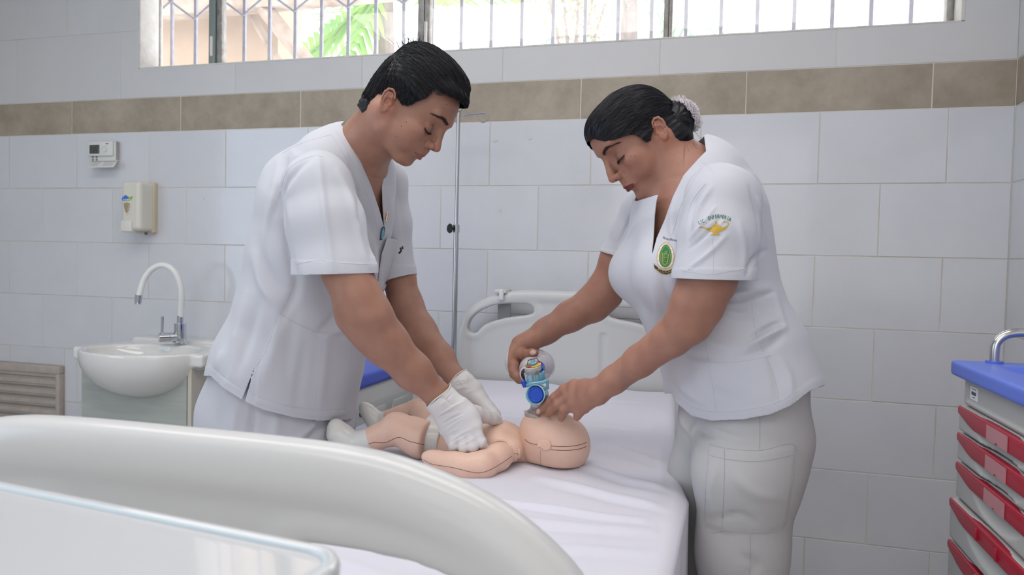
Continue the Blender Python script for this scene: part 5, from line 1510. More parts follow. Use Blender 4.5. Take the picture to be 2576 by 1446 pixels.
def disp_s(px, py, fc, V): return mfold(px, py, fc, V)+ripple(V, .0015, 6)+.0012*(py > 655+(px-745)*.04)*(px < 960)+.0012*(py > 668)*(px >= 960)
tun, TV_, TT_ = sewn([piece(v, 2, disp_m, tun_phi), piece(vs_n, 2, disp_s, lambda V: sleeve_cut(V, (748, 692), (937, 687), 1.39, 1)), piece(vs_f, 2, disp_s, lambda V: sleeve_cut(V, (985, 708), (1042, 690), 1.78, 1))], 'tunic', M_scrub, per)
tb = bvh((TV_, TT_)); VT = (TV_, TT_)
for nm, pts in (('seam', [(745, 665), (800, 655), (860, 662), (932, 665)]), ('seam', [(705, 790), (745, 812), (790, 832), (840, 840), (886, 843)]), ('seam', [(886, 843), (880, 930), (868, 1045)]), ('seam', [(745, 700), (720, 760), (700, 800), (665, 890), (645, 920)]),
                ('seam', [(708, 388), (760, 360), (835, 338)]), ('seam', [(700, 500), (718, 440), (745, 410), (790, 392), (815, 396)]), ('seam', [(622, 985), (700, 1015), (790, 1030), (868, 1028)]), ('seam', [(535, 915), (565, 945), (608, 975)]),
                ('collar_seam', [(846, 330), (880, 392), (912, 462), (936, 525), (950, 580)]), ('seam', [(833, 338), (870, 400), (880, 425)]), ('seam', [(810, 862), (800, 940), (792, 1022)])):
    o = laid(VT, pts, M_stitch, nm, tun, .0004, .0001)
# V of the neck: overlapping bands, chest pocket, badge, brooch
def patch(bt, poly, mt, name, parent, lift=.004, th=.0012, sz=10, Yf=1.55):
    V2, F2 = densify(np.array(poly, float), [tuple(range(len(poly)))], sz); out = []
    for x, y in V2[:, :2]:
        h_ = bt.ray_cast(Vector(_C), Vector(nrm(ray(x, y)))); out.append(np.array(h_[0]) if h_[0] is not None else np.full(3, np.nan))
    out = np.array(out); bad = np.isnan(out[:, 0]); 
    if bad.all(): out[:] = [atY(x, y, Yf) for x, y in V2[:, :2]]
    else:
        pl = out[~bad]; c0 = pl.mean(0); nn = np.linalg.svd(pl-c0)[2][-1]
        for i in range(len(out)):
            d = nrm(ray(*V2[i, :2])); t = ((c0-_C)@nn)/(d@nn); pp = _C+d*t
            out[i] = pp if bad[i] else .35*out[i]+.65*pp
    out = out-nrm(ray(*np.mean(poly, 0)))*lift
    o = put(name, out, F2, mt, parent); md = o.modifiers.new('t', 'SOLIDIFY'); md.thickness = th; return o, (out, np.array(F2))
pk, pkVT = patch(tb, [(974, 598), (994, 602), (1013, 608), (1004, 640), (992, 680), (963, 735), (949, 725), (954, 680), (960, 640)], M_scrub, 'chest_pocket', per, .006)
def px_text(body, cx, cy, wpx, hpx, ang=0, arc=0.0, bold=0.0, shear=0.0):
    V, F = text_mesh(body, 1.0, bold); w = V[:, 0].max()-V[:, 0].min(); hgt = V[:, 1].max()-V[:, 1].min()
    V[:, 0] *= wpx/w; V[:, 1] = (V[:, 1]-(V[:, 1].max()+V[:, 1].min())/2)*hpx/hgt; V[:, 0] += shear*V[:, 1]
    if arc:
        th = V[:, 0]/arc; r = arc+V[:, 1]*np.sign(arc)*np.sign(arc); V = np.stack([r*np.sin(th), r*np.cos(th)-arc, V[:, 2]], 1)
    a = math.radians(ang); x = V[:, 0]*math.cos(a)+V[:, 1]*math.sin(a); y = V[:, 0]*math.sin(a)-V[:, 1]*math.cos(a)
    return np.stack([cx+x, cy+y], 1), F
ident = lambda x, y: (x, y)
M_blk = mat('black_thread', (0.02, 0.02, 0.03), 0.7)
V2, F2 = px_text('Du', 991, 645, 9, 9, -8); decal(bvh(pkVT), V2, F2, ident, M_blk, 'embroidered_name', pk, .003)
h_ = tb.ray_cast(Vector(_C), Vector(nrm(ray(972, 545)))); p0 = np.array(h_[0]) if h_[0] is not None else atY(972, 545, 1.5)
bro = thing('brooch', p0, 'small gilt brooch pinned on the far collar of the man\'s tunic', 'brooch')
M_gold = mat('gilt', (0.55, 0.38, 0.12), 0.25, metal=1.0)
dv_ = nrm(p0-_C); bz_ = lambda x, y: _C+ray(x, y)*((p0-_C)@_F-.004)
b = MB(); b.tube([bz_(975, 535), bz_(973, 545), bz_(971, 556)], [.0016, .0022, .0018], 8); b.build('pin', M_gold, bro)
for (x, y) in ((974, 534), (971, 557), (973, 546)):
    b = MB(); b.sphere(bz_(x, y), .0026, 10); b.build('pearl', mat('pearl', (0.7, 0.6, 0.55), 0.2), bro)
h_ = tb.ray_cast(Vector(_C), Vector(nrm(ray(960, 585)))); p0 = np.array(h_[0]) if h_[0] is not None else atY(960, 585, 1.5)
bdg = thing('name_badge', p0, 'small dark and light-blue badge tucked in the man\'s neckline', 'badge')
dd_ = (p0-_C)@_F-.005; bq = lambda x, y: _C+ray(x, y)*dd_
b = MB(); b.prism([bq(954, 604), (bq(955, 580)), bq(961, 572), bq(966, 568), bq(969, 574), bq(967, 590), bq(961, 604)], tuple(-nrm(ray(960, 585))*.0015)); b.build('badge_card', mat('badge_dark', (0.03, 0.06, 0.09), 0.4), bdg, smooth=False)
b = MB(); b.prism([bq(959, 600), bq(961, 580), bq(966, 572), bq(967, 586), bq(963, 600)], tuple(-nrm(ray(960, 585))*.0022)); b.build('badge_print', mat('badge_blue', (0.15, 0.38, 0.50), 0.4), bdg, smooth=False)
b = MB(); b.tube([bq(1007, 622)-dv_*.01, bq(1009, 630)-dv_*.01, bq(1006, 634)-dv_*.01, bq(1003, 637)-dv_*.01], .0024, 8); b.tube([bq(1012, 619)-dv_*.01, bq(1013, 626)-dv_*.01], .002, 8); 
o = b.build('pocket_clip', M_blk, per)

# trousers and shoes
v = Vol((-1.42, 1.28, 0.02), (-.80, 1.92, .98), .006)
hipc = atY(712, 960, 1.585); hp2 = atY(700, 1060, 1.585)
v.segs([hipc+A(0, 0, .06), hipc, hp2, atY(712, 1150, 1.56)], [(.160, .130), (.180, .145), (.180, .155), (.170, .145)], Lm, k=.04)
kn_n, kn_f = A(-1.09, 1.50, .48), A(-1.04, 1.69, .48)
v.segs([hp2-Lm*.075, kn_n, A(-1.16, 1.50, .10)], [(.095, .155), (.078, .095), (.072, .08)], Lm, k=.05)
v.segs([hp2+Lm*.075, kn_f, A(-1.10, 1.72, .10)], [(.095, .155), (.078, .095), (.072, .08)], Lm, k=.05)
tf = folds([([(640, 1020), (632, 1070), (622, 1120)], 8, -.007), ([(600, 1010), (590, 1070), (585, 1120)], 12, .006), ([(560, 970), (556, 1050), (556, 1110)], 12, -.004), ([(700, 1040), (690, 1100)], 14, .005), ([(820, 1060), (790, 1090), (750, 1130)], 10, -.007), ([(800, 1060), (770, 1090), (730, 1120)], 10, .005)])
garment(v, 2, lambda px, py, fc, V: tf(px, py, fc, V)+ripple(V, .003, 9), lambda V: V[:, 2]-.05, 'trousers', M_trous, per)
for c in ((-1.12, 1.50), (-1.06, 1.72)):
    sv = Vol((c[0]-.16, c[1]-.07, -.005), (c[0]+.20, c[1]+.07, .14), .006)
    sv.segs([A(c[0]-.06, c[1], .045), A(c[0]+.05, c[1], .042), A(c[0]+.14, c[1], .034)], [(.040, .042), (.045, .038), (.038, .03)], (0, 1, 0), k=.02); sv.cone(A(c[0]-.05, c[1], .05), A(c[0]-.05, c[1], .11), .04, .04, k=.02); sv.half((0, 0, .002), (0, 0, -1), .004)
    V, F = sv.mesh(1); put('shoe', V, F, M_shoe, per)

# gloves
gz = bz
def gl_near():
    v = Vol((-.80, 1.39, .66), (-.40, 1.64, .93), .0019)
    wr = atY(1104, 996, 1.49)
    # sleeve of the glove over the wrist and the palm down the near flank of the manikin
    v.segs([gz(1110, 450, 1.488), gz(1190, 530, 1.492), gz(1270, 620, 1.494), gz(1330, 740, 1.492), gz(1395, 850, 1.488), gz(1425, 925, 1.484)], [(.0350, .0340), (.034, .0300), (.042, .0215), (.0450, .0160), (.0440, .0130), (.041, .0110)], nrm(gz(1450, 560, 1.5)-gz(1200, 760, 1.5)), k=.012)
    v.ell(gz(1430, 700, 1.497), (.026, .014, .030), k=.02)
    fg = [([gz(1300, 900, 1.484), gz(1288, 970, 1.480), gz(1285, 1040, 1.490), gz(1300, 1080, 1.52)], [.0110, .0105, .0098, .0085]),
          ([gz(1385, 920, 1.480), gz(1392, 990, 1.475), gz(1395, 1050, 1.487), gz(1402, 1090, 1.52)], [.0112, .0106, .0098, .0085]),
          ([gz(1470, 910, 1.480), gz(1488, 980, 1.476), gz(1498, 1045, 1.489), gz(1500, 1085, 1.52)], [.0112, .0106, .0098, .0085]),
          ([gz(1540, 860, 1.486), gz(1575, 930, 1.482), gz(1600, 985, 1.494), gz(1605, 1025, 1.525)], [.0108, .0102, .0094, .0082])]
    for p, r in fg: v.path(p, r, k=.0050)
    v.path([gz(1420, 620, 1.51), gz(1520, 645, 1.525), gz(1600, 670, 1.545), gz(1680, 690, 1.568), gz(1745, 722, 1.585)], [.020, .0155, .0130, .0118, .0092], k=.012)
    return v
v = gl_near(); V, F = v.mesh(2); N = vnormals(V, F); px, py, w = proj(V); fc = facing(V, N)
gw = folds([([(1090, 985), (1120, 1005), (1140, 1020)], 3, -.0015)]+
           [([tuple(proj(gz(a, b_, 1.5))[:2]), tuple(proj(gz((a+c)/2, (b_+d)/2-6, 1.5))[:2]), tuple(proj(gz(c, d, 1.5))[:2])], 2.2, hh) for a, b_, c, d, hh in
            [(1140, 660, 1390, 520, .0016), (1180, 720, 1350, 630, .0010), (1190, 770, 1380, 660, .0012), (1200, 820, 1390, 690, .0010), (1215, 860, 1360, 790, .0010), (1240, 930, 1460, 800, .0012), (1255, 960, 1440, 860, .0010), (1300, 1000, 1500, 900, .0009), (1170, 480, 1250, 400, .0012), (1210, 520, 1280, 440, -.0010), (1160, 560, 1240, 500, .0010), (1560, 1010, 1620, 880, .0010), (1130, 690, 1330, 600, -.0012), (1190, 745, 1380, 645, -.0010)]])
V = V+N*gw(px, py, fc, V)[:, None]
cutp = gz(1140, 465, 1.49); cutn = nrm(gz(1270, 620, 1.5)-gz(1110, 440, 1.49))
V, T = clip(V, F, (V-cutp)@cutn); gln = put('glove', V, T, M_latex, per); md = gln.modifiers.new('t', 'SOLIDIFY'); md.thickness = .0006
def cuff(c, n, r1, r2, u, parent, wob=0):
    u = nrm(u-n*(u@n)); w_ = np.cross(n, u); P = []
    for k in range(48): a = 2*math.pi*k/48; P.append(c+u*r1*math.cos(a)+w_*r2*math.sin(a)+n*.0015*math.sin(3*a+wob))
    b = MB(); b.tube(P, .0015, 8, closed=True); return b.build('cuff_bead', M_latexr, parent)
cuff(cutp-cutn*.001, cutn, .0350, .0345, nrm(gz(1240, 365, 1.49)-gz(1040, 585, 1.49)), gln)
v = Vol((-.74, 1.56, .68), (-.40, 1.80, .97), .0021)
v.segs([gz(1310, 275, 1.672), gz(1380, 350, 1.668), gz(1450, 430, 1.67), gz(1520, 560, 1.675), gz(1540, 680, 1.69)], [(.030, .030), (.030, .026), (.034, .020), (.036, .016), (.036, .014)], nrm(gz(1470, 340, 1.67)-gz(1330, 430, 1.67)), k=.012)
v.path([gz(1470, 420, 1.665), gz(1560, 500, 1.66), gz(1640, 580, 1.652), gz(1700, 650, 1.64), gz(1740, 705, 1.625)], [.019, .0155, .0135, .012, .0098], k=.012)
for i in range(4): v.path([gz(1480+i*50, 700, 1.70), gz(1480+i*50, 860, 1.715), gz(1480+i*48, 980, 1.70)], [.0105, .010, .0085], k=.003)
V, F = v.mesh(2); N = vnormals(V, F); px, py, w = proj(V); fc = facing(V, N)
gw2 = folds([([tuple(proj(gz(a, b_, 1.65))[:2]), tuple(proj(gz((a+c)/2+5, (b_+d)/2, 1.65))[:2]), tuple(proj(gz(c, d, 1.65))[:2])], 2.2, hh) for a, b_, c, d, hh in [(1290, 320, 1420, 290, .0012), (1300, 370, 1440, 330, -.001), (1310, 400, 1450, 370, .001), (1400, 250, 1430, 330, .001), (1400, 440, 1500, 400, .0008), (1340, 300, 1400, 380, .001)]])
V = V+N*gw2(px, py, fc, V)[:, None]
cutp = gz(1325, 290, 1.672); cutn = nrm(gz(1450, 430, 1.67)-gz(1310, 270, 1.672))
V, T = clip(V, F, (V-cutp)@cutn); glf = put('glove', V, T, M_latex, per); md = glf.modifiers.new('t', 'SOLIDIFY'); md.thickness = .0006
cuff(cutp-cutn*.001, cutn, .0310, .0300, nrm(gz(1400, 215, 1.67)-gz(1240, 350, 1.67)), glf, 2)
# ================================================================== THE WOMAN
wo = thing('person', (.16, 1.58, 0), 'young woman in white uniform with a hair bun holding the resuscitator bag', 'person')
HW = Head((1655.8, 333), 1.50, -1, 37.5, 25.0, 11.75, True)
nbw = HW.P(-1.8, 0, -3.2)
Nkw = atY(1735, 455, 1.585)
WN, WF = atY(1822, 505, 1.42), atY(1612, 525, 1.74)
Lw = nrm((WN-WF)*A(1, 1, 0))                      # towards her left shoulder (near the camera)
h3 = lambda x, y, Y: atY(1130+x*.24457, 700+y*.24457, Y)
h4 = lambda x, y, Y: atY(1200+x*.27656, 820+y*.27656, Y)
def body_woman(h, lo, hi, head=False, it=1):
    v = Vol(lo, hi, h)
    if head: HW.sculpt(v, female=True, eye_open=.30, zs=1.10)
    v.segs([HW.P(-2.2, 0, -1.2), nbw, (nbw+Nkw)/2, Nkw], [(.046, .050), (.047, .047), (.049, .050), (.058, .066)], nrm(HW.fx), k=.03)
    for q in (-1, 1): v.cone(HW.P(-1.8, q*5.0, -2.2), atY(1680, 490, 1.585)+Lw*.016*q, .009, .008, k=.03)
    v.segs([atY(1735, 455, 1.585), atY(1740, 500, 1.585), atY(1752, 590, 1.585), atY(1768, 700, 1.585)], [(.075, .055), (.125, .078), (.130, .095), (.125, .095)], Lw, k=.05)
    v.path([WN, atY(1802, 600, 1.40), atY(1780, 700, 1.39), atY(1754, 765, 1.385), atY(1733, 808, 1.39), atY(1690, 848, 1.41), atY(1610, 907, 1.45), atY(1545, 955, 1.475), atY(1503, 985, 1.485)],
           [.044, .044, .0510, .0465, .0410, .0350, .0305, .0265, .0250], k=.012)
    v.path([WF, atY(1590, 590, 1.76), atY(1556, 650, 1.77), atY(1520, 735, 1.77), atY(1490, 765, 1.765), atY(1435, 795, 1.74), atY(1375, 832, 1.71), atY(1330, 860, 1.685)],
           [.042, .040, .0405, .042, .0405, .0345, .0280, .0250], k=.02)
    V, F = v.mesh(it); return boxclip(V, F, np.asarray(lo)+h*2.5, np.asarray(hi)-h*2.5)
hcw = HW.P(1, 0, 2); low, hiw = hcw-A(.165, .15, .16), hcw+A(.17, .14, .17)
pw = [body_woman(.00155, low, hiw, True, 2)]
Vb, Fb = body_woman(.0029, A(-.42, 1.25, .78), A(.34, 1.90, 1.50), False, 1)
# hands, sculpted finer and overlapping the wrists
vl = Vol((-.42, 1.40, .74), (-.08, 1.66, 1.02), .0016)
vl.path([atY(1610, 907, 1.45), atY(1545, 955, 1.475), atY(1503, 985, 1.485)], [.0305, .0265, .0250], k=.012)
vl.segs([atY(1503, 985, 1.487), atY(1475, 992, 1.497), atY(1448, 997, 1.512), atY(1432, 1000, 1.522)], [(.026, .021), (.031, .0175), (.034, .0145), (.032, .0120)], nrm(h4(950, 760, 1.5)-h4(800, 560, 1.53)), k=.012)
for pts, rad in (([h4(845, 600, 1.527), h4(795, 578, 1.530), h4(705, 650, 1.545), h4(620, 725, 1.555), h4(560, 780, 1.562)], [.0125, .0118, .0102, .0092, .0078]),
                 ([h4(870, 650, 1.517), h4(835, 650, 1.519), h4(735, 715, 1.532), h4(675, 770, 1.545), h4(648, 800, 1.553)], [.0125, .0120, .0105, .0095, .0082]),
                 ([h4(900, 710, 1.508), h4(872, 712, 1.510), h4(795, 765, 1.522), h4(770, 815, 1.535), h4(765, 838, 1.543)], [.0122, .0114, .0102, .0090, .0078]),
                 ([h4(985, 745, 1.500), h4(965, 755, 1.500), h4(935, 785, 1.507), h4(915, 815, 1.517), h4(908, 832, 1.522)], [.0112, .0102, .0092, .0084, .0074]),
                 ([atY(1475, 992, 1.52), h4(880, 620, 1.56), h4(760, 640, 1.585), h4(650, 700, 1.60)], [.018, .0135, .0115, .0095])):
    vl.path(pts, rad, k=.0035)
for p_, r_ in ((h4(797, 575, 1.524), .0105), (h4(838, 643, 1.512), .0105), (h4(875, 706, 1.503), .0100), (h4(965, 748, 1.494), .009)): vl.ell(p_, (r_, r_*.8, r_), k=.006)
for p_, r_ in ((h4(702, 648, 1.538), .0098), (h4(735, 712, 1.525), .0102), (h4(793, 760, 1.515), .0098)): vl.ell(p_, (r_, r_*.85, r_), k=.003)
VL, FL = vl.mesh(2); pw.append(boxclip(VL, FL, vl.lo+.004, np.array([atY(1590, 920, 1.46)[0], 9, 9])))
vr = Vol((-.46, 1.57, .82), (-.28, 1.78, 1.02), .0016)
vr.path([atY(1435, 795, 1.74), atY(1375, 832, 1.71), atY(1330, 860, 1.685)], [.0345, .0280, .0250], k=.02)
vr.segs([atY(1330, 860, 1.685), h3(740, 690, 1.682), h3(690, 780, 1.676), h3(665, 860, 1.67), h3(655, 915, 1.665)], [(.0265, .022), (.030, .021), (.034, .019), (.034, .017), (.030, .014)], A(.25, .95, 0), k=.012)
for pts, rad in (([h3(665, 890, 1.640), h3(660, 950, 1.634), h3(700, 1005, 1.630), h3(755, 1045, 1.632), h3(790, 1062, 1.638)], [.0125, .0108, .0098, .0088, .0078]),
                 ([h3(655, 915, 1.660), h3(665, 985, 1.655), h3(720, 1040, 1.655), h3(780, 1060, 1.66)], [.0115, .0105, .0095, .0085]),
                 ([h3(655, 905, 1.682), h3(665, 985, 1.68), h3(720, 1035, 1.685), h3(780, 1050, 1.69)], [.0115, .0105, .0095, .0085]),
                 ([h3(660, 880, 1.700), h3(672, 960, 1.70), h3(720, 1005, 1.705), h3(770, 1020, 1.71)], [.0105, .0095, .0085, .0075]),
                 ([h3(715, 745, 1.668), h3(750, 775, 1.655), h3(800, 775, 1.645), h3(850, 766, 1.640), h3(885, 765, 1.638)], [.0165, .0135, .0100, .0095, .0082])):
    vr.path(pts, rad, k=.004)
VR, FR = vr.mesh(2); pw.append(boxclip(VR, FR, vr.lo+.004, np.array([atY(1375, 832, 1.71)[0]+.008, 9, 9])))
Vb, Fb = outside(Vb, Fb, low+.006, hiw-.006)
T_ = tris(Fb); px, py, w_ = proj(Vb); cutR = (Vb[:, 1] > 1.6) & (Vb[:, 0] < atY(1375, 832, 1.71)[0]-.006); cutL = (Vb[:, 1] <= 1.6) & (Vb[:, 0] < atY(1565, 940, 1.47)[0]) & (Vb[:, 2] < 1.0)
T_ = T_[~(cutR | cutL)[T_].any(1)]; Vb, Fb, _ = compact(Vb, T_); pw.append((Vb, Fb))
V, T = merge(pw); bodyw = put('body', V, T, M_skin_w, wo)
TT = HW.tint(V, A(.42, .17, .24), True, 1.10)
set_tint(bodyw, TT)
hbw = bvh((pw[0][0], tris(pw[0][1]))); handb = bvh(pw[1]); handr = bvh(pw[2])
for q in (-1, 1):
    hairs_on(HW, hbw, [(10.5, q*1.3, 3.6), (10, q*2.5, 4.2), (9.3, q*3.8, 4.4), (8.4, q*5.1, 3.6)], 430, .62, lambda t, p: (-.3, q*1.0, .45-1.1*t), wo, 'eyebrow', M_brow, .00017, .16)
    hairs_on(HW, hbw, [(9.0, q*1.9, .75), (9.3, q*2.6, .55), (9.4, q*3.3, .50), (9.1, q*4.1, .62), (8.7, q*4.8, .92)], 190, .75, lambda t, p: (.85, q*(t-.3)*.9, -.25), wo, 'eyelashes', M_brow, .00030, .06)
    b = MB(); b.sphere(HW.P(7.75, q*3.2, .95), 1.27*HW.u, 24); ey = b.build('eyeball', mat('eye_white', (0.55, 0.5, 0.48), 0.15, coat=.5), wo)
    dd_ = nrm(HW.R.T@A(.93, 0, -.30)); c0 = HW.P(7.75, q*3.2, .95)
    b = MB(); b.lathe([(.0062*1, -.0012), (.0058, .0002), (.003, .0012), (0, .0014)], 20, Matrix.Translation(c0+dd_*1.22*HW.u)@Vector(dd_).to_track_quat('Z', 'Y').to_matrix().to_4x4()); b.build('iris', mat('dark_iris', (0.015, 0.008, 0.006), 0.1, coat=.6), ey)
b = MB()
for (x, y) in ((1587, 393), (1597, 393), (1636, 441), (1349, 783), (1389, 815)):
    h_ = hbw.ray_cast(Vector(_C), Vector(nrm(ray(x, y))))
    if h_[0] is not None: b.sphere(h_[0], .0008, 8)
b.build('moles', mat('mole', (0.12, 0.05, 0.035), 0.6), wo, kind='stuff')
# finger nails
def nail(bt, x, y, dx, dy, parent, w=.0052, l=.0065):
    h_ = bt.ray_cast(Vector(_C), Vector(nrm(ray(x, y))))
    if h_[0] is None: return
    n = h_[1].normalized(); t = Vector(nrm(_R*dx-_U*dy)); t = (t-n*t.dot(n)).normalized(); s_ = n.cross(t)
    M4 = Matrix.Translation(h_[0]+n*.0001)@Matrix(((s_.x, t.x, n.x, 0), (s_.y, t.y, n.y, 0), (s_.z, t.z, n.z, 0), (0, 0, 0, 1)))
    b = MB(); b.sphere((0, 0, 0), 1, 14, (w, l, .0011)); 
    for v_ in b.b.verts: v_.co = M4@v_.co
    b.build('fingernail', mat('nail', (0.60, 0.38, 0.31), 0.25, coat=.4), parent)
nail(handr, 1130+862*.24457, 700+762*.24457, 1, -.05, wo, .0056, .0075)
nail(handb, 1200+556*.27656, 820+775*.27656, -.75, .65, wo)

# hair
wl_px = [(1483, 352), (1495, 350), (1520, 356), (1545, 352), (1575, 342), (1592, 338), (1610, 345), (1625, 358), (1637, 354), (1640, 330), (1642, 305), (1655, 292), (1672, 300), (1680, 330), (1676, 352), (1684, 372), (1706, 385), (1742, 392), (1760, 360), (1800, 250), (1700, 150), (1560, 150), (1440, 220), (1440, 350), (1470, 372)]
wphi = hair_phi(HW, wl_px)
v = Vol(HW.P(0, 0, 3)-.185, HW.P(0, 0, 3)+.185, .0024)
wcc, wcr = (0.85, 0, 5.1), (10.2, 7.95, 8.15)
Eh(v, HW, wcc, wcr); Eh(v, HW, (4.9, 0, 7.5), (5.9, 6.2, 5.1), 1.0); Eh(v, HW, (-3.1, 0, 1.8), (6.3, 6.7, 6.3), 1.5); Eh(v, HW, (-4.3, 0, -2.2), (5.0, 7.3, 6.0), 1.2)
Eh(v, HW, (1.5, 0, 1.4), (5.2, 7.75, 3.6), 1.0)
v.cone(HW.P(-7, 0, 1), HW.P(-10.5, 0, -.5), .030, .026, k=.02)
V, F = v.mesh(1); Q = HW.L(V); N = vnormals(V, F)
ang = np.arctan2(Q[:, 2]-0, Q[:, 1]); V = V+N*(.00055*np.sin(ang*38+2*np.sin(Q[:, 0]*.4))+.0004*np.sin(ang*83))[:, None]
V, T = clip(V, F, wphi(HW.L(V))); put('hair', V, T, M_hair, wo); capw = bvh((V, T))
bun_l = A(-10.2, 0, -1.2)
def wom_flow(P):
    d = A(-9.5, 0, -.5)-P; d = d/np.linalg.norm(d, axis=1)[:, None]; d[:, 0] -= .35; d[:, 2] += .18*np.clip(P[:, 0]/10, 0, 1); return d
strands_on(HW, capw, wphi, wom_flow, 3000, 12, .95, .10, wcc, wcr, .05, np.array([.2, .6, 1, 1, 1, 1, 1, 1, 1, .9, .8, .6, .3])*.00042, 'hair_strands', wo, M_hair, .0003)
# bun and its crochet net
bc = atY(1708, 300, 1.565); bR = .0335
v = Vol(bc-.06, bc+.06, .0022); v.ell(bc, (.034, .036, .036)); v.ell(bc+(HW.fx*.02), (.026, .026, .026), k=.02)
V, F = v.mesh(1); N = vnormals(V, F); q_ = V-bc; V = V+N*(.0012*np.sin(np.arctan2(q_[:, 0], q_[:, 2])*9+q_[:, 1]*120))[:, None]
put('hair_bun', V, F, M_hair, wo)
M_lace = mat('white_lace', (0.75, 0.70, 0.74), 0.8)
b = MB(); ax = nrm(atY(1760, 262, 1.59)-atY(1690, 312, 1.565)); a1 = nrm(np.cross(ax, A(0, 1, 0))); a2 = np.cross(ax, a1)
cn = bc+ax*.006
for i in range(260):
    u_ = (i+.5)/260; th = math.acos(1-u_*.80); ph = i*2.39996
    n = ax*math.cos(th)+a1*math.sin(th)*math.cos(ph)+a2*math.sin(th)*math.sin(ph); c = cn+n*.0375
    e1 = nrm(np.cross(n, A(.3, .5, .8))); e2 = np.cross(n, e1); r_ = .0031 if i % 3 else .0042
    b.tube([c+e1*r_*math.cos(k*math.pi/4)+e2*r_*math.sin(k*math.pi/4) for k in range(8)], .0007, 4, closed=True)
b.build('hair_net', M_lace, wo, kind='stuff')
S = []
for i in range(520):
    ph = rng.uniform(0, 2*math.pi); th = rng.uniform(.95, 1.45); n = ax*math.cos(th)+a1*math.sin(th)*math.cos(ph)+a2*math.sin(th)*math.sin(ph)
    c = cn+n*.038; t1 = nrm(rng.normal(size=3)); l = rng.uniform(.002, .0055)
    S.append([c+n*.001, c+n*.003+t1*l*.5, c+n*.004+t1*l+A(0, 0, l*.2), c+n*.001+t1*l*1.2])
V, F = ribbons(S, np.array([1, 1, 1, .6])*.00050); put('lace_ruffle', V, F, M_lace, wo, kind='stuff')
S = []
for i in range(38):   # stray hairs at the nape and round the head
    x0, y0 = 1712+rng.normal()*9, 350+rng.normal()*12; Y0 = 1.56+rng.normal()*.02
    x0 += 18; dx = rng.uniform(8, 34); cv = rng.uniform(.6, 1.4); S.append([atY(x0+dx*math.sin(a_*1.9*cv), y0+34*a_+8*math.sin(a_*3), Y0) for a_ in np.linspace(0, 1, 8)])
for i in range(0):
    a = rng.uniform(3.3, 5.9); r0 = A(math.cos(a), math.sin(a)); x0, y0 = 1590+r0[0]*108, 325+r0[1]*110
    S.append([atY(x0, y0, 1.56), atY(x0+r0[0]*3-3, y0+r0[1]*4, 1.56), atY(x0+r0[0]*5+6, y0+r0[1]*5, 1.56), atY(x0+r0[0]*3+14, y0+r0[1]*3+2, 1.56)])
V, F = ribbons(S, np.array([1, 1, .9, .9, .8, .7, .5, .2])*.00020); put('loose_hair', V, F, M_hair, wo, kind='stuff')

# tunic
v = Vol((-.32, 1.20, .72), (.44, 1.98, 1.46), .0034)
v.segs([atY(1742, 425, 1.585), atY(1742, 458, 1.585), atY(1750, 540, 1.585), atY(1757, 640, 1.585), atY(1778, 750, 1.585), atY(1808, 830, 1.585), atY(1845, 905, 1.58), atY(1864, 985, 1.575), atY(1870, 1090, 1.57)],
       [(.085, .062), (.140, .090), (.165, .122), (.168, .130), (.165, .128), (.165, .124), (.176, .130), (.185, .130), (.185, .132)], Lw, k=.03)
Nw = nrm(np.cross(Lw, A(0, 0, 1))); Nw = Nw if Nw@_R < 0 else -Nw
for q in (-1, 1): v.ell(atY(1738, 690, 1.585)+Nw*.088+Lw*.07*q, (.062, .062, .060), k=.05)
v.segs([Nkw+A(0, 0, -.03), (nbw+Nkw)/2+A(.01, 0, -.006)], [(.058, .064), (.056, .060)], nrm(HW.fx), k=.03)
vn = Vol((-.14, 1.27, .88), (.40, 1.56, 1.46), .003)
vn.segs([atY(1806, 492, 1.45), atY(1818, 510, 1.425), atY(1808, 600, 1.40), atY(1795, 700, 1.385), atY(1790, 770, 1.38)], [(.060, .060), (.066, .066), (.0680, .068), (.0695, .066), (.069, .066)], nrm(_R), k=.02)
vf = Vol((-.30, 1.60, .92), (.06, 1.90, 1.46), .003)
vf.segs([atY(1630, 520, 1.72), atY(1618, 535, 1.745), atY(1594, 590, 1.76), atY(1562, 650, 1.77), atY(1545, 690, 1.77)], [(.046, .052), (.050, .055), (.050, .056), (.0475, .054), (.047, .054)], nrm(_R), k=.02)
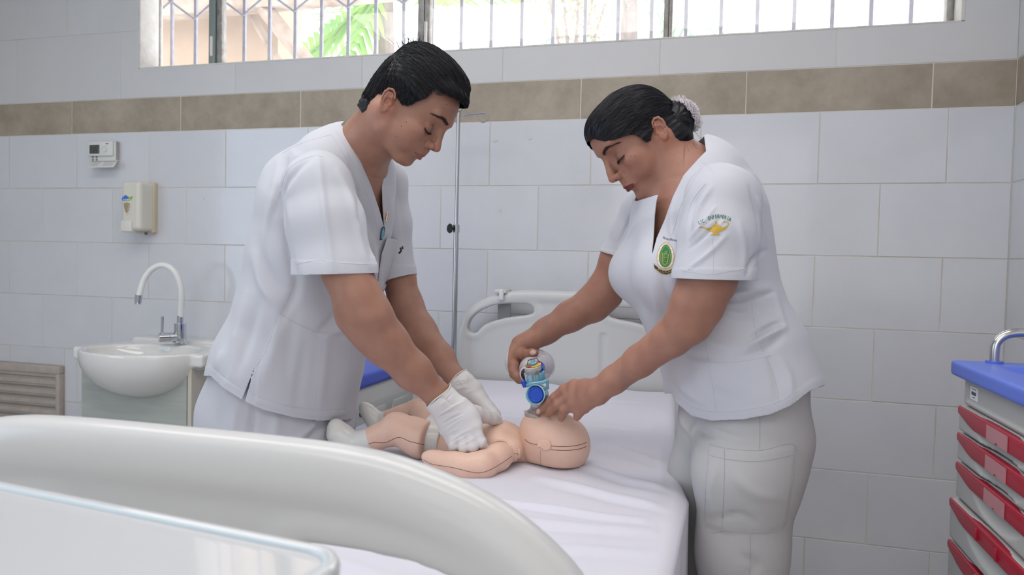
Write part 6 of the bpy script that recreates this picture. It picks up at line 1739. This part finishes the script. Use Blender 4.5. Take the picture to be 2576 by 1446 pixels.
wfold = folds([([(1790, 752), (1850, 755), (1905, 745), (1945, 735)], 5, -.006), ([(1785, 738), (1850, 740), (1930, 722)], 9, .004), ([(1945, 735), (1958, 780), (1975, 828)], 8, .004), ([(1880, 870), (1930, 845), (1970, 825)], 8, .007), ([(1890, 850), (1930, 825), (1962, 812)], 6, -.006),
    ([(1800, 770), (1850, 790), (1900, 790)], 10, .004), ([(1860, 900), (1920, 880), (1965, 850)], 9, -.005), ([(1740, 800), (1790, 860), (1850, 880)], 12, .004), ([(1700, 880), (1760, 900), (1830, 905)], 9, -.003),
    ([(1775, 470), (1750, 510), (1738, 560), (1732, 610)], 6, -.003), ([(1790, 470), (1760, 520), (1742, 570)], 7, .004), ([(1800, 520), (1770, 560), (1735, 600)], 5, .003), ([(1815, 545), (1775, 590), (1735, 625)], 5, -.003), ([(1830, 590), (1780, 640), (1725, 680)], 6, .003),
    ([(1860, 560), (1872, 620), (1870, 680)], 8, .003), ([(1700, 500), (1690, 560), (1700, 640)], 9, .004), ([(1660, 660), (1680, 740), (1720, 800)], 14, -.003), ([(1640, 720), (1660, 790), (1700, 850)], 10, .003),
    ([(1905, 500), (1915, 560), (1925, 620)], 6, .004), ([(1885, 470), (1905, 540), (1912, 600)], 5, -.004), ([(1920, 630), (1890, 660), (1880, 690)], 6, -.005), ([(1700, 930), (1720, 980), (1760, 1010)], 10, .004), ([(1960, 900), (1985, 950), (1990, 1000)], 10, .003),
    ([(1930, 890), (1950, 950), (1960, 1010)], 10, -.003), ([(1760, 930), (1790, 980), (1850, 1000)], 12, -.002), ([(1605, 520), (1580, 560), (1560, 610)], 6, -.004), ([(1600, 560), (1575, 600), (1552, 630)], 5, .003)])
whx, why = [1500, 1690, 1700, 1740, 1790, 1870, 1940, 1990, 2035, 2100], [985, 990, 1012, 1046, 1058, 1055, 1042, 1020, 985, 960]
VPW = [(1776, 380), (1758, 398), (1720, 440), (1692, 496), (1671, 555), (1652, 598), (1638, 650), (1643, 600), (1646, 540), (1650, 508), (1657, 480), (1662, 400), (1700, 330), (1770, 330)]
JPW = [(1664, 470), (1655, 489), (1640, 494), (1600, 506), (1560, 480), (1560, 370), (1664, 370)]
Tw = atY(1750, 560, 1.585)
def wtun_phi(V):
    px, py, _ = proj(V); yh = np.interp(px, whx, why); phi = (yh-py)/1130.0
    n_ = (V-Tw)@Nw; d = V-Nkw; ax = nrm(nbw-Nkw); t = d@ax; rad = np.linalg.norm(d-t[:, None]*ax, axis=1)-.057
    phi = np.minimum(phi, np.where(t > -.015, rad, 1.0)); phi = np.minimum(phi, .052-t+0*t)
    phi = np.where(n_ > .01, np.minimum(phi, -inpoly(px, py, VPW)/1130.0), phi)
    return np.where((n_ > .01) & (V[:, 1] < 1.64), np.minimum(phi, -inpoly(px, py, JPW)/1130.0), phi)
def disp_w(px, py, fc, V):
    d = wfold(px, py, fc, V)+ripple(V, .0016, 15); yh = np.interp(px, whx, why); return d+.0012*(np.clip((py-yh+27)/3, 0, 1))*(fc > 0)
def disp_ws(px, py, fc, V): return wfold(px, py, fc, V)+ripple(V, .0012, 16)+.0012*(py > 675)*(px > 1690)+.0012*(py > 628+(px-1527)*.25)*(px < 1600)
tors = piece(v, 2, disp_w, wtun_phi)
tunw, V, T = sewn([tors, piece(vn, 2, disp_ws, lambda V: sleeve_cut(V, (1712, 699), (1875, 704), 1.385, 1)), piece(vf, 2, disp_ws, lambda V: sleeve_cut(V, (1527, 636), (1587, 653), 1.77, 1))], 'tunic', M_scrub2, wo)
VTw = (V, T); wb = bvh(VTw); wbt = bvh(tors)
for nm, pts in (('seam', [(1714, 680), (1780, 690), (1830, 683), (1874, 676)]), ('seam', [(1792, 600), (1795, 650), (1793, 690)]), ('seam', [(1770, 800), (1776, 870), (1790, 950), (1802, 1035)]), ('seam', [(1890, 760), (1905, 850), (1945, 940), (1960, 1010)]),
                ('pocket_edge', [(1775, 910), (1830, 912), (1890, 905), (1942, 893)]), ('seam', [(1702, 990), (1740, 1022), (1800, 1036), (1880, 1030), (1960, 1010), (2028, 968)]), ('seam', [(1775, 462), (1745, 500), (1728, 550), (1720, 610)]),
                ('collar_seam', [(1768, 420), (1742, 460), (1712, 520), (1690, 590), (1668, 640)]), ('seam', [(1768, 408), (1788, 425), (1800, 445)])):
    laid(VTw, pts, M_stitch, nm, tunw, .0004, .0001)

# embroidery: crest, name, sleeve lettering, lamp
M_gr = mat('green_thread', (0.012, 0.19, 0.07), 0.75); M_gr2 = mat('dark_green_thread', (0.01, 0.14, 0.085), 0.75); M_gt = mat('gold_thread', (0.52, 0.33, 0.035), 0.6); M_wt = mat('white_thread', (0.78, 0.78, 0.78), 0.8)
def zc5(x, y): return 1640+x*.1798, 480+y*.1798
def art(V2, F2, mt, name, parent, lift, sz=60): V3, F3 = densify(V2, F2, sz); return decal(wbt if parent is crest and name.startswith(('crest', 'ribbon')) else wb, V3, F3, zc5, mt, name, parent, lift)
def arct(s, cx, cy, R, a0, h, w, mt, name, parent, lift, bold=.0, inner=False):
    bold = 0
    """letters set along an arc (artwork units), a0 = mid angle in degrees clockwise from the top"""
    n = len(s); out_v, out_f = [], []
    for i, ch in enumerate(s):
        if ch == ' ': continue
        V_, F_ = text_mesh(ch, 1.0, bold); 
        if len(V_) == 0: continue
        ww = max(V_[:, 0].max()-V_[:, 0].min(), .15); V_[:, 0] -= (V_[:, 0].max()+V_[:, 0].min())/2
        V_ = V_*A(h*.95, h*1.4, 1); V_[:, 1] -= 0
        a = math.radians(a0)+(i-(n-1)/2)*w/R*(-1 if inner else 1)
        if not inner: bx, by = cx+R*math.sin(a), cy-R*math.cos(a); ux, uy = math.cos(a), math.sin(a); vx, vy = math.sin(a), -math.cos(a)
        else: bx, by = cx+R*math.sin(a), cy-R*math.cos(a); ux, uy = -math.cos(a), -math.sin(a); vx, vy = -math.sin(a), math.cos(a)
        X_ = np.stack([bx+V_[:, 0]*ux+V_[:, 1]*vx, by+V_[:, 0]*uy+V_[:, 1]*vy], 1); k = sum(len(q) for q in out_v)
        out_v.append(X_); out_f += [tuple(j+k for j in f) for f in F_]
    return decal(wbt, np.concatenate(out_v), out_f, zc5, mt, name, parent, lift)
crest = thing('embroidered_crest', np.array(wb.ray_cast(Vector(_C), Vector(nrm(ray(1675, 650))))[0]), 'green and gold embroidered university crest on the woman\'s chest', 'emblem') if False else tunw
def rot_oval(cx, cy, rx, ry, n=40, tilt=0.05, top=1.0):
    P = []
    for k in range(n):
        a = 2*math.pi*k/n; x, y = rx*math.sin(a), -ry*math.cos(a); x *= (1-.14*(-y/ry)); P.append((cx+x*math.cos(tilt)-y*math.sin(tilt), cy+x*math.sin(tilt)+y*math.cos(tilt)))
    return P
ocx, ocy = 190, 905
P = rot_oval(ocx, ocy, 118, 182); art(np.array(P), [tuple(range(len(P)))], M_wt, 'crest_ground', crest, .0006)
V2, F2 = strip2d(rot_oval(ocx, ocy, 118, 182), 7, 1, True); art(V2, F2, M_gt, 'crest_border', crest, .0009)
P = rot_oval(ocx, ocy+5, 88, 160); art(np.array(P), [tuple(range(len(P)))], M_gr, 'crest_field', crest, .0009)
V2, F2 = strip2d(rot_oval(ocx, ocy+5, 88, 160), 5, 1, True); art(V2, F2, M_gt, 'crest_ring', crest, .0012)
V2, F2 = strip2d(rot_oval(ocx, ocy+5, 68, 138), 4, 1, True); art(V2, F2, M_gt, 'crest_ring', crest, .0012)
for i, pts in enumerate(([(150, 865), (145, 960), (150, 1000), (170, 1025), (195, 1025), (218, 1000), (225, 940), (232, 885)], [(152, 868), (232, 872)][:0] or [(172, 868), (168, 985), (208, 990)], [(160, 925), (210, 930)], [(172, 870), (218, 872)], [(180, 850), (222, 852)], [(200, 852), (197, 900)])):
    V2, F2 = strip2d(pts, 9 if i == 0 else 6, 4 if len(pts) > 3 else 1); art(V2, F2, M_gt, 'crest_monogram', crest, .0014)
def around(s, mt, R0, a0, a1, h, name):
    n = len(s); vs, fs = [], []
    for i, ch in enumerate(s):
        if ch == ' ': continue
        V_, F_ = text_mesh(ch, 1.0, .0); V_[:, 0] -= (V_[:, 0].max()+V_[:, 0].min())/2; V_ = V_*A(h, h*1.2, 1)
        a = math.radians(a0+(a1-a0)*i/(n-1)); x, y = 103*math.sin(a), -171*math.cos(a); x *= (1+.14*y/171*1.0) if False else (1-.14*(-y/171)); tx, ty = nrm(A(103*math.cos(a), 171*math.sin(a)))
        k = sum(len(q) for q in vs); vs.append(np.stack([ocx+x+V_[:, 0]*tx+V_[:, 1]*ty, ocy+y+V_[:, 0]*ty-V_[:, 1]*tx], 1)); fs += [tuple(j+k for j in f) for f in F_]
    return decal(wbt, np.concatenate(vs), fs, zc5, mt, name, crest, .0012)
around('UNIVERSIDAD TECNICA ESTATAL DE QUEVEDO', M_gt, 1, -118, 118, 20, 'crest_lettering')
rib = [(25, 1010), (45, 1040), (75, 1060), (90, 1085), (150, 1112), (200, 1118), (250, 1105), (290, 1080), (320, 1055), (345, 1062), (365, 1062), (352, 1095), (358, 1110), (335, 1125), (318, 1148), (300, 1130), (270, 1150), (200, 1170), (130, 1155), (75, 1115), (60, 1095), (40, 1090), (28, 1050)]
art(np.array(rib, float), [tuple(range(len(rib)))], M_blk, 'crest_ribbon', crest, .0014)
V2, F2 = strip2d(rib, 5, 1, True); art(V2, F2, M_gt, 'ribbon_edge', crest, .0017)
arct('ECUADOR', 190, 960, 172, 180, 44, 34, M_gt, 'ribbon_lettering', crest, .0019, .015, True)
arct('1984', 190, 960, 128, 180, 26, 24, M_gt, 'crest_year', crest, .0016, .012, True)
V2, F2 = text_mesh('Marisso Moreno', 1.0, .0); wv = V2[:, 0].max()-V2[:, 0].min()
t_ = (V2[:, 0]-V2[:, 0].min())/wv; V2 = np.stack([155+t_*195+V2[:, 1]*8, 652+t_*38+8*np.sin(t_*3.1)-V2[:, 1]*50], 1); decal(wbt, V2, F2, zc5, mat('navy_thread', (0.01, 0.012, 0.04), 0.7), 'embroidered_name', tunw, .0008)
def path_text(s, pts, h, mt, name):
    P = np.array(spline(pts, 10)); L = np.r_[0, np.cumsum(np.linalg.norm(np.diff(P, axis=0), axis=1))]; vs, fs = [], []
    n = len(s)
    for i, ch in enumerate(s):
        if ch == ' ': continue
        V_, F_ = text_mesh(ch, 1.0, 0 if ch == 'M' else .012); V_[:, 0] -= (V_[:, 0].max()+V_[:, 0].min())/2
        if ch == '.': V_[:, 1] -= .35-(V_[:, 1].max()+V_[:, 1].min())/2*0
        V_ = V_*A(h*.86, h*1.2, 1); d = L[-1]*(i+.5)/n; x, y = np.interp(d, L, P[:, 0]), np.interp(d, L, P[:, 1]); x2, y2 = np.interp(min(d+5, L[-1]), L, P[:, 0]), np.interp(min(d+5, L[-1]), L, P[:, 1])
        x1, y1 = np.interp(d-5, L, P[:, 0]), np.interp(d-5, L, P[:, 1]); tx, ty = nrm(A(x2-x1, y2-y1)); k = sum(len(q) for q in vs)
        vs.append(np.stack([x+V_[:, 0]*tx+V_[:, 1]*ty, y+V_[:, 0]*ty-V_[:, 1]*tx], 1)); fs += [tuple(j+k for j in f) for f in F_]
    return decal(wb, np.concatenate(vs), fs, zc5, mt, name, tunw, .0008)
path_text('LIC.', [(650, 452), (700, 432), (755, 405)], 58, M_gr2, 'sleeve_lettering')
path_text('ENFERMERIA', [(785, 392), (860, 368), (940, 358), (1030, 372), (1105, 408)], 62, M_gr2, 'sleeve_lettering')
lamp = [(648, 522), (665, 503), (700, 500), (745, 512), (800, 522), (850, 508), (855, 498), (935, 496), (930, 508), (990, 512), (1040, 495), (1060, 480), (1058, 500), (1030, 535), (980, 560), (930, 580), (912, 592), (945, 603), (960, 615), (820, 620), (835, 605), (865, 592), (850, 578), (800, 560), (760, 535), (720, 518), (690, 515)]
art(np.array(lamp, float), [tuple(range(len(lamp)))], M_gt, 'sleeve_lamp', tunw, .0008, 30)
lid = [(852, 494), (862, 475), (880, 462), (888, 440), (905, 440), (915, 462), (928, 476), (935, 492)]
art(np.array(lid, float), [tuple(range(len(lid)))], M_gt, 'sleeve_lamp', tunw, .0009, 30)
for pts, w in (([(1045, 500), (1070, 470), (1065, 440), (1040, 425), (1005, 435)], [16, 12, 9, 8, 12]), ([(893, 440), (890, 425), (902, 430), (930, 465), (955, 488), (975, 480), (982, 455), (1005, 435)], 5), ([(1000, 436), (1015, 422), (1038, 424)], [14, 12, 6])):
    V2, F2 = strip2d(pts, w); art(V2, F2, M_gt, 'sleeve_lamp', tunw, .0010, 30)

# trousers
v = Vol((-.12, 1.22, .02), (.40, 1.86, .98), .006)
hw1, hw2 = atY(1862, 960, 1.575), atY(1866, 1080, 1.565)
v.segs([hw1+A(0, 0, .05), hw1, hw2], [(.145, .098), (.155, .104), (.150, .104)], Lw, k=.03)
kw_n, kw_f = atY(1868, 1380, 1.49), atY(1800, 1380, 1.66)
v.segs([hw2+Lw*.072, atY(1882, 1190, 1.49), kw_n, A(kw_n[0]+.02, 1.49, .10)], [(.084, .098), (.086, .101), (.078, .082), (.070, .074)], Lw, k=.04)
v.segs([hw2-Lw*.066, atY(1795, 1190, 1.65), kw_f, A(kw_f[0]+.02, 1.68, .10)], [(.084, .096), (.084, .092), (.076, .078), (.070, .074)], Lw, k=.04)
wt = folds([([(1762, 1075), (1770, 1090), (1800, 1100)], 7, -.005), ([(1757, 1060), (1745, 1090), (1755, 1140)], 6, .004), ([(1780, 1070), (1830, 1095), (1880, 1110)], 9, .003), ([(1710, 1030), (1722, 1070), (1740, 1090)], 8, .005), ([(1800, 1300), (1860, 1290), (1900, 1310)], 9, -.003), ([(1810, 1160), (1790, 1230), (1800, 1300)], 12, .003), ([(1840, 1190), (1900, 1240), (1960, 1250)], 14, .003), ([(1870, 1400), (1900, 1420), (1880, 1446)], 14, -.004)])
cargo = [(1785, 1118), (1830, 1128), (1910, 1133), (2000, 1120), (1992, 1210), (1975, 1324), (1902, 1340), (1830, 1334), (1775, 1320)]
trw, V, T = garment(v, 2, lambda px, py, fc, V: wt(px, py, fc, V)+ripple(V, .0025, 19)+.0022*np.clip(inpoly(px, py, cargo)/3, 0, 1)*(fc > 0)*(V[:, 1] < 1.6), lambda V: V[:, 2]-.05, 'trousers', M_trous2, wo)
for pts in (cargo+[cargo[0]], [(1786, 1145), (1830, 1155), (1910, 1160), (1998, 1143)], [(1822, 1130), (1822, 1200), (1816, 1330)], [(1911, 1045), (1911, 1090), (1910, 1130)], [(1886, 1345), (1888, 1400), (1884, 1446)]):
    laid((V, T), pts, mat('trouser_seam', (0.42, 0.42, 0.43), 0.8), 'seam', trw, .0006, .0002)
for c in ((kw_n[0]+.02, 1.49), (kw_f[0]+.02, 1.68)):
    sv = Vol((c[0]-.20, c[1]-.07, -.005), (c[0]+.16, c[1]+.07, .14), .006)
    sv.segs([A(c[0]+.06, c[1], .045), A(c[0]-.05, c[1], .042), A(c[0]-.14, c[1], .034)], [(.038, .042), (.042, .038), (.036, .03)], (0, 1, 0), k=.02); sv.cone(A(c[0]+.05, c[1], .05), A(c[0]+.05, c[1], .11), .04, .04, k=.02); sv.half((0, 0, .002), (0, 0, -1), .004)
    V, F = sv.mesh(1); put('shoe', V, F, M_shoe, wo)

# ================================================================== BAG VALVE MASK
rs = thing('resuscitator_bag', h4(540, 900, 1.60), 'clear resuscitator bag with pale blue valve and royal blue cap in the woman\'s hand', 'resuscitator')
M_bag = mat('frosted_silicone', (0.74, 0.70, 0.76), 0.22, trans=0.22, coat=0.4)
M_cyan = mat('pale_blue_clear_plastic', (0.36, 0.75, 0.92), 0.12, trans=0.55, coat=0.4)
M_clear = mat('clear_plastic', (0.72, 0.72, 0.72), 0.1, trans=0.7, coat=0.3)
M_cap = mat('royal_blue_cap', (0.015, 0.07, 0.48), 0.25, coat=.3)
# bag: a squeezed ellipsoid seen almost end-on behind the valve
bgc = h4(548, 372, 1.685)
v = Vol(bgc-A(.075, .10, .075), bgc+A(.075, .10, .075), .0028)
v.ell(bgc, (.0395, .070, .0405)); v.cone(bgc+A(0, -.05, 0), bgc+A(0, -.085, -.004), .028, .020, k=.012)
V, F = v.mesh(1); N = vnormals(V, F); q_ = V-bgc; V = V+N*(.0006*np.sin(np.arctan2(q_[:, 0], q_[:, 2])*2+q_[:, 1]*160))[:, None]; put('bag', V, F, M_bag, rs)
b = MB(); b.sphere(h4(585, 283, 1.655), .0065, 14, (1.5, .3, .7)); b.build('bag_mark', M_bag, rs)
dY = lambda p, t: A(p[0], p[1]+t, p[2])
nk = h4(545, 385, 1.60)
b = MB(); b.cyl(nk, nk+A(.002, -.02, -.006), .0195, n=32); b.cyl(nk+A(.002, -.02, -.006), nk+A(.003, -.028, -.010), .0165, n=32); b.build('neck_collar', M_cap, rs)
def tilted(px, py, Y, ax_up, prof, mt, name, n=36, sy=1.0):
    c = h4(px, py, Y); z_ = Vector(nrm(ax_up)); M4 = Matrix.Translation(c)@z_.to_track_quat('Z', 'Y').to_matrix().to_4x4()
    b = MB(); b.lathe(prof, n, M4); return b.build(name, mt, rs)
up_ = nrm(h4(515, 390, 1.570)-h4(545, 560, 1.580)); s_ = .27656/1165      # metres per enlarged pixel
tilted(515, 455, 1.572, up_, [(.0, 0), (.0172, 0), (.0178, .012), (.0180, .0165), (.0165, .0165), (.0158, .002), (0, .002)], M_clear, 'relief_housing')
tilted(511, 395, 1.572, up_, [(.0, 0), (.0190, 0), (.0192, .0085), (.0180, .0095), (.0, .0095)], mat('milky_cap', (0.72, 0.68, 0.64), 0.3, trans=.3), 'relief_cap')
def arcseg(a0, a1, mt):
    c = h4(511, 353, 1.572); z_ = Vector(nrm(up_)); M3 = z_.to_track_quat('Z', 'Y').to_matrix(); b = MB(); n = 10; P = []
    for rr in (.0178, .0095):
        P.append([Vector(c)+M3@Vector((rr*math.cos(math.radians(a0+(a1-a0)*k/n)), rr*math.sin(math.radians(a0+(a1-a0)*k/n)), .0006)) for k in range(n+1)])
    b.prism(P[0]+P[1][::-1], tuple(z_*.0006)); return b.build('label_segment', mt, rs, smooth=False)
for a0, mt in ((0, 'y'), (60, 'r'), (120, 'y'), (180, 'g'), (240, 'r'), (300, 'y')):
    arcseg(a0, a0+56, mat({'y': 'label_yellow', 'r': 'label_red', 'g': 'label_green'}[mt], {'y': (.75, .55, .02), 'r': (.55, .02, .04), 'g': (.03, .35, .06)}[mt], .4))
tilted(511, 340, 1.572, up_, [(0, 0), (.0085, 0), (.0085, .003), (.005, .004), (.0045, .009), (0, .0095)], M_cyan, 'relief_button')
b = MB(); b.tube([h4(459, 352, 1.567), h4(466, 312, 1.567), h4(500, 300, 1.567), h4(545, 294, 1.567), h4(568, 330, 1.567)], .0011, 8); b.build('wire_clip', mat('bronze_wire', (0.10, 0.07, 0.04), 0.35, metal=.8), rs)
b = MB(); b.cyl(h4(517, 420, 1.552), h4(522, 402, 1.552), .0052, .0045, n=16); b.cyl(h4(527, 520, 1.553), h4(518, 420, 1.552), .0022, n=12); b.build('pressure_port', M_clear, rs)
# crenellated valve body
ring = []
cB = h4(535, 500, 1.578); z_ = Vector(nrm(up_)); M4 = Matrix.Translation(cB)@z_.to_track_quat('Z', 'Y').to_matrix().to_4x4()
b = MB(); b.lathe([(0, 0), (.0225, 0), (.0232, .004), (.0205, .006), (.0195, .018), (.0175, .018), (.0175, .004), (0, .004)], 40, M4); b.build('valve_body', M_cyan, rs)
for k in range(10):
    a = 2*math.pi*k/10; M5 = M4@Matrix.Rotation(a, 4, 'Z')
    b = MB(); b.box((.0165, -.0048, .004), (.0225, .0048, .0215), .0015, 2, M5); b.build('valve_rib', M_cyan, rs)
b = MB(); b.tube([h4(452, 540, 1.560), h4(520, 522, 1.552), h4(600, 512, 1.556), h4(640, 490, 1.566), h4(642, 560, 1.572), h4(560, 590, 1.57)], .0042, 10); b.build('swivel_rim', M_cyan, rs)
b = MB(); b.tube([h4(462, 532, 1.563), h4(540, 520, 1.560), h4(628, 495, 1.568)], .0018, 6); b.build('red_seal', mat('red_seal', (.35, .04, .05), .4), rs)
# front port: clear ring round a blue disc, facing the camera
pc_ = h4(538, 622, 1.548); fd = Vector(nrm(A(-.12, -1, .10)+0*_F)); M4 = Matrix.Translation(pc_)@fd.to_track_quat('Z', 'Y').to_matrix().to_4x4()
b = MB(); b.lathe([(.0200, -.026), (.0212, 0), (.0224, .002), (.0224, .006), (.0200, .0065), (.0190, .004), (.0188, -.022), (.0, -.024)], 44, M4, cap=False); b.build('port_ring', M_cyan, rs)
b = MB(); b.lathe([(0, -.006), (.0172, -.006), (.0172, .0035), (.0160, .0052), (.0135, .0052), (.0128, .0042), (0, .0046)], 44, M4); b.build('port_cap', M_cap, rs)
b = MB(); b.lathe([(.0186, -.008), (.0186, -.002), (.0176, -.002), (.0176, -.008)], 40, M4, cap=False); b.build('amber_gasket', mat('amber_rubber', (.18, .06, .03), .4), rs)
b = MB(); b.cyl(h4(440, 552, 1.560), h4(420, 505, 1.558), .0052, .0062, n=18); b.sphere(h4(419, 503, 1.558), .0060, 14, (1, 1, .5)); b.build('oxygen_plug', M_cap, rs)
b = MB(); b.tube([h4(438, 545, 1.560), h4(480, 535, 1.570)], .0035, 10); b.build('plug_strap', M_cap, rs)
# elbow down to the mask and the soft mask itself
b = MB(); b.tube(spline([h4(545, 650, 1.575), h4(548, 700, 1.585), h4(545, 745, 1.592)], 4), [.015]*9, 20); b.build('mask_elbow', M_clear, rs)
mk = h4(560, 770, 1.600)
v = Vol(mk-A(.055, .06, .03), mk+A(.065, .06, .03), .002)
v.segs([mk+A(-.006, 0, .008), mk+A(.014, 0, .003)], [(.020, .024), (.017, .022)], (0, 0, 1), k=.01) if False else None
v.ell(mk+A(.004, 0, -.002), (.027, .026, .017)); v.ell(mk+A(.004, 0, -.008), (.022, .021, .016), mode='s', k=.002); v.half(mk+A(0, 0, -.010), (0, 0, -1))
V, F = v.mesh(1); put('mask_dome', V, F, M_clear, rs)
b = MB(); P = [mk+A(.004+.030*math.cos(a), .030*math.sin(a), -.010-.003*math.cos(a)) for a in np.linspace(0, 2*math.pi, 40, endpoint=False)]; b.tube(P, .0068, 12, closed=True, flat=.8); b.build('mask_cushion', mat('soft_clear_cushion', (.70, .66, .60), .12, trans=.6, coat=.4), rs)
b = MB(); b.cyl(h4(455, 775, 1.60), h4(430, 776, 1.60), .0028, .0012, n=10); b.build('inflation_spout', M_clear, rs)
# pale reservoir bag showing beyond the hand
b = MB(); b.sphere(h4(298, 322, 1.735), .022, 20, (.55, .8, 1.15)); b.build('reservoir', mat('thin_reservoir', (.85, .85, .86), .3, trans=.3), rs)
